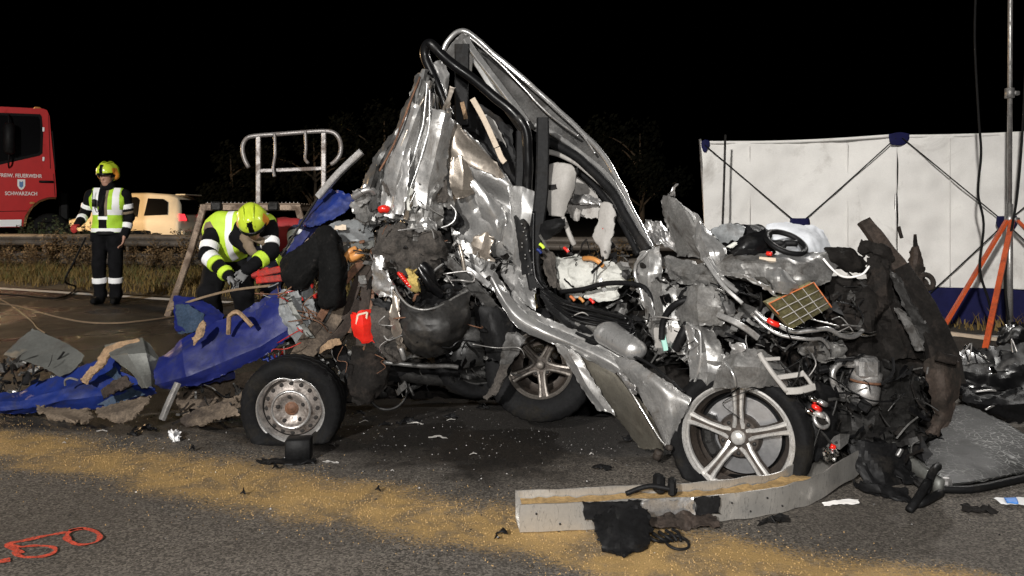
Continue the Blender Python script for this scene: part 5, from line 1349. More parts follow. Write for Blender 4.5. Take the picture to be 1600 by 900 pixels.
sheet('wing_fold', 'silver', rows([(1086, 338, -.02), (1096, 344, -.06), (1102, 358, -.02)], [(1082, 372, -.04), (1098, 374, -.09), (1126, 384, -.05)], [(1096, 396, -.06), (1112, 394, -.11), (1134, 396, -.07)], [(1102, 412, -.06), (1114, 414, -.11), (1128, 412, -.07)]), CAR, (20, 28), .02, 9, .006, lin=True)
sheet('torn_tip', 'bare_metal', rows([(1046, 306, .06), (1052, 308, .06)], [(1050, 296, .05), (1055, 298, .05)], [(1056, 287, .04), (1058, 287, .04)]), CAR, (6, 10), .004, 20)
for k, (a, b_) in enumerate((((1100, 404), (1160, 474)), ((1106, 402), (1152, 456)), ((1112, 404), (1146, 448)))):
    bar('wing_rib', 'silver_clean', [(a[0], a[1], -.12), ((a[0] + b_[0]) / 2 - 3, (a[1] + b_[1]) / 2 + 4, -.16 + .02 * k), (b_[0], b_[1], -.18 + .02 * k)], 5.5, 4, CAR, 14, True, .4 * k, False, .004)
sheet('bonnet', 'silver_dirty', rows([(1112, 398, -.04), (1150, 402, -.04), (1200, 400, -.02), (1260, 396, .02), (1310, 404, .04)], [(1118, 412, -.1), (1160, 414, -.12), (1210, 414, -.12), (1260, 412, -.08), (1305, 420, -.04)], [(1128, 424, -.1), (1170, 428, -.14), (1210, 436, -.16), (1255, 436, -.12), (1296, 438, -.08)], [(1150, 432, -.06), (1180, 440, -.1), (1210, 452, -.12), (1240, 462, -.1), (1270, 452, -.06)]), CAR, (50, 28), .024, 9, .006, lin=True)
sheet('bonnet_lip', 'silver', rows([(1124, 424, -.15), (1160, 428, -.19), (1195, 444, -.19), (1212, 458, -.17)], [(1122, 430, -.14), (1160, 434, -.18), (1194, 450, -.18), (1214, 464, -.16)]), CAR, (30, 6), .006, 10)
sheet('strut_dome', 'silver', rows([(1198, 422, -.14), (1214, 420, -.18), (1236, 428, -.14)], [(1200, 438, -.18), (1218, 436, -.24), (1244, 444, -.18)], [(1206, 452, -.14), (1222, 456, -.2), (1250, 452, -.14)]), CAR, (18, 18), .012, 12)
sheet('cowl', 'burnt', rows([(1288, 388, .0), (1312, 384, -.02), (1336, 392, -.02), (1356, 412, 0)], [(1296, 404, -.02), (1318, 402, -.06), (1340, 410, -.05), (1358, 422, 0)], [(1306, 420, 0), (1324, 424, -.04), (1342, 426, -.03), (1354, 430, 0)]), CAR, (26, 20), .018, 10)
pipe('cowl_trim', 'print_white', [(1286, 404, -.06), (1300, 420, -.08), (1314, 431, -.08), (1330, 433, -.08), (1348, 428, -.08), (1358, 416, -.06)], 1.8, CAR, 30, 6)
# steering wheel and its spent airbag
sw = Q((1228, 379, -.1))
obj('steering_wheel', *ring(sw, .082, .012, (.2, -.5, .85), 40, 10), 'black_plastic', CAR)
for a in ((1204, 380), (1246, 380), (1222, 388)):
    pipe('wheel_spoke', 'black_plastic', [(1226, 380, -.1), (a[0], a[1], -.1)], 5, CAR, 4, 6)
sheet('driver_airbag', 'bag_white', rows([(1196, 352, .12), (1230, 350, .12), (1264, 352, .12), (1286, 360, .12)], [(1200, 366, .1), (1236, 362, .07), (1272, 366, .07), (1294, 374, .12)], [(1210, 384, .1), (1244, 382, .05), (1276, 386, .06), (1297, 390, .12)], [(1218, 398, .1), (1248, 400, .08), (1276, 402, .08), (1290, 402, .12)]), CAR, (40, 30), .014, 9, .004, .003, None, False)
sheet('driver_airbag_fold', 'bag_white', rows([(1200, 350, .14), (1218, 346, .14), (1232, 350, .14)], [(1196, 358, .12), (1214, 356, .1), (1230, 358, .12)], [(1196, 366, .12), (1212, 366, .1), (1228, 366, .12)]), CAR, (14, 12), .02, 14, .004)
sheet('dashboard', 'black_plastic', rows([(1112, 362, .1), (1140, 352, .1), (1170, 352, .08), (1204, 360, .06)], [(1118, 378, .06), (1146, 368, .02), (1176, 366, .0), (1206, 370, .02)], [(1126, 394, .04), (1150, 386, -.02), (1180, 384, -.03), (1208, 386, .0)], [(1136, 404, .04), (1160, 402, .0), (1186, 400, -.01), (1212, 402, .02)]), CAR, (34, 26), .022, 8)
sheet('dash_gloss', 'black_gloss', rows([(1138, 392, -.06), (1160, 370, -.04), (1196, 360, -.02)], [(1146, 396, -.08), (1170, 380, -.07), (1202, 370, -.04)], [(1150, 402, -.06), (1176, 396, -.06), (1206, 384, -.04)]), CAR, (20, 12), .01, 9)
sheet('dash_scrap', 'tarp_grey', rows([(1112, 360, .02), (1136, 352, .0), (1160, 354, 0)], [(1118, 370, .0), (1140, 362, -.03), (1164, 362, -.02)], [(1124, 382, .0), (1146, 376, -.03), (1160, 370, -.02)]), CAR, (18, 12), .012, 12)
sheet('label_scrap', 'white_cloth', rows([(1136, 386, -.09), (1150, 376, -.08)], [(1140, 388, -.09), (1153, 382, -.08)]), CAR, (6, 4), .002, 9)
bar('lever', 'beige', [(1186, 404, -.1), (1212, 406, -.1)], 6, 5, CAR, 4)
pipe('lever_knob', 'red_plastic', [(1198, 396, -.08), (1206, 397, -.09)], 3.5, CAR, 4, 8)

# ---- more of the pressed-together body shell
sheet('quarter_panel', 'silver', rows([(790, 400, .06), (812, 420, .02), (836, 446, .04)], [(784, 424, .0), (808, 446, -.05), (834, 468, -.02)], [(796, 452, -.02), (816, 470, -.07), (838, 486, -.03)]), CAR, (22, 22), .02, 9, .006, lin=True)
sheet('rear_door_skin', 'silver', rows([(716, 372, .0), (744, 386, -.04), (776, 412, -.04)], [(712, 400, .0), (742, 412, -.06), (774, 436, -.07)], [(726, 424, .0), (750, 438, -.05), (776, 456, -.06)]), CAR, (26, 22), .02, 9, .006, lin=True)
sheet('door_frame_inner', 'silver_dirty', rows([(880, 486, -.06), (920, 494, -.08), (970, 506, -.06)], [(886, 502, -.1), (926, 512, -.12), (976, 526, -.1)], [(900, 516, -.08), (936, 528, -.1), (984, 544, -.08)]), CAR, (28, 16), .016, 10, .006, lin=True)
sheet('hinge_pillar', 'silver_dirty', rows([(1012, 440, -.04), (1034, 436, -.06), (1058, 446, -.02)], [(1008, 476, -.06), (1036, 474, -.1), (1062, 480, -.05)], [(1014, 512, -.06), (1040, 510, -.1), (1066, 514, -.05)], [(1030, 552, -.08), (1052, 550, -.12), (1076, 556, -.07)]), CAR, (22, 34), .018, 7, .008, lin=True)
sheet('strut_tower', 'silver_dirty', rows([(1062, 452, -.08), (1092, 444, -.11), (1124, 452, -.08)], [(1056, 480, -.1), (1090, 476, -.16), (1128, 482, -.1)], [(1068, 506, -.08), (1096, 506, -.13), (1130, 508, -.08)]), CAR, (28, 24), .022, 7, .008, lin=True)
sheet('front_wing_lower', 'silver', rows([(1074, 556, -.13), (1100, 552, -.18), (1132, 556, -.14)], [(1078, 584, -.14), (1104, 582, -.2), (1130, 586, -.15)], [(1082, 612, -.1), (1104, 612, -.14), (1124, 604, -.1)]), CAR, (24, 24), .018, 9, .006, lin=True)
sheet('roof_inner', 'silver', rows([(742, 100, .42), (762, 118, .42)], [(776, 150, .4), (796, 160, .4)], [(806, 190, .38), (826, 192, .38)]), CAR, (10, 30), .016, 10, .006, lin=True)
sheet('roof_flange', 'silver_clean', rows([(842, 190, .3), (864, 204, .3), (900, 230, .26), (940, 262, .22)], [(846, 198, .28), (866, 212, .28), (900, 238, .24), (938, 270, .2)]), CAR, (34, 6), .008, 12, .004, lin=True)
sheet('scuttle', 'silver_dirty', rows([(1030, 400, .1), (1064, 404, .06), (1104, 408, .02)], [(1036, 420, .06), (1070, 426, .0), (1110, 432, -.04)], [(1046, 440, .06), (1080, 446, .0), (1116, 450, -.04)]), CAR, (26, 20), .026, 10, .01, lin=True)
Mf = place(P(945, 640, 4.75), 14, 0)
wf = tyre('wheel', CAR, Mf, .29, .2, .2, True, 7)
obj('rim_inside', *lathe([(0, .03), (.05, .03), (.1, .0), (.17, .0), (.19, .06), (.205, .07)], 40, Mf), 'dark_metal', wf)
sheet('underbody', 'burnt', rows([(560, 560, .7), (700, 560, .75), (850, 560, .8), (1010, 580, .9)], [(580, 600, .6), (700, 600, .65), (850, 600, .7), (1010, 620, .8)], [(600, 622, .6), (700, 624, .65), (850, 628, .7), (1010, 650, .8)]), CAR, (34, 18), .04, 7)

sheet('tower_skin', 'silver', rows([(676, 168, -.1), (694, 176, -.13), (704, 190, -.08)], [(664, 212, -.1), (684, 222, -.15), (700, 236, -.1)], [(652, 262, -.1), (672, 272, -.16), (692, 284, -.1)], [(644, 318, -.08), (664, 326, -.13), (690, 330, -.08)]), VAN, (26, 44), .034, 6, .006, lin=True)
sheet('tower_skin', 'silver', rows([(646, 160, -.1), (656, 166, -.13), (664, 176, -.1)], [(618, 228, -.1), (634, 234, -.14), (648, 242, -.1)], [(600, 280, -.1), (620, 288, -.15), (636, 294, -.1)], [(596, 334, -.08), (616, 340, -.12), (632, 342, -.08)]), VAN, (24, 44), .032, 6, .006, lin=True)
sheet('tower_skin', 'silver_clean', rows([(632, 236, -.15), (642, 232, -.17)], [(622, 282, -.16), (638, 284, -.18)], [(612, 332, -.14), (630, 336, -.16)]), VAN, (10, 26), .012, 9, .005, lin=True)
sheet('sill_flap', 'silver', rows([(866, 538, -.16), (884, 542, -.18), (902, 552, -.17)], [(884, 568, -.16), (900, 570, -.19), (918, 578, -.17)], [(906, 602, -.14), (920, 606, -.17), (938, 612, -.15)], [(934, 640, -.12), (946, 642, -.14), (960, 648, -.13)]), CAR, (16, 34), .012, 8, .005, lin=True)
sheet('arch_flap', 'grey_metal', rows([(792, 520, -.2), (806, 518, -.2), (822, 530, -.19)], [(784, 544, -.2), (798, 542, -.22), (812, 548, -.2)], [(780, 570, -.2), (788, 570, -.21), (796, 572, -.2)]), CAR, (14, 20), .016, 10, .006, lin=True)

# ================================================================== small torn fragments, too many and too small to pick apart
def fragments(parent, regions, n, mats, seed, size=(6, 22), dy=(-.12, .25), name='torn_fragments'):
    """regions: list of (x0, y0, x1, y1) in photo pixels"""
    random.seed(seed); V, Fc, fm = [], [], []
    area = [(r[2] - r[0]) * (r[3] - r[1]) for r in regions]
    for i in range(n):
        r = random.choices(regions, area)[0]
        c = Q((random.uniform(r[0], r[2]), random.uniform(r[1], r[3]), random.uniform(*dy)))
        s = random.uniform(*size) * D(800) / F; m = random.randrange(len(mats)); k = len(V); f0 = len(Fc)
        ax = Vector((random.gauss(0, 1), random.gauss(0, .5), random.gauss(0, 1))).normalized(); u = ax.orthogonal().normalized(); u = Matrix.Rotation(random.uniform(0, 6.28), 3, ax) @ u; w = ax.cross(u)
        kind = random.random()
        if kind < .45:                                   # bent strip
            p = c - ax * s; wd = s * random.uniform(.2, .6); q = random.randint(3, 5)
            for j in range(q + 1):
                e = wd * (1 - .5 * j / q * random.random())
                V += [p + u * e / 2, p - u * e / 2]
                ax2 = (ax + w * random.uniform(-.7, .7) + u * random.uniform(-.4, .4)).normalized(); p = p + ax2 * (2 * s / q)
            for j in range(q): Fc.append((k + 2 * j, k + 2 * j + 1, k + 2 * j + 3, k + 2 * j + 2))
        elif kind < .7:                                  # bent rod
            pts = [c - ax * s * 1.2, c + u * s * random.uniform(-.5, .5), c + ax * s * 1.2 + w * s * random.uniform(-.5, .5)]
            g = tube(pts, s * random.uniform(.05, .13), 5, 5); V += g[0]; Fc += [tuple(j + k for j in f) for f in g[1]]
        elif kind < .85:                                 # block with bevel
            g = box(c, (s * .8, s * random.uniform(.3, .8), s * random.uniform(.2, .5)), Matrix((ax, u, w)).transposed(), s * .08); V += g[0]; Fc += [tuple(j + k for j in f) for f in g[1]]
        else:                                            # crumpled shard
            pts = [c + ax * s * random.uniform(.3, 1) * math.cos(a) + u * s * random.uniform(.3, 1) * math.sin(a) + w * s * random.uniform(-.3, .3) for a in np.arange(0, 6.2, 1.05)]
            V += [c + w * s * .2] + pts; q = len(pts); Fc += [(k, k + 1 + j, k + 1 + (j + 1) % q) for j in range(q)]
        fm += [m] * (len(Fc) - f0)
    for v in V:
        if v.z < .004: v.z = .004
    o = obj(name, V, Fc, mats, parent, False, fm); o['kind'] = 'stuff'
    return o
DARKS = ['black_plastic', 'dark_metal', 'grey_metal', 'burnt', 'silver_dirty', 'black_gloss']
MIX = ['grey_metal', 'silver_dirty', 'silver', 'black_plastic', 'dark_metal', 'felt']
BROWN = ['felt', 'burnt_brown', 'grey_metal', 'silver_dirty', 'rust', 'black_plastic']

# ================================================================== SILVER CAR: engine bay and nose
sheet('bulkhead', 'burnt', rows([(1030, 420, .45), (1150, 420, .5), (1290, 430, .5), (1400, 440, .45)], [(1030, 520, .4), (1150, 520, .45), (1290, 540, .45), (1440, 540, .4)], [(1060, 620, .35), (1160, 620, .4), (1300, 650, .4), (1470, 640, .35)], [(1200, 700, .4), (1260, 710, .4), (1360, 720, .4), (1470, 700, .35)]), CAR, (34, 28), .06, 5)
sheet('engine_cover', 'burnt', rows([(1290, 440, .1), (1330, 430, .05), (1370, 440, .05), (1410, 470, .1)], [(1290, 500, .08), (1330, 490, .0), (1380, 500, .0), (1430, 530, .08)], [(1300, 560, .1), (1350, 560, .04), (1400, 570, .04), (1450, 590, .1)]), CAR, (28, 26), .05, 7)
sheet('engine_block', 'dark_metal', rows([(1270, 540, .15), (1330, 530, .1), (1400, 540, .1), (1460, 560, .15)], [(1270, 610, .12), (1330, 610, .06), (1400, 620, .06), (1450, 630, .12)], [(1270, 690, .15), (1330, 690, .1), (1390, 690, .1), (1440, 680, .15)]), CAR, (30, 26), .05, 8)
sheet('inner_wing', 'grey_metal', rows([(1062, 462, .02), (1090, 448, -.02), (1120, 452, -.02), (1146, 470, .02)], [(1052, 492, .0), (1086, 484, -.06), (1120, 486, -.06), (1150, 500, .0)], [(1052, 522, .02), (1080, 516, -.04), (1110, 520, -.04), (1140, 530, .0)]), CAR, (34, 26), .026, 8, .01, lin=True)
sheet('inner_wing_plate', 'trim_grey', rows([(1022, 512, -.08), (1044, 510, -.1), (1062, 512, -.08)], [(1024, 530, -.09), (1044, 528, -.11), (1062, 530, -.09)], [(1028, 544, -.08), (1046, 546, -.1), (1060, 544, -.08)]), CAR, (14, 12), .01, 12)
bar('fuse_cover', 'mint', [(1035, 522, -.13), (1038, 536, -.13), (1041, 548, -.13)], 8, 6, CAR, 6)
pipe('coolant_hose', 'black_plastic', [(1034, 530, -.14), (1036, 505, -.14), (1046, 484, -.14), (1062, 472, -.13), (1084, 466, -.1)], 5, CAR, 30, 10)
pipe('coolant_hose', 'black_plastic', [(1056, 545, -.12), (1066, 525, -.12), (1078, 500, -.1), (1084, 476, -.08)], 8, CAR, 24, 10)
sheet('front_wing', 'silver_dirty', rows([(1078, 508, -.1), (1094, 506, -.14), (1112, 516, -.1)], [(1076, 530, -.12), (1100, 532, -.16), (1124, 540, -.12)], [(1080, 560, -.12), (1106, 562, -.17), (1134, 566, -.13)], [(1084, 590, -.1), (1106, 594, -.15), (1130, 594, -.12)], [(1080, 614, -.06), (1102, 612, -.1), (1124, 606, -.08)]), CAR, (24, 36), .018, 8, .006, lin=True)
pipe('wing_edge', 'silver_clean', [(1082, 510, -.16), (1093, 518, -.17), (1095, 540, -.17), (1094, 566, -.17), (1088, 590, -.16), (1079, 612, -.12)], 2.2, CAR, 30, 6)
sheet('wing_fold', 'silver_clean', rows([(1072, 508, -.12), (1082, 504, -.14)], [(1074, 530, -.14), (1088, 530, -.16)], [(1076, 556, -.14), (1090, 556, -.16)], [(1082, 580, -.12), (1092, 580, -.14)]), CAR, (10, 24), .018, 12, lin=True)
sheet('wheel_arch', 'silver_dirty', rows([(1136, 556, -.16), (1160, 544, -.18), (1190, 546, -.16), (1216, 566, -.12)], [(1124, 580, -.18), (1150, 572, -.23), (1186, 574, -.22), (1226, 588, -.15)], [(1118, 604, -.16), (1148, 606, -.2), (1186, 604, -.2), (1232, 604, -.14)]), CAR, (34, 26), .02, 6, .006, lin=True)
pipe('arch_crease', 'silver_clean', [(1132, 564, -.21), (1142, 578, -.24), (1148, 592, -.24), (1149, 604, -.22)], 2, CAR, 14, 6)
sheet('arch_scrap', 'bare_metal', rows([(1140, 538, -.18), (1162, 536, -.2)], [(1144, 546, -.2), (1164, 546, -.2)], [(1142, 554, -.18), (1156, 552, -.19)]), CAR, (10, 8), .014, 18)
bar('wing_rail', 'silver', [(1122, 492, -.14), (1146, 502, -.16), (1166, 514, -.16), (1184, 528, -.15)], 9, 5, CAR, 14, True, .3, False, .004)
bk_ = [(1190, 556), (1216, 596), (1232, 614), (1272, 606), (1252, 578)]
pipe('lamp_bracket', 'trim_grey', [(1186, 552, -.2), (1206, 582, -.22), (1230, 612, -.22)], 4, CAR, 8, 6, True)
bar('lamp_bracket', 'trim_grey', [(1228, 611, -.22), (1250, 610, -.22), (1272, 604, -.2)], 10, 6, CAR, 6)
bar('lamp_bracket', 'trim_grey', [(1214, 590, -.22), (1236, 587, -.21), (1256, 584, -.2)], 7, 5, CAR, 6)
pipe('lamp_bracket', 'trim_grey', [(1252, 580, -.2), (1262, 592, -.2), (1270, 604, -.2)], 3, CAR, 6, 6)
bar('lamp_bracket', 'trim_grey', [(1188, 562, -.21), (1204, 561, -.2), (1218, 560, -.19)], 5, 4, CAR, 4)
pipe('metal_pipe', 'bare_metal', [(1180, 486, -.14), (1196, 500, -.16), (1216, 508, -.16), (1240, 518, -.16), (1270, 516, -.16), (1294, 514, -.16), (1314, 524, -.15), (1334, 526, -.12), (1348, 516, -.1)], 3.6, CAR, 50, 8)
pipe('metal_pipe', 'bare_metal', [(1174, 490, -.12), (1196, 510, -.14), (1222, 524, -.15), (1262, 530, -.15), (1284, 530, -.14), (1296, 544, -.12)], 2.8, CAR, 40, 8)
pipe('metal_pipe', 'chrome', [(1300, 522, -.1), (1330, 520, -.1), (1352, 524, -.1), (1368, 520, -.08)], 4, CAR, 24, 8, True, False, .01)
sheet('shield_plate', 'silver_dirty', rows([(1246, 540, -.04), (1280, 534, -.08), (1320, 532, -.04)], [(1250, 552, -.06), (1284, 548, -.1), (1322, 546, -.06)], [(1262, 562, -.04), (1290, 562, -.08), (1318, 558, -.04)]), CAR, (24, 14), .025, 14, .008)
# air filter element
fa, fb, fc_, fd = Q((1200, 474, -.2)), Q((1270, 441, -.16)), Q((1298, 480, -.2)), Q((1238, 514, -.24))
V, Fc = [], []
nu, nv = 40, 10
back = Vector((.01, .05, .0))
for j in range(nv + 1):
    for i in range(nu + 1):
        p = fa.lerp(fb, j / nv).lerp(fd.lerp(fc_, j / nv), i / nu)
        nrm_ = (fb - fa).cross(fd - fa).normalized()
        V.append(p + nrm_ * (.007 * (1 if i % 2 else -1)))
for j in range(nv):
    for i in range(nu): a = j * (nu + 1) + i; Fc.append((a, a + 1, a + nu + 2, a + nu + 1))
af = obj('air_filter', V, Fc, 'filter_green', CAR, False)
obj('filter_body', *join(extrude_poly([0, 1, 2, 3], lambda i: (fa, fb, fc_, fd)[i] + Vector((0, .018, 0)), lambda i: (fa, fb, fc_, fd)[i] + Vector((0, .07, .0)))), 'filter_green', af, False)
for a, b_ in ((fa, fb), (fa, fa.lerp(fd, .42)), (fb, fc_)):
    obj('filter_seal', *tube([a + Vector((0, -.01, 0)), b_ + Vector((0, -.01, 0))], .003, 4, 6), 'orange_rubber', af)
for t in (.3, .55, .8):
    obj('filter_bead', *tube([fa.lerp(fd, t) + Vector((0, -.014, 0)), fb.lerp(fc_, t) + Vector((0, -.014, 0))], .0018, 4, 5), 'trim_grey', af)
for t in (.28, .5, .74):
    obj('filter_bead', *tube([fa.lerp(fb, t) + Vector((0, -.013, 0)), fd.lerp(fc_, t) + Vector((0, -.013, 0))], .0014, 4, 5), 'trim_grey', af)
pipe('hose_clip', 'red_plastic', [(1200, 500, -.18), (1208, 505, -.19), (1216, 508, -.18)], 4.5, CAR, 6, 6)
# compressor
cc = P(1352, 592, 3.42)
cm = obj('compressor', *lathe([(.0, -.105), (.05, -.105), (.062, -.09), (.064, -.03), (.056, -.02), (.056, -.012), (.066, -.006), (.066, .03), (.05, .04), (.05, .075), (.036, .1), (0, .1)], 28, Matrix.Translation(cc) @ Matrix.Rotation(R(6), 4, 'Y')), 'galvanised', CAR)
obj('compressor_head', *join(box(cc + Vector((-.01, -.03, .055)), (.09, .08, .09), .1, .015), box(cc + Vector((-.07, -.02, .075)), (.08, .05, .04), .1, .01)), 'bare_metal', cm, False)
obj('compressor_band', *ring(cc + Vector((0, 0, -.008)), .064, .006, (.1, 0, 1), 28, 6), 'rust', cm)
pipe('compressor_hose', 'galvanised', [(1330, 565, -.04), (1312, 568, -.05), (1301, 582, -.06), (1304, 602, -.06), (1316, 618, -.05), (1318, 624, -.04)], 5, CAR, 30, 10)
pipe('compressor_hose', 'dark_metal', [(1318, 580, -.04), (1312, 600, -.04), (1304, 640, -.06), (1290, 670, -.08)], 2, CAR, 16, 6)
# broken lamp bits beside the wheel
for k, (x, y) in enumerate(((1268, 622), (1276, 636), (1262, 642), (1282, 648), (1286, 628))):
    pipe('lamp_reflector', ['chrome', 'red_plastic', 'chrome', 'alloy', 'bare_metal'][k], [(x - 6, y - 3, -.14), (x, y, -.16), (x + 7, y + 4, -.14)], 4.2, CAR, 6, 7, True, False, .01)
obj('lamp_ring', *ring(Q((1283, 656, -.14)), .032, .009, (.3, -.8, .5), 24, 8), 'galvanised', CAR)
pipe('lamp_wire', 'dark_metal', [(1284, 660, -.14), (1274, 690, -.16), (1268, 716, -.16)], 1.4, CAR, 12, 5)
sheet('lamp_shard', 'chrome', rows([(1282, 700, -.12), (1306, 698, -.14)], [(1288, 712, -.14), (1310, 710, -.14)], [(1290, 722, -.12), (1306, 722, -.12)]), CAR, (10, 10), .02, 20)
pipe('lamp_bulb', 'red_plastic', [(1298, 697, -.16), (1304, 699, -.16)], 4, CAR, 4, 8)
# burnt chassis leg rising at the nose
bar('chassis_leg', 'burnt_brown', [(1350, 344, .12), (1362, 362, .1), (1384, 390, .08), (1408, 424, .06)], (20, 26), 16, CAR, 18, True, .2, False, .012)
bar('chassis_leg', 'burnt', [(1404, 418, .06), (1432, 462, .02), (1456, 510, -.02), (1474, 560, -.06), (1480, 600, -.08)], (30, 56), 18, CAR, 24, True, .2, False, .008)
sheet('chassis_tip', 'burnt_brown', rows([(1446, 566, -.1), (1470, 556, -.14), (1496, 566, -.1)], [(1450, 592, -.12), (1472, 590, -.17), (1499, 598, -.12)], [(1458, 622, -.12), (1476, 620, -.17), (1494, 626, -.12)], [(1462, 650, -.1), (1472, 648, -.13), (1482, 650, -.1)], [(1448, 678, -.12), (1456, 676, -.13), (1462, 678, -.12)]), CAR, (18, 34), .012, 9, .004, .012)
bar('tip_bracket', 'burnt', [(1464, 556, -.2), (1478, 560, -.2), (1490, 562, -.18)], 14, 10, CAR, 4)
sheet('side_member', 'dark_metal', rows([(1388, 420, .0), (1404, 430, -.02)], [(1404, 460, -.02), (1426, 470, -.05)], [(1424, 500, -.04), (1448, 508, -.07)], [(1440, 540, -.04), (1458, 540, -.06)]), CAR, (12, 26), .014, 9, lin=True)
sheet('side_member', 'grey_metal', rows([(1396, 478, -.08), (1412, 488, -.1)], [(1412, 510, -.1), (1432, 514, -.12)], [(1428, 544, -.1), (1446, 548, -.12)]), CAR, (12, 20), .006, 9, lin=True)
sheet('side_member', 'burnt', rows([(1356, 400, .06), (1374, 400, .02), (1388, 404, .04)], [(1360, 450, .04), (1384, 450, -.02), (1404, 456, .02)], [(1370, 510, .04), (1398, 510, -.03), (1424, 514, .02)], [(1390, 560, .04), (1420, 560, -.02), (1446, 562, .02)]), CAR, (20, 30), .03, 8, lin=True)
sheet('burnt_bracket', 'burnt', rows([(1344, 372, .06), (1362, 374, .04), (1384, 388, .06)], [(1342, 388, .05), (1364, 392, .02), (1390, 402, .05)], [(1346, 400, .06), (1366, 404, .04), (1388, 412, .06)]), CAR, (16, 12), .03, 12, .01)
sheet('burnt_stub', 'burnt_brown', rows([(1424, 388, .3), (1432, 384, .28), (1438, 392, .3)], [(1421, 412, .28), (1432, 410, .25), (1441, 414, .28)], [(1421, 436, .28), (1434, 436, .25), (1446, 438, .28)], [(1432, 452, .3), (1442, 454, .27), (1452, 452, .3)]), CAR, (12, 24), .016, 12, .008, .012)
bar('stub_spike', 'burnt', [(1430, 366, .28), (1430, 378, .28), (1432, 394, .28)], (3, 9), 5, CAR, 6)
obj('stub_ring', *ring(Q((1448, 440, .22)), .034, .012, (.2, -.9, .3), 20, 7), 'burnt_brown', CAR)
pipe('burnt_clip', 'burnt', [(1404, 354, .3), (1406, 362, .3), (1409, 372, .3)], 3, CAR, 6, 6)
sheet('splash_guard', 'black_plastic', rows([(1250, 600, -.02), (1280, 596, -.06), (1310, 610, -.02)], [(1244, 650, -.02), (1276, 650, -.08), (1306, 660, -.02)], [(1240, 710, -.04), (1270, 720, -.1), (1310, 720, -.04)]), CAR, (20, 22), .03, 8)
sheet('under_tray', 'black_plastic', rows([(1320, 680, .0), (1370, 690, -.04), (1420, 690, 0)], [(1330, 720, -.06), (1372, 730, -.1), (1430, 730, -.05)], [(1350, 756, -.1), (1384, 764, -.13), (1440, 764, -.08)]), CAR, (22, 18), .03, 9)
fragments(CAR, [(1030, 450, 1190, 560), (1180, 460, 1340, 600), (1250, 560, 1460, 720)], 420, DARKS, 41, (5, 20), (-.14, .3))
fragments(CAR, [(1030, 440, 1160, 560), (1180, 530, 1330, 600)], 110, MIX, 42, (4, 13), (-.14, .05))
fragments(CAR, [(840, 380, 1010, 540)], 150, DARKS, 43, (5, 18), (-.08, .4))
fragments(CAR, [(985, 430, 1080, 560)], 120, MIX, 44, (5, 15), (-.1, .3))
fragments(CAR, [(700, 380, 800, 470)], 60, MIX, 45, (5, 13), (-.1, .1))

# ================================================================== CRUSHED VAN
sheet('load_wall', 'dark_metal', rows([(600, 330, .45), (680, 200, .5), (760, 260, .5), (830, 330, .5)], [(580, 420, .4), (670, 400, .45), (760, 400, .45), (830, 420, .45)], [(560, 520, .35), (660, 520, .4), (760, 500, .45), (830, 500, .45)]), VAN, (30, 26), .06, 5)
# accordion of folded roof strips fanning down from the peak
strips = [((656, 118), (640, 180), (598, 262), (588, 330), 7, 'grey_metal'), ((664, 112), (650, 170), (612, 250), (604, 340), 9, 'silver'), ((668, 120), (656, 190), (630, 262), (616, 345), 12, 'silver_dirty'), ((672, 130), (664, 200), (646, 270), (630, 345), 13, 'silver'), ((676, 150), (672, 210), (656, 280), (640, 350), 8, 'silver_clean'), ((700, 172), (686, 230), (668, 290), (642, 345), 9, 'silver'), ((694, 196), (678, 250), (664, 300), (650, 340), 7, 'silver_clean'), ((690, 215), (684, 262), (676, 310), (664, 352), 11, 'silver'), ((652, 130), (626, 205), (592, 250), (578, 300), 6, 'grey_metal'), ((662, 150), (640, 210), (618, 280), (606, 338), 5, 'silver'), ((706, 140), (696, 170), (690, 190), (686, 206), 4, 'warm_lit_silver'), ((684, 200), (670, 240), (646, 300), (632, 345), 5, 'beige')]
random.seed(8)
for k, (a, b_, c_, d_, w_, m_) in enumerate(strips):
    z = -.06 - .012 * (k % 4)
    g = []
    for q, p in enumerate((a, b_, c_, d_)):
        ww = w_ * (.75 + .42 * q)
        g.append([(p[0] - ww, p[1], z + .05), (p[0], p[1] - 3, z - .03), (p[0] + ww, p[1] + 2, z + .06)])
    sheet('roof_fold', m_, g, VAN, (12, 46), .02, 11, .006, .0025, lin=True)
for k, (a, b_, c_) in enumerate((((655, 120), (622, 210), (594, 268)), ((668, 128), (660, 200), (640, 262)), ((672, 140), (668, 210), (640, 300)), ((700, 176), (684, 236), (650, 316)), ((694, 186), (672, 250), (636, 330)), ((664, 150), (622, 240), (612, 330)))):
    pipe('fold_edge', ['rust', 'silver_clean', 'silver_clean', 'beige', 'silver_clean', 'warm_lit_silver'][k], [(a[0], a[1], -.12), (b_[0], b_[1], -.13), (c_[0], c_[1], -.12)], 1.7, VAN, 24, 6, True, False, .008)  # rust, beige and brownish edges carry the folds' copper highlights as colour
pipe('black_seal', 'black_gloss', [(666, 108, -.06), (678, 150, -.07), (680, 200, -.06), (668, 260, -.05)], 3.4, VAN, 24, 8)
sheet('crushed_corner', 'silver_dirty', rows([(672, 262, -.04), (692, 256, -.06), (704, 270, -.04)], [(668, 290, -.06), (692, 290, -.08), (706, 300, -.05)], [(662, 320, -.06), (690, 322, -.08), (708, 326, -.04)]), VAN, (18, 22), .025, 12, lin=True)
sheet('crushed_corner', 'felt', rows([(676, 282, -.1), (698, 280, -.1)], [(674, 308, -.1), (702, 306, -.1)], [(672, 316, -.09), (698, 318, -.09)]), VAN, (10, 10), .01, 12, lin=True)
sheet('white_scrap', 'white_cloth', rows([(634, 292, -.16), (644, 294, -.16)], [(632, 308, -.16), (640, 310, -.16)], [(636, 326, -.15), (641, 326, -.15)]), VAN, (8, 12), .008, 14)
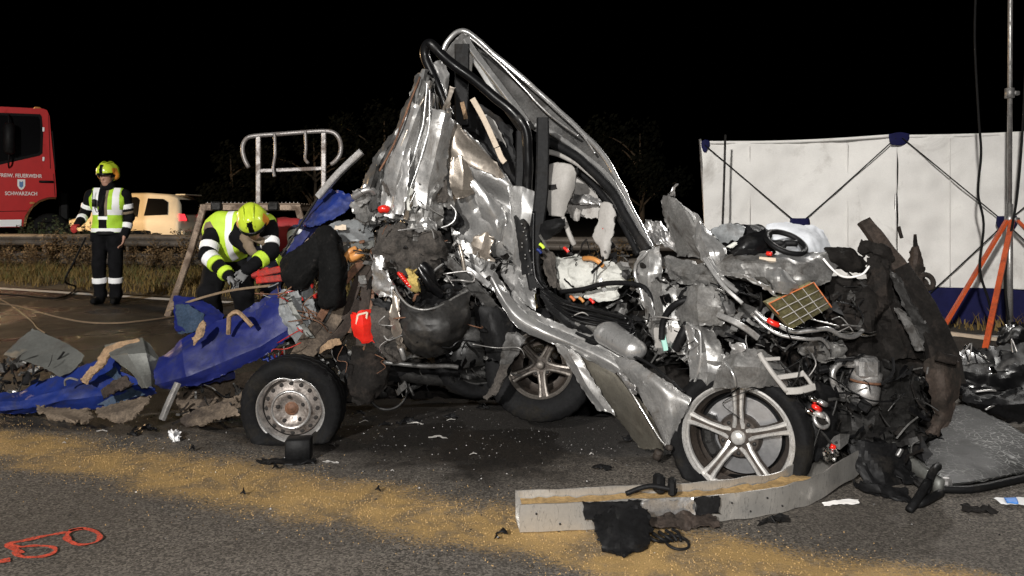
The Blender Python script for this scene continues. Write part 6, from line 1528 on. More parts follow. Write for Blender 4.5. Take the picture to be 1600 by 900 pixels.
sheet('white_scrap', 'bag_white', rows([(678, 250, -.12), (688, 252, -.12)], [(682, 262, -.12), (691, 262, -.12)], [(686, 268, -.12), (690, 267, -.12)]), VAN, (6, 8), .006, 14)
for k, (g, m_) in enumerate([
    ([[(588, 262, .02), (602, 254, .0), (616, 262, .02)], [(588, 300, .0), (602, 296, -.04), (612, 300, .0)], [(586, 340, .0), (600, 340, -.04), (610, 344, .0)]], 'grey_metal'),
    ([[(550, 300, -.02), (568, 292, -.05), (584, 286, -.02)], [(556, 312, -.04), (572, 306, -.07), (586, 300, -.03)], [(562, 320, -.02), (576, 314, -.05), (586, 310, -.02)]], 'silver'),
    ([[(548, 316, .02), (570, 306, -.01), (590, 306, .02)], [(552, 336, 0), (572, 330, -.04), (592, 332, .0)], [(562, 352, .02), (576, 350, -.02), (590, 352, .02)]], 'silver_dirty'),
    ([[(640, 330, -.1), (660, 322, -.12), (690, 318, -.08)], [(634, 346, -.1), (662, 342, -.13), (694, 340, -.08)], [(640, 358, -.08), (664, 360, -.1), (690, 358, -.07)]], 'silver_dirty'),
    ([[(652, 346, -.12), (666, 342, -.13), (680, 348, -.12)], [(648, 362, -.12), (666, 362, -.15), (682, 362, -.12)]], 'bare_metal'),
    ([[(700, 318, -.04), (716, 330, -.06), (726, 350, -.04)], [(688, 350, -.04), (704, 352, -.06), (716, 360, -.04)]], 'black_plastic')]):
    sheet('crushed_panel', m_, g, VAN, (24, 24), .022, 12, .008, lin=True)
pipe('torn_lip', 'silver_clean', [(704, 320, -.1), (712, 330, -.1), (710, 344, -.1), (700, 352, -.1), (688, 356, -.1)], 1.6, VAN, 20, 6)
pipe('lamp_bulb', 'red_plastic', [(594, 328, -.12), (600, 326, -.13), (606, 328, -.12)], 6, VAN, 6, 10)
pipe('bent_tube', 'galvanised', [(552, 308, -.06), (566, 300, -.08), (578, 296, -.08), (586, 302, -.06)], 5.5, VAN, 14, 10)
# matted insulation
sheet('insulation', 'felt', rows([(596, 356, -.1), (624, 346, -.12), (650, 360, -.1), (676, 372, -.08)], [(586, 380, -.1), (618, 374, -.17), (650, 382, -.16), (682, 392, -.1)], [(582, 396, -.08), (618, 400, -.18), (652, 404, -.18), (690, 408, -.1)], [(600, 424, -.06), (626, 424, -.14), (652, 424, -.14), (690, 424, -.08)], [(606, 440, -.04), (628, 442, -.1), (650, 438, -.1), (680, 440, -.06)]), VAN, (44, 44), .026, 10, .012)
sheet('insulation', 'felt', rows([(652, 366, -.14), (676, 358, -.16), (694, 372, -.12)], [(656, 388, -.16), (680, 386, -.2), (700, 392, -.14)], [(664, 404, -.14), (686, 404, -.18), (706, 408, -.12)]), VAN, (24, 24), .02, 12, .01)
sheet('torn_sheet', 'bare_metal', rows([(584, 398, -.2), (602, 402, -.2)], [(584, 424, -.2), (598, 420, -.22), ], [(582, 446, -.19), (612, 440, -.21)], [(584, 460, -.18), (610, 462, -.2)]), VAN, (14, 24), .016, 13, .008, lin=True)
sheet('torn_sheet', 'silver', rows([(598, 424, -.19), (606, 422, -.2)], [(594, 440, -.2), (614, 446, -.21)], [(592, 462, -.18), (614, 464, -.2)]), VAN, (12, 14), .02, 16, .008, lin=True)
pipe('filler_hose', 'black_gloss', [(648, 410, -.12), (660, 416, -.15), (670, 430, -.15), (676, 450, -.12)], 10, VAN, 20, 12)
pipe('filler_hose', 'black_gloss', [(654, 416, -.16), (668, 440, -.18), (690, 462, -.14)], 6, VAN, 20, 10)
sheet('sponge', 'yellow_sponge', rows([(638, 418, -.17), (648, 424, -.18)], [(640, 436, -.18), (654, 440, -.2)], [(646, 450, -.17), (656, 452, -.18)]), VAN, (10, 16), .012, 18, .006, .02)
for k in range(6): pipe('red_crumb', 'red_plastic', [(624 + 3 * k, 428 + 3.4 * k, -.19), (627 + 3 * k, 431 + 3.2 * k, -.2), (630 + 3 * k, 430 + 3.6 * k, -.19)], 3, VAN, 4, 6, True, False, .01)
# bumper bowl
sheet('bumper', 'bumper_plastic', rows([(618, 448, -.2), (634, 474, -.26), (662, 482, -.3), (700, 474, -.28), (732, 456, -.2)], [(622, 472, -.22), (640, 492, -.32), (668, 498, -.36), (704, 492, -.34), (734, 474, -.22)], [(622, 504, -.22), (642, 516, -.33), (672, 520, -.38), (708, 516, -.34), (734, 500, -.2)], [(628, 530, -.18), (648, 540, -.26), (676, 544, -.3), (706, 538, -.26), (728, 522, -.14)], [(640, 548, -.08), (658, 554, -.12), (680, 556, -.14), (702, 552, -.12), (718, 540, -.06)]), VAN, (48, 44), .022, 6, .006, .005)
pipe('bumper_lip', 'silver_dirty', [(616, 446, -.21), (624, 462, -.25), (640, 478, -.29), (662, 484, -.32), (688, 478, -.31), (712, 464, -.26), (732, 454, -.21)], 1.9, VAN, 40, 6)
sheet('bumper_inside', 'black_plastic', rows([(620, 440, -.05), (660, 446, -.08), (720, 440, -.05)], [(630, 462, -.08), (664, 470, -.1), (724, 456, -.06)], [(640, 476, -.14), (666, 484, -.18), (716, 470, -.12)]), VAN, (24, 16), .04, 10)
sheet('bumper_corner', 'warm_lit_silver', rows([(616, 452, -.22), (624, 470, -.24)], [(612, 490, -.22), (626, 500, -.26)], [(614, 530, -.2), (628, 536, -.24)], [(624, 552, -.16), (632, 556, -.18)]), VAN, (12, 26), .018, 9, .006, lin=True)
sheet('arch_liner', 'felt', rows([(580, 478, -.12), (604, 484, -.14), (618, 500, -.12)], [(576, 510, -.12), (600, 516, -.16), (620, 524, -.14)], [(584, 540, -.1), (604, 546, -.14), (624, 552, -.12)], [(596, 560, -.06), (614, 562, -.08), (632, 564, -.06)]), VAN, (22, 24), .025, 9)
sheet('arch_liner', 'black_plastic', rows([(580, 468, -.1), (600, 470, -.12), (616, 478, -.1)], [(590, 488, -.12), (606, 494, -.14), (622, 506, -.12)]), VAN, (14, 8), .02, 12)
pipe('arch_bolt', 'galvanised', [(626, 544, -.22), (629, 552, -.22), (632, 562, -.2)], 4, VAN, 6, 8)
sheet('wheel_housing', 'black_plastic', rows([(742, 480, -.1), (770, 476, -.12), (800, 500, -.08)], [(748, 520, -.12), (775, 520, -.16), (800, 540, -.1)], [(764, 560, -.1), (782, 570, -.14), (796, 590, -.08)]), VAN, (18, 24), .014, 7)
sheet('mud_flap', 'felt', rows([(792, 546, -.16), (802, 550, -.16)], [(780, 580, -.2), (792, 584, -.2)], [(768, 604, -.22), (780, 608, -.22)], [(756, 620, -.22), (764, 624, -.22)]), VAN, (8, 20), .012, 8, .005, .012)
sheet('diagonal_panel', 'grey_metal', rows([(690, 404, -.12), (704, 400, -.14), (716, 410, -.12)], [(712, 430, -.14), (726, 424, -.17), (740, 434, -.14)], [(736, 458, -.14), (750, 450, -.17), (764, 462, -.13)], [(764, 482, -.12), (774, 476, -.13), (786, 488, -.1)]), VAN, (16, 36), .014, 9, lin=True)
pipe('door_rod', 'warm_lit_silver', [(718, 382, -.16), (722, 400, -.18), (726, 424, -.18)], 3, VAN, 10, 8)
bar('door_hinge', 'bare_metal', [(728, 420, -.16), (744, 430, -.17), (764, 446, -.16)], 9, 5, VAN, 8, True, .2, False, .006)
pipe('rear_axle', 'dark_metal', [(560, 560, .1), (620, 580, .1), (700, 590, .15), (780, 580, .2)], 14, VAN, 24, 10)
pipe('exhaust', 'grey_metal', [(600, 566, -.08), (660, 572, -.1), (700, 572, -.1), (716, 574, -.1)], 3.4, VAN, 20, 8)
obj('spring_coil', *ring(P(606, 610, 4.2), .1, .008, (.1, -.9, .4), 40, 6), 'dark_metal', VAN)
sheet('axle_cover', 'burnt', rows([(548, 540, -.02), (580, 550, -.05), (612, 566, -.02)], [(544, 590, -.04), (576, 598, -.08), (604, 600, -.04)], [(546, 628, -.04), (572, 630, -.06), (590, 620, -.04)]), VAN, (22, 20), .03, 8)
sheet('under_guard', 'black_plastic', rows([(600, 560, .0), (650, 566, -.02), (720, 560, .0)], [(600, 590, .1), (650, 594, .1), (720, 596, .1)]), VAN, (20, 10), .03, 9)
fragments(VAN, [(560, 290, 700, 380), (580, 380, 720, 470)], 260, MIX, 51, (4, 15), (-.14, .1))
fragments(VAN, [(560, 350, 700, 470)], 90, BROWN, 52, (4, 12), (-.2, .0))
fragments(VAN, [(640, 200, 690, 330)], 40, ['silver', 'silver_dirty', 'rust', 'grey_metal'], 55, (4, 10), (-.06, .15))
fragments(VAN, [(560, 540, 800, 610)], 120, DARKS, 53, (5, 18), (-.05, .3))
fragments(VAN, [(690, 400, 800, 480), (620, 430, 730, 470)], 120, DARKS, 54, (4, 14), (-.12, .1))

# ================================================================== TRAILER
def tq(*pts, m, name, res=(30, 24), amp=.012, freq=5, soft=False, thick=.003, rag=.006, parent=None):
    return sheet(name, m, [list(r) for r in pts], parent or TRL, res, amp, freq, rag, thick, None, soft, lin=True)
tq([(246, 566, .05), (284, 530, .05), (336, 506, .1), (396, 486, .1), (436, 456, .1)], [(241, 582, -.02), (286, 550, -.03), (340, 526, .02), (400, 510, .03), (444, 486, .04)], [(244, 600, -.06), (292, 588, -.1), (346, 566, -.05), (408, 540, -.03), (450, 514, .02)], [(258, 606, -.03), (300, 604, -.06), (352, 584, -.02), (412, 556, .0), (452, 528, .03)], m='tarp', name='tarpaulin', res=(60, 34), amp=.014, freq=5)
tq([(286, 590, .14), (330, 576, .12), (366, 566, .12)], [(290, 606, .12), (330, 600, .1), (366, 592, .1)], m='tarp', name='tarpaulin', res=(20, 10))
tq([(270, 461, .5), (300, 464, .48), (330, 476, .44), (350, 492, .4)], [(272, 488, .42), (302, 490, .38), (330, 498, .34), (350, 506, .32)], [(276, 520, .3), (302, 520, .28), (326, 516, .26), (346, 512, .26)], m='tarp', name='tarpaulin', res=(26, 22), amp=.018)
tq([(272, 476, .4), (292, 474, .38), (318, 490, .34)], [(276, 500, .34), (296, 500, .3), (318, 502, .3)], [(278, 522, .28), (296, 520, .26), (312, 516, .26)], m='tarp_slate', name='tarpaulin_lining', res=(18, 16))
tq([(374, 490, .3), (406, 470, .3), (438, 446, .3)], [(384, 506, .3), (412, 490, .28), (446, 470, .28)], [(392, 520, .3), (420, 510, .28), (452, 496, .28)], m='tarp', name='tarpaulin', res=(22, 16))
tq([(466, 356, .3), (486, 328, .3), (506, 300, .3), (512, 294, .3)], [(480, 354, .22), (504, 336, .2), (530, 312, .2), (536, 300, .22)], [(500, 352, .2), (522, 342, .18), (546, 326, .18), (556, 306, .2)], m='tarp_bright', name='tarpaulin_top', res=(30, 24), amp=.02, freq=7, soft=False)
tq([(440, 408, .35), (462, 372, .35), (488, 340, .35)], [(450, 412, .33), (474, 380, .33), (500, 352, .33)], m='tarp', name='tarpaulin_strap', res=(20, 8))
tq([(-30, 618, .1), (30, 612, .1), (90, 588, .12), (140, 566, .16), (186, 552, .2)], [(-30, 630, .02), (30, 628, .0), (96, 606, .0), (150, 594, .06), (190, 580, .12)], [(-30, 640, .0), (40, 640, -.02), (100, 626, -.04), (160, 618, 0), (240, 604, .05)], [(-30, 648, .04), (50, 646, .04), (110, 640, .02), (170, 636, .04), (244, 616, .08)], m='tarp_bright', name='tarpaulin_skirt', res=(60, 30), amp=.014, freq=6)
tq([(80, 596, .1), (130, 600, .08), (180, 574, .1)], [(100, 612, .05), (150, 618, .02), (200, 604, .05)], [(130, 630, .02), (172, 634, .0), (226, 616, .02)], m='tarp_slate', name='tarpaulin_lining', res=(24, 18))
# grey flysheet, folded and torn
tq([(432, 458, .02), (446, 452, 0), (466, 450, .0)], [(436, 490, 0), (454, 486, -.04), (480, 492, .0)], [(452, 520, .0), (470, 516, -.05), (490, 520, -.02)], [(474, 548, .0), (482, 544, -.03), (494, 540, -.02)], m='tarp_grey', name='flysheet', res=(22, 30), amp=.022, freq=10, soft=False)
tq([(444, 462, -.06), (452, 460, -.06)], [(458, 490, -.08), (468, 492, -.08)], [(480, 526, -.06), (492, 528, -.06)], m='aluminium', name='flysheet_hem', res=(8, 24), amp=.01, freq=10, soft=False)
tq([(468, 448, .04), (486, 446, .03)], [(474, 476, .02), (490, 476, .0)], [(484, 506, .02), (496, 500, .0)], m='tarp_grey', name='flysheet', res=(12, 22), amp=.018, freq=9, soft=False)
tq([(500, 356, .06), (530, 346, .04), (560, 342, .04), (584, 350, .06)], [(504, 366, .0), (532, 360, -.04), (562, 358, -.04), (584, 364, .0)], [(530, 376, .04), (548, 376, .0), (568, 376, .0), (586, 378, .02)], m='tarp_grey', name='flysheet', res=(30, 16), amp=.014, freq=7)
tq([(522, 353, -.05), (540, 351, -.06)], [(523, 360, -.06), (540, 359, -.06)], m='beige', name='tape_patch', res=(6, 5), amp=.002)
tq([(536, 384, .0), (558, 380, -.02), (586, 376, 0)], [(540, 396, -.01), (560, 394, -.03), (582, 386, -.01)], m='aluminium', name='edge_strip', res=(20, 8), amp=.012, freq=12, soft=False)
pipe('brass_fitting', 'amber', [(556, 388, -.04), (546, 394, -.06), (538, 408, -.06), (537, 424, -.04), (546, 434, -.02)], 4.5, TRL, 20, 8)
pipe('brass_fitting', 'amber', [(548, 404, -.05), (556, 400, -.06), (566, 394, -.05)], 7, TRL, 10, 8)
# planks and frame bars sticking out
planks = [((586, 398), (560, 440), (540, 500), 16, 'burnt_brown'), ((576, 420), (570, 470), (564, 540), 16, 'burnt_brown'), ((566, 408), (530, 450), (498, 500), 12, 'rust'), ((556, 440), (550, 480), (546, 520), 9, 'rust'), ((540, 470), (510, 520), (478, 556), 20, 'plywood'), ((562, 470), (540, 510), (500, 552), 16, 'burnt_brown'), ((560, 500), (538, 520), (500, 548), 7, 'wood'), ((584, 400), (584, 450), (576, 500), 5, 'rust'), ((500, 500), (478, 530), (460, 560), 18, 'plywood')]
for k, (a, b_, c_, w_, m_) in enumerate(planks):
    bar('plank', m_, [(a[0], a[1], .0 - .015 * (k % 3)), (b_[0], b_[1], -.02 - .015 * (k % 3)), (c_[0], c_[1], -.04 - .02 * (k % 3))], w_, 4, TRL, 14, True, .35 * ((k % 3) - 1), False, .006)
tq([(504, 540, -.1), (516, 530, -.11), (530, 528, -.1)], [(498, 552, -.11), (512, 546, -.12), (532, 538, -.1)], m='wood', name='splinter', res=(12, 10), amp=.014, freq=14, soft=False)
for k, (a, b_) in enumerate((((404, 428), (440, 420)), ((402, 438), (442, 434)), ((470, 470), (500, 462)), ((460, 500), (512, 494)), ((480, 480), (486, 440)), ((520, 506), (560, 480)))):
    bar('frame_bar', 'red_paint', [(a[0], a[1], .22), (b_[0], b_[1], .2)], 11, 8, TRL, 4)
tq([(470, 470, .12), (500, 464, .12), (540, 470, .12)], [(470, 520, .12), (500, 520, .12), (550, 516, .12)], m='dark_metal', name='frame_plate', res=(14, 14), amp=.03, freq=7, soft=False)
bar('stanchion', 'galvanised', [(497, 308, .2), (530, 270, .2), (565, 237, .2)], 12, 8, TRL, 6, True, .4)
pipe('stanchion_wire', 'dark_metal', [(440, 400, .22), (470, 350, .22), (497, 308, .2), (512, 284, .2)], 2, TRL, 16, 6)
bar('rod', 'rope', [(262, 486, .5), (300, 470, .45), (360, 454, .4), (425, 446, .35)], 4, 4, TRL, 14)
bar('rod', 'aluminium', [(390, 552, .06), (420, 545, .06), (452, 536, .06)], 4, 4, TRL, 6)
for k in range(6): pipe('baluster', 'aluminium', [(398 + 9 * k, 550 - 2.6 * k, .06), (400 + 9 * k, 566 - 2 * k, .06)], 1.3, TRL, 3, 6)
for k in range(5): pipe('cable_tie', 'tarp_bright', [(408 + 8 * k, 556, .04), (412 + 8 * k, 562 + (k % 2) * 3, .03), (420 + 8 * k, 559, .04)], 2, TRL, 6, 5)
# red canister with reflective frame
cn = tq([(556, 492, -.08), (566, 486, -.1), (580, 484, -.08)], [(556, 508, -.09), (568, 506, -.12), (582, 506, -.09)], [(562, 528, -.08), (572, 532, -.1), (580, 532, -.08)], m='red_plastic', name='tail_lamp', res=(14, 18), amp=.006, freq=8, thick=.03)
for a, b_ in (((559, 492), (574, 488)), ((559, 492), (557, 506)), ((574, 488), (570, 510)), ((557, 506), (568, 510))):
    bar('lamp_frame', 'beige', [(a[0], a[1], -.135), (b_[0], b_[1], -.135)], 3, 2, cn, 3)
# axle, chassis rails, floor
pipe('axle', 'dark_metal', [(470, 634, .1), (520, 625, .3), (600, 615, .6)], 9, TRL, 8, 10)
sheet('wheel_guard', 'black_plastic', rows([(516, 530, .04), (536, 540, .0), (552, 560, .02)], [(526, 570, .06), (542, 580, .02), (556, 590, .04)], [(530, 620, .08), (544, 626, .04), (556, 628, .06)]), TRL, (14, 20), .02, 8)
bar('chassis_rail', 'dark_metal', [(300, 610, .5), (380, 590, .4), (460, 575, .3), (560, 560, .2)], 16, 14, TRL, 10)
bar('chassis_rail', 'grey_metal', [(290, 630, .4), (350, 622, .35), (410, 600, .3)], 8, 6, TRL, 8)
tq([(270, 612, .3), (330, 600, .3), (400, 580, .3)], [(280, 640, .2), (340, 630, .2), (400, 610, .2)], [(290, 660, .1), (340, 650, .1), (390, 630, .1)], m='plywood', name='floor_board', res=(22, 16), amp=.02, freq=7, soft=False)
fragments(TRL, [(470, 380, 590, 540)], 140, BROWN, 61, (5, 16), (-.02, .3))
fragments(TRL, [(400, 440, 500, 560)], 60, ['red_paint', 'dark_metal', 'tarp_grey', 'rust'], 62, (5, 14), (.1, .35))
fragments(TRL, [(280, 600, 420, 660), (480, 545, 560, 620)], 120, DARKS, 63, (5, 16), (.0, .35))
fragments(TRL, [(-40, 560, 110, 640)], 130, DARKS, 64, (6, 20), (.05, .5))

# torn wiring hanging through the wrecks
def wires(parent, n, box_, seed, mats, rpx=(.7, 1.5), dy=(-.24, -.08)):
    random.seed(seed)
    for k in range(n):
        x, y = random.uniform(box_[0], box_[2]), random.uniform(box_[1], box_[3]); d = random.uniform(*dy)
        pts = [(x, y, d)]
        for q in range(random.randint(2, 4)):
            x += random.gauss(0, 20); y += random.uniform(-8, 22); pts.append((x, y, d + random.uniform(-.04, .04)))
        pipe('torn_wire', random.choice(mats), pts, random.uniform(*rpx), parent, 18, 5)
wires(CAR, 26, (1050, 440, 1420, 640), 301, ['black_plastic', 'black_plastic', 'dark_metal', 'black_gloss', 'galvanised'])
wires(CAR, 7, (860, 470, 1020, 520), 302, ['black_plastic', 'black_gloss', 'trim_grey'], (.6, 1.2), (-.14, 0))
wires(VAN, 16, (580, 360, 760, 560), 303, ['black_plastic', 'black_gloss', 'galvanised', 'rust'], (.6, 1.3), (-.3, -.18))
wires(TRL, 10, (450, 440, 580, 560), 304, ['black_plastic', 'rust', 'red_paint'], (.6, 1.2), (-.16, -.06))

# ================================================================== LOOSE THINGS AROUND THE WRECK
def loose(name, label, cat, g, m, smooth=True, ang=17, group=None):
    o = obj(name, *g, m, None, smooth)
    if smooth: sharp(o, ang)
    return tag(o, label, cat, group)
def gsheet(pts, res=(24, 20), amp=.016, freq=6, rag=.01, thick=.003, soft=False, lin=True):
    V, Fc = sheet_geo([[Vector(p) for p in r] for r in pts], res, amp, freq, rag, thick, None, soft, lin)
    for v in V:
        if v.z < .004: v.z = .004
    return V, Fc
def q_(*r): return [[Q(p) for p in row] for row in r]
# dark garment hanging over the trailer's edge
gm = thing('black_garment', 'black garment draped over the torn trailer beside the grey flysheet', 'garment', tuple(Q((500, 420))))
for nm, rr_ in (('sleeve', [[(438, 410, -.1), (452, 396, -.12), (476, 382, -.12), (498, 362, -.1)], [(440, 428, -.13), (458, 418, -.18), (482, 408, -.18), (508, 384, -.14)], [(448, 444, -.12), (464, 438, -.17), (482, 434, -.17), (500, 418, -.12)], [(452, 452, -.1), (466, 454, -.13), (474, 450, -.13), (484, 442, -.1)]]),
                ('torso', [[(494, 360, -.12), (508, 353, -.14), (524, 358, -.14), (535, 372, -.1)], [(498, 390, -.14), (510, 386, -.19), (526, 390, -.19), (539, 400, -.12)], [(500, 430, -.14), (512, 428, -.2), (528, 430, -.2), (540, 436, -.12)], [(498, 470, -.12), (512, 472, -.17), (526, 472, -.17), (540, 470, -.1)], [(504, 480, -.1), (514, 484, -.13), (526, 483, -.13), (538, 478, -.08)]])):
    obj(nm, *sheet_geo([[Q(p) for p in r] for r in rr_], (36, 44), .011, 8, .004, .006, None, False), 'garment_black', gm)

# aluminium and timber lying at the left
loose('aluminium_sheet', 'dented dull aluminium sheet lying at the far end of the blue tarpaulin', 'metal sheet', gsheet(q_([(6, 556, .3), (30, 530, .45), (52, 514, .5)], [(30, 562, .2), (62, 546, .3), (90, 530, .4)], [(64, 574, .12), (92, 562, .2), (116, 544, .3)], [(94, 590, .05), (116, 578, .12), (134, 556, .2)]), (26, 26), .007, 4, .004), 'aluminium')
loose('folded_panel', 'grey panel folded into a ridge on the blue tarpaulin', 'panel', gsheet(q_([(164, 540, .16), (192, 534, .14), (222, 528, .14), (240, 548, .12)], [(172, 556, .02), (200, 554, -.04), (228, 552, -.02), (252, 566, .06)], [(206, 584, -.06), (220, 588, -.1), (236, 584, -.06), (248, 590, .0)], [(222, 606, -.06), (228, 606, -.09), (236, 604, -.06), (244, 600, 0)]), (30, 30), .005, 4, .004), 'aluminium')
loose('timber_edge', 'broken timber edge along the folded grey panel', 'timber', gsheet(q_([(128, 594, -.02), (148, 570, .0), (166, 544, .1), (220, 528, .12)], [(138, 600, -.04), (160, 576, -.02), (176, 550, .06), (218, 536, .1)]), (30, 6), .01, 14, .008, .012), 'wood')
loose('timber_splinter', 'pale splintered batten across the blue tarpaulin top', 'timber', gsheet(q_([(300, 530, -.08), (312, 512, -.06), (318, 502, -.04)], [(306, 540, -.08), (318, 520, -.08), (324, 504, -.05)]), (16, 6), .01, 16, .006, .01), 'wood')
loose('bent_batten', 'bent brown batten over the blue tarpaulin fold', 'timber', join(tube([Q((357, 522, -.03)), Q((358, 494, -.05))], .012, 5, 6), tube([Q((358, 494, -.05)), Q((372, 488, -.05)), Q((394, 510, -.05))], .012, 10, 6)), 'wood')
loose('plywood_scrap', 'torn plywood with pale broken edge beneath the blue tarpaulin skirt', 'plywood', gsheet(q_([(58, 636, -.1), (90, 640, -.12), (140, 640, -.1)], [(62, 644, -.16), (96, 650, -.2), (144, 654, -.16)], [(84, 654, -.2), (110, 658, -.25), (136, 660, -.2)]), (30, 16), .006, 7, .012, .01), 'plywood')
loose('plywood_board', 'flat grey plywood board with ragged end beside the aluminium bar', 'plywood', gsheet(q_([(150, 640, -.06), (190, 630, -.06), (236, 620, -.04)], [(156, 652, -.14), (196, 642, -.16), (232, 630, -.1)], [(190, 660, -.16), (208, 656, -.18), (222, 640, -.12)]), (30, 18), .004, 5, .01, .01), 'plywood')
loose('plywood_offcut', 'brown board piece stuck under the trailer beside the steel wheel', 'plywood', gsheet(q_([(282, 656, -.1), (310, 640, -.08), (352, 628, -.05)], [(290, 664, -.14), (318, 652, -.14), (372, 640, -.08)], [(316, 664, -.14), (338, 656, -.14), (376, 650, -.1)]), (26, 16), .004, 5, .006, .01), 'plywood')
loose('aluminium_bar', 'grey ribbed aluminium bar propped under the blue tarpaulin', 'bar', sweep(crom([Q((277, 598, -.14)), Q((264, 626, -.18)), Q((252, 655, -.2))], 6), [(-.012, -.02), (-.012, .02), (.004, .02), (.004, .008), (.012, .006), (.012, -.006), (.004, -.008), (.004, -.02)]), 'galvanised')
loose('dark_board', 'torn brown inner board under the folded panel', 'board', gsheet(q_([(160, 610, -.06), (176, 598, -.08), (196, 588, -.08)], [(164, 622, -.08), (184, 612, -.11), (210, 602, -.1)]), (18, 8), .005, 7, .008, .01), 'burnt_brown')
loose('wire_hook', 'bent wire hook on the blue tarpaulin skirt', 'wire', tube([Q((102, 602, -.06)), Q((102, 594, -.08)), Q((110, 591, -.08)), Q((122, 594, -.06))], .006, 16, 6), 'galvanised')
loose('crumpled_tissue', 'small crumpled white tissue on the granulate band', 'tissue', gsheet([[G(265, 690) + Vector((0, 0, .01)), G(272, 694) + Vector((0, 0, .01)), G(280, 690) + Vector((0, 0, .01))], [G(266, 684) + Vector((0, 0, .03)), G(272, 686) + Vector((0, 0, .05)), G(279, 685) + Vector((0, 0, .02))], [G(268, 680) + Vector((0, 0, .01)), G(272, 680) + Vector((0, 0, .02)), G(278, 681) + Vector((0, 0, .01))]], (14, 14), .03, 40, .01, .001), 'paper')

# wedge block under the steel wheel
c = G(460, 724)
wb_ = thing('wheel_block', 'black plastic support block standing below the steel wheel', 'block', (c.x, c.y, 0))
obj('block', *box((c.x + .005, c.y + .06, .052), (.115, .09, .1), .1, .006), 'black_plastic', wb_)
sharp(obj('foot_plate', *gsheet([[(c.x - .17, c.y - .02, .01), (c.x, c.y - .05, .012), (c.x + .1, c.y - .02, .01)], [(c.x - .15, c.y + .03, .012), (c.x, c.y + .01, .016), (c.x + .1, c.y + .03, .012)]], (12, 6), .006, 12, .01, .006), 'black_plastic', wb_))

# cross-member torn off, lying in front
bmr = thing('crossmember', 'aluminium cross-member with black brackets lying on the road before the alloy wheel', 'crossmember', tuple(G(1000, 826)))
base = [G(812, 834), G(900, 830), G(1000, 824), G(1110, 818), G(1190, 808), G(1250, 795), G(1300, 776), G(1345, 752)]
pathb = crom(base, 56)
bw, bh, wt = .135, .098, .006
V, Fc = [], []
prof = [(0, 0), (0, bh), (wt, bh), (wt, wt), (bw - wt, wt), (bw - wt, bh + .008), (bw, bh + .008), (bw, 0)]
for i, p in enumerate(pathb):
    t = (pathb[min(i + 1, 56)] - pathb[max(0, i - 1)]).normalized(); s = Vector((-t.y, t.x, 0))
    k = i / 56
    lift = .004 + .035 * max(0, k - .75) * 4
    hgt = 1 + .25 * max(0, k - .72)
    for a, b_ in prof:
        q = p + s * (a * (1 - .15 * k)) + Vector((0, 0, b_ * hgt + lift))
        q += (.002 + .008 * k) * noise.noise_vector(q * 11); q.z = max(.003, q.z); V.append(q)
kk = len(prof)
for i in range(56):
    for j in range(kk): Fc.append((i * kk + j, (i + 1) * kk + j, (i + 1) * kk + (j + 1) % kk, i * kk + (j + 1) % kk))
Fc += [tuple(range(kk)), tuple(56 * kk + j for j in range(kk - 1, -1, -1))]
mat('beam_alu', (.56, .54, .505), .3, .72, .12, 3, (.2, .175, .14), .12, 5, .015, 40)
sharp(obj('channel', V, Fc, 'beam_alu', bmr), 30)
V, Fc = [], []
for i, p in enumerate(pathb[1:46]):
    t = (pathb[i + 2] - pathb[i]).normalized(); s = Vector((-t.y, t.x, 0))
    for a in np.linspace(.007, bw - .012, 6):
        q = p + s * (a * (1 - .15 * i / 56)); V.append(q + Vector((0, 0, .078 + .012 * noise.noise(q * 25) + .004 * noise.noise(q * 90) + .004)))
for i in range(44):
    for j in range(5): Fc.append((i * 6 + j, i * 6 + 6 + j, i * 6 + 7 + j, i * 6 + j + 1))
sd = obj('granulate_fill', V, Fc, 'granulate', bmr); sd['kind'] = 'stuff'
def on_face(px0, px1, z0, z1, d=-.008):
    a, b_ = G(px0, 836), G(px1, 832)
    return a, b_
def fplate(name, m, x0, x1, z0, z1, out, thick, rnd=.02):
    i0 = int(np.interp(x0, [812, 1000, 1190, 1345], [0, 16, 32, 56])); i1 = int(np.interp(x1, [812, 1000, 1190, 1345], [0, 16, 32, 56]))
    V, Fc = [], []
    pts = [pathb[int(round(i0 + (i1 - i0) * u))] * 1.0 for u in (0, .5, 1)]
    a = crom([pathb[i] for i in range(i0, i1 + 1)], 10)
    rr_ = []
    for z in (z1, (z0 + z1) / 2, z0): rr_.append([p + Vector((0, -out, z)) for p in a])
    sharp(obj(name, *sheet_geo(rr_, (16, 10), .004, 12, .005, thick), m, bmr))
fplate('bracket', 'black_plastic', 925, 1008, .045, .105, .012, .008)
fplate('bracket', 'black_plastic', 1076, 1116, .04, .104, .012, .008)
fplate('mount_plate', 'bare_metal', 1010, 1076, .03, .1, .006, .004)
c1 = G(1032, 812)
for g in (box((c1.x, c1.y + .03, .125), (.035, .05, .07), .3, .008), box((c1.x + .045, c1.y + .01, .12), (.03, .06, .06), -.2, .008)):
    obj('clip', *g, 'black_plastic', bmr, False)
obj('lever', *tube([(c1.x - .13, c1.y - .01, .1), (c1.x - .04, c1.y + .0, .125), (c1.x + .06, c1.y - .01, .11)], .01, 10, 6), 'black_plastic', bmr)
for k in range(12):
    i = 3 + k * 3; p = pathb[i]; obj('bolt_hole', *lathe([(0, .001), (.004, .001), (.004, -.002)], 8, Matrix.Translation(p + Vector((0, -.0045, .05 + .02 * (-1) ** k))) @ Matrix.Rotation(R(90), 4, 'X')), 'rim_hole', bmr)
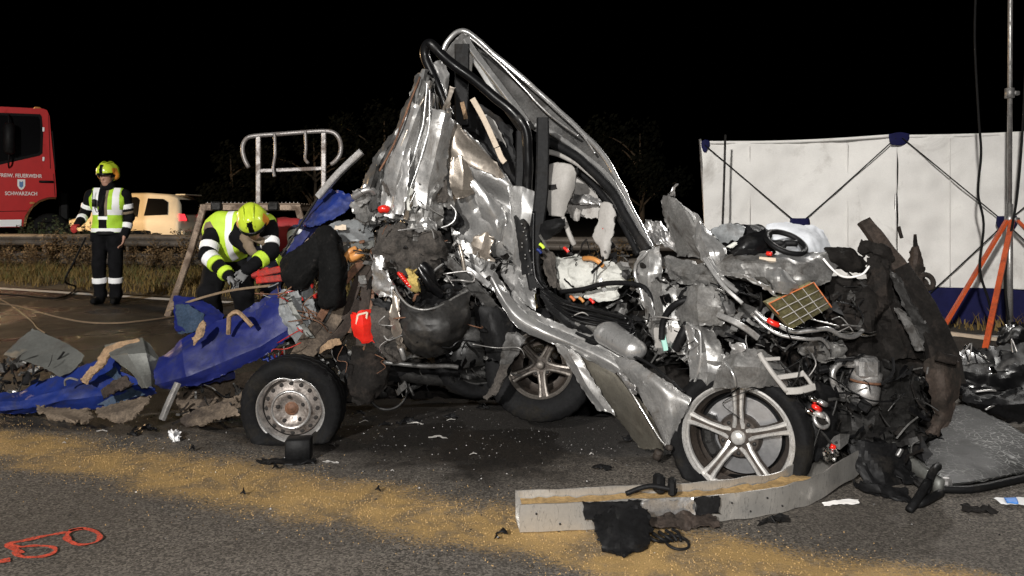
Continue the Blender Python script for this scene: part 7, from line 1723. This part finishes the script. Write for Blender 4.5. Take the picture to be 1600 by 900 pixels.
# broken black plastic housing below it
hs = thing('broken_housing', 'broken black plastic housing on the granulate under the cross-member', 'housing', tuple(G(980, 850)))
def hp_(x, y, z): return G(x, y) + Vector((0, 0, z))
sharp(obj('shell', *gsheet([[hp_(926, 842, .08), hp_(960, 838, .1), hp_(1010, 836, .09)], [hp_(930, 856, .05), hp_(965, 856, .07), hp_(1016, 848, .05)], [hp_(938, 864, .02), hp_(968, 870, .03), hp_(1014, 858, .02)], [hp_(948, 868, .005), hp_(968, 873, .005), hp_(1008, 862, .005)]], (24, 20), .02, 10, .012, .004), 'black_plastic', hs))
sharp(obj('grille', *gsheet([[hp_(990, 832, .05), hp_(1050, 824, .05), hp_(1118, 822, .04)], [hp_(992, 838, .02), hp_(1052, 834, .02), hp_(1120, 830, .015)]], (30, 8), .014, 24, .01, .003), 'burnt_brown', hs))
for k in range(5):
    obj('strut', *tube([hp_(1010 + 10 * k, 848 - 2 * k, .03), hp_(1024 + 9 * k, 856 - 3 * k, .025), hp_(1040 + 6 * k, 850, .01)], .006, 8, 6), 'black_plastic', hs)
obj('cable_loop', *ring(hp_(1058, 853, .012), .04, .005, (.1, -.2, 1), 24, 6), 'black_plastic', hs)

# crazed laminated windscreen
def crazed():
    m = bpy.data.materials.new('crazed_glass'); m.use_nodes = True; nt = m.node_tree; N = nt.nodes; L = nt.links; b = N['Principled BSDF']
    tc = N.new('ShaderNodeTexCoord')
    ns = N.new('ShaderNodeTexNoise'); ns.inputs['Scale'].default_value = 6; ns.inputs['Detail'].default_value = 6; L.new(tc.outputs['Object'], ns.inputs['Vector'])
    v = N.new('ShaderNodeTexVoronoi'); v.feature = 'DISTANCE_TO_EDGE'; v.inputs['Scale'].default_value = 34; L.new(tc.outputs['Object'], v.inputs['Vector'])
    v2 = N.new('ShaderNodeTexVoronoi'); v2.inputs['Scale'].default_value = 44; L.new(tc.outputs['Object'], v2.inputs['Vector'])
    wv = N.new('ShaderNodeTexWave'); wv.wave_type = 'RINGS'; wv.rings_direction = 'SPHERICAL'; wv.inputs['Scale'].default_value = 5; wv.inputs['Distortion'].default_value = 5; L.new(tc.outputs['Object'], wv.inputs['Vector'])
    r = N.new('ShaderNodeMapRange'); r.inputs[1].default_value = 0; r.inputs[2].default_value = .06; r.inputs[3].default_value = 1; r.inputs[4].default_value = 0; L.new(v.outputs['Distance'], r.inputs[0])
    q = N.new('ShaderNodeMapRange'); q.inputs[1].default_value = .42; q.inputs[2].default_value = .6; L.new(ns.outputs['Fac'], q.inputs[0])
    mu = N.new('ShaderNodeMath'); mu.operation = 'MULTIPLY'; L.new(r.outputs[0], mu.inputs[0]); L.new(q.outputs[0], mu.inputs[1])
    mx = N.new('ShaderNodeMix'); mx.data_type = 'RGBA'; mx.inputs[6].default_value = (.014, .014, .0135, 1); mx.inputs[7].default_value = (.3, .3, .29, 1); L.new(mu.outputs[0], mx.inputs[0])
    L.new(mx.outputs[2], b.inputs['Base Color']); b.inputs['Roughness'].default_value = .5; b.inputs['Specular IOR Level'].default_value = .12
    sub = N.new('ShaderNodeMath'); sub.operation = 'ADD'; L.new(v2.outputs['Color'], sub.inputs[0]); L.new(ns.outputs['Fac'], sub.inputs[1])
    bp = N.new('ShaderNodeBump'); bp.inputs['Strength'].default_value = .5; bp.inputs['Distance'].default_value = .003; L.new(sub.outputs[0], bp.inputs['Height']); L.new(bp.outputs[0], b.inputs['Normal'])
    MATS['crazed_glass'] = m
crazed()
def zp(px, py, z): # point seen at that pixel at height z
    Y = F * (EYE - z) / (py - HOR); return Vector(((px - 800) * Y / F, Y, z))
ws = thing('windscreen', 'crazed laminated windscreen with bent frame lying beside the burnt chassis leg', 'windscreen', tuple(zp(1490, 700, 0)))
wr_ = [[zp(1405, 668, .07), zp(1450, 650, .09), zp(1500, 634, .11), zp(1550, 652, .1), zp(1620, 690, .07)], [zp(1412, 692, .065), zp(1456, 682, .075), zp(1505, 672, .085), zp(1556, 684, .08), zp(1622, 708, .055)], [zp(1440, 730, .045), zp(1476, 722, .055), zp(1520, 714, .06), zp(1570, 714, .055), zp(1625, 724, .04)], [zp(1478, 758, .025), zp(1510, 756, .03), zp(1548, 750, .03), zp(1590, 742, .025), zp(1630, 736, .02)]]
obj('laminated_glass', *sheet_geo(wr_, (44, 34), .005, 4, .004, .006, None, True), 'crazed_glass', ws)
obj('frame', *sweep(crom([zp(1355, 664, .16), zp(1385, 690, .12), zp(1420, 722, .07), zp(1470, 762, .03)], 16), rect(.03, .06)), 'aluminium', ws)
obj('frame', *sweep(crom([zp(1470, 764, .02), zp(1520, 764, .02), zp(1580, 752, .02), zp(1640, 738, .02)], 16), rect(.02, .025)), 'black_plastic', ws)
sharp(obj('panel_skin', *gsheet([[zp(1352, 662, .16), zp(1376, 660, .16), zp(1412, 660, .14)], [zp(1380, 690, .12), zp(1396, 684, .12), zp(1418, 688, .11)], [zp(1424, 726, .07), zp(1436, 720, .07), zp(1448, 728, .07)], [zp(1466, 758, .035), zp(1474, 756, .035), zp(1482, 758, .03)]], (14, 26), .008, 8), 'aluminium', ws))
# black trim crumpled under the glass
bt_ = thing('crumpled_trim', 'crumpled black bumper trim under the edge of the crazed windscreen', 'trim', tuple(zp(1400, 740, 0)))
for nm, rr_ in (('trim_panel', [[zp(1350, 672, .13), zp(1380, 690, .11), zp(1420, 720, .08)], [zp(1362, 700, .08), zp(1392, 720, .06), zp(1436, 748, .05)], [zp(1374, 730, .03), zp(1404, 748, .03), zp(1446, 764, .02)]]), ('trim_panel', [[zp(1330, 752, .04), zp(1370, 760, .05), zp(1420, 764, .04)], [zp(1336, 762, .02), zp(1376, 772, .03), zp(1426, 778, .02)], [zp(1346, 770, .005), zp(1384, 780, .008), zp(1424, 786, .005)]])):
    sharp(obj(nm, *gsheet(rr_, (22, 18), .025, 11, .012, .003), 'black_plastic', bt_))
for pts in ([zp(1446, 770, .04), zp(1456, 740, .09), zp(1466, 728, .1)], [zp(1420, 798, .01), zp(1436, 776, .05), zp(1450, 752, .08)], [zp(1424, 790, .01), zp(1444, 784, .03), zp(1470, 770, .03)]):
    obj('bracket_arm', *tube(pts, .016, 10, 6), 'black_plastic', bt_)
loose('lamp_glass_piece', 'clear broken lamp piece beside the windscreen frame', 'lamp piece', box(zp(1478, 756, .03), (.045, .04, .05), .4, .01), 'galvanised')
loose('white_strip', 'white plastic strip lying beside the cross-member bend', 'strip', gsheet([[zp(1284, 786, .01), zp(1312, 782, .012), zp(1340, 780, .012)], [zp(1288, 790, .006), zp(1314, 788, .006), zp(1342, 787, .006)]], (14, 5), .004, 10, .004, .003), 'print_white')
lf = thing('leaflet', 'white leaflet with blue print lying on the road by the windscreen', 'leaflet', tuple(zp(1580, 783, 0)))
sharp(obj('paper', *gsheet([[zp(1552, 778, .012), zp(1580, 776, .016), zp(1620, 777, .01)], [zp(1564, 786, .008), zp(1586, 789, .012), zp(1624, 790, .006)]], (12, 6), .006, 12, .003, .001), 'paper', lf))
obj('print', *gsheet([[zp(1568, 777, .022), zp(1588, 777, .024)], [zp(1574, 786, .018), zp(1592, 787, .02)]], (8, 5), .003, 12, .002, .0008), 'paper_blue', lf, True)

# black bumper cover and film beyond the windscreen
bc = thing('bumper_cover', 'torn glossy black bumper cover heaped beyond the windscreen', 'bumper', tuple(zp(1560, 600, 0)))
def yq(px, py, Y): return P(px, py, Y)
for nm, m_, rr_ in (('cover', 'black_gloss', [[yq(1490, 552, 5.0), yq(1540, 548, 5.0), yq(1590, 540, 5.0), yq(1640, 536, 5.0)], [yq(1492, 582, 4.7), yq(1545, 580, 4.6), yq(1595, 572, 4.6), yq(1650, 566, 4.6)], [yq(1496, 612, 4.6), yq(1550, 612, 4.5), yq(1600, 606, 4.5), yq(1650, 600, 4.5)], [yq(1500, 636, 4.75), yq(1550, 638, 4.65), yq(1604, 636, 4.6), yq(1650, 634, 4.6)]]),
                    ('cover_lip', 'black_plastic', [[yq(1500, 606, 4.4), yq(1560, 612, 4.3), yq(1640, 600, 4.3)], [yq(1510, 626, 4.3), yq(1566, 634, 4.2), yq(1640, 626, 4.2)], [yq(1530, 648, 4.4), yq(1576, 656, 4.3), yq(1640, 650, 4.3)]]),
                    ('film', 'black_gloss', [[yq(1560, 512, 5.2), yq(1586, 506, 5.2), yq(1630, 520, 5.2)], [yq(1556, 536, 5.1), yq(1584, 534, 5.0), yq(1630, 540, 5.0)], [yq(1560, 556, 5.1), yq(1590, 556, 5.0), yq(1630, 560, 5.0)]])):
    sharp(obj(nm, *gsheet(rr_, (34, 26), .03, 6, .015, .003), m_, bc))
obj('trim_line', *tube([yq(1540, 640, 4.2), yq(1580, 620, 4.3), yq(1640, 592, 4.4)], .006, 10, 6), 'galvanised', bc)
obj('trim_line', *tube([yq(1524, 612, 4.3), yq(1546, 610, 4.28), yq(1556, 611, 4.28)], .006, 10, 6), 'galvanised', bc)
obj('trim_piece', *gsheet([[yq(1544, 574, 4.5), yq(1552, 572, 4.5)], [yq(1548, 586, 4.48), yq(1558, 584, 4.48)]], (6, 8), .01, 16, .004, .003), 'chrome', bc)
random.seed(77)
for k in range(8):
    x = 1500 + 14 * k; pts = [yq(x, 560 + 6 * (k % 3), 4.8), yq(x + random.uniform(-10, 25), 544 + random.uniform(-16, 10), 4.85), yq(x + random.uniform(0, 50), 556 + random.uniform(-10, 20), 4.8)]
    obj('torn_wire', *tube(pts, .005, 12, 5), 'black_gloss' if k % 3 else 'galvanised', bc)
tag(obj('timber_lath', *sweep([zp(1478, 520, .02), zp(1540, 528, .02), zp(1600, 534, .02)], rect(.05, .03)), 'beige', None, False), 'pale timber lath on the ground behind the orange tripod leg', 'lath')

# shards strewn on the road: each a thing
MARKS = [('the steel wheel', 460, 690), ('the front alloy wheel', 1100, 740), ('the aluminium cross-member', 1000, 830), ('the blue tarpaulin skirt', 90, 650), ('the rear alloy wheel', 846, 650), ('the black van bumper', 670, 620), ('the crazed windscreen', 1500, 780), ('the granulate band', 330, 760), ('the aluminium bar', 250, 665)]
def near_mark(x, y): return min(MARKS, key=lambda m: (m[1] - x) ** 2 + (1.5 * (m[2] - y)) ** 2)[0]
shards = [(640, 662, 44, 'black_plastic'), (600, 668, 20, 'black_plastic'), (785, 838, 18, 'black_plastic'), (776, 846, 8, 'black_gloss'), (225, 676, 40, 'black_gloss'), (205, 682, 20, 'black_plastic'), (705, 655, 26, 'black_plastic'), (560, 650, 24, 'black_plastic'), (940, 735, 30, 'black_plastic'), (590, 770, 10, 'burnt'), (520, 700, 10, 'burnt'), (1210, 822, 60, 'black_plastic'), (380, 775, 9, 'black_plastic'), (300, 706, 12, 'black_plastic'), (95, 655, 22, 'black_plastic'), (30, 650, 26, 'black_gloss'), (430, 735, 12, 'black_plastic'), (660, 625, 30, 'black_plastic'), (755, 640, 24, 'black_plastic'), (985, 690, 26, 'black_plastic'), (740, 628, 16, 'burnt'), (1530, 802, 50, 'burnt')]
random.seed(31)
for k, (x, y, w, m_) in enumerate(shards):
    c = G(x, y); s = w * c.y / F / 2
    rr_ = [[c + Vector((-s, s * random.uniform(-.4, .4), .012)), c + Vector((0, -s * .4, .02)), c + Vector((s, s * random.uniform(-.5, .5), .01))], [c + Vector((-s * .6, s * .7, .01)), c + Vector((0, s * .5, .03)), c + Vector((s * .7, s * .6, .012))]]
    loose('plastic_shard', ('large ' if w > 28 else 'small ') + {'black_plastic': 'matt black', 'black_gloss': 'glossy black', 'burnt': 'charred'}[m_] + ' torn shard on the road near ' + near_mark(x, y), 'shard', gsheet(rr_, (10, 8), s * .25, 1.2 / max(s, .01), s * .25, .004), m_, True, 17, 'dark shards strewn on the road')
pale = [(517, 725, 30), (685, 686, 30), (650, 664, 26), (613, 738, 6), (100, 694, 6), (160, 676, 16), (740, 712, 12), (570, 660, 12), (925, 712, 8), (705, 658, 14)]
for k, (x, y, w) in enumerate(pale):
    c = G(x, y); s = w * c.y / F / 2; a = random.uniform(-.3, .3)
    d = Vector((math.cos(a), math.sin(a), 0)); e = Vector((-d.y, d.x, 0)) * max(.006, s * .3)
    rr_ = [[c - d * s + Vector((0, 0, .006)), c + Vector((0, 0, .012)), c + d * s + Vector((0, 0, .006))], [c - d * s + e + Vector((0, 0, .006)), c + e + Vector((0, 0, .014)), c + d * s * .8 + e + Vector((0, 0, .006))]]
    loose('pale_sliver', ('long' if w > 20 else 'short') + ' pale grey sliver lying on the road near ' + near_mark(x, y), 'sliver', gsheet(rr_, (8, 4), s * .08, .8 / max(s, .01), s * .12, .002), 'trim_grey', True, 17, 'pale slivers strewn on the road')
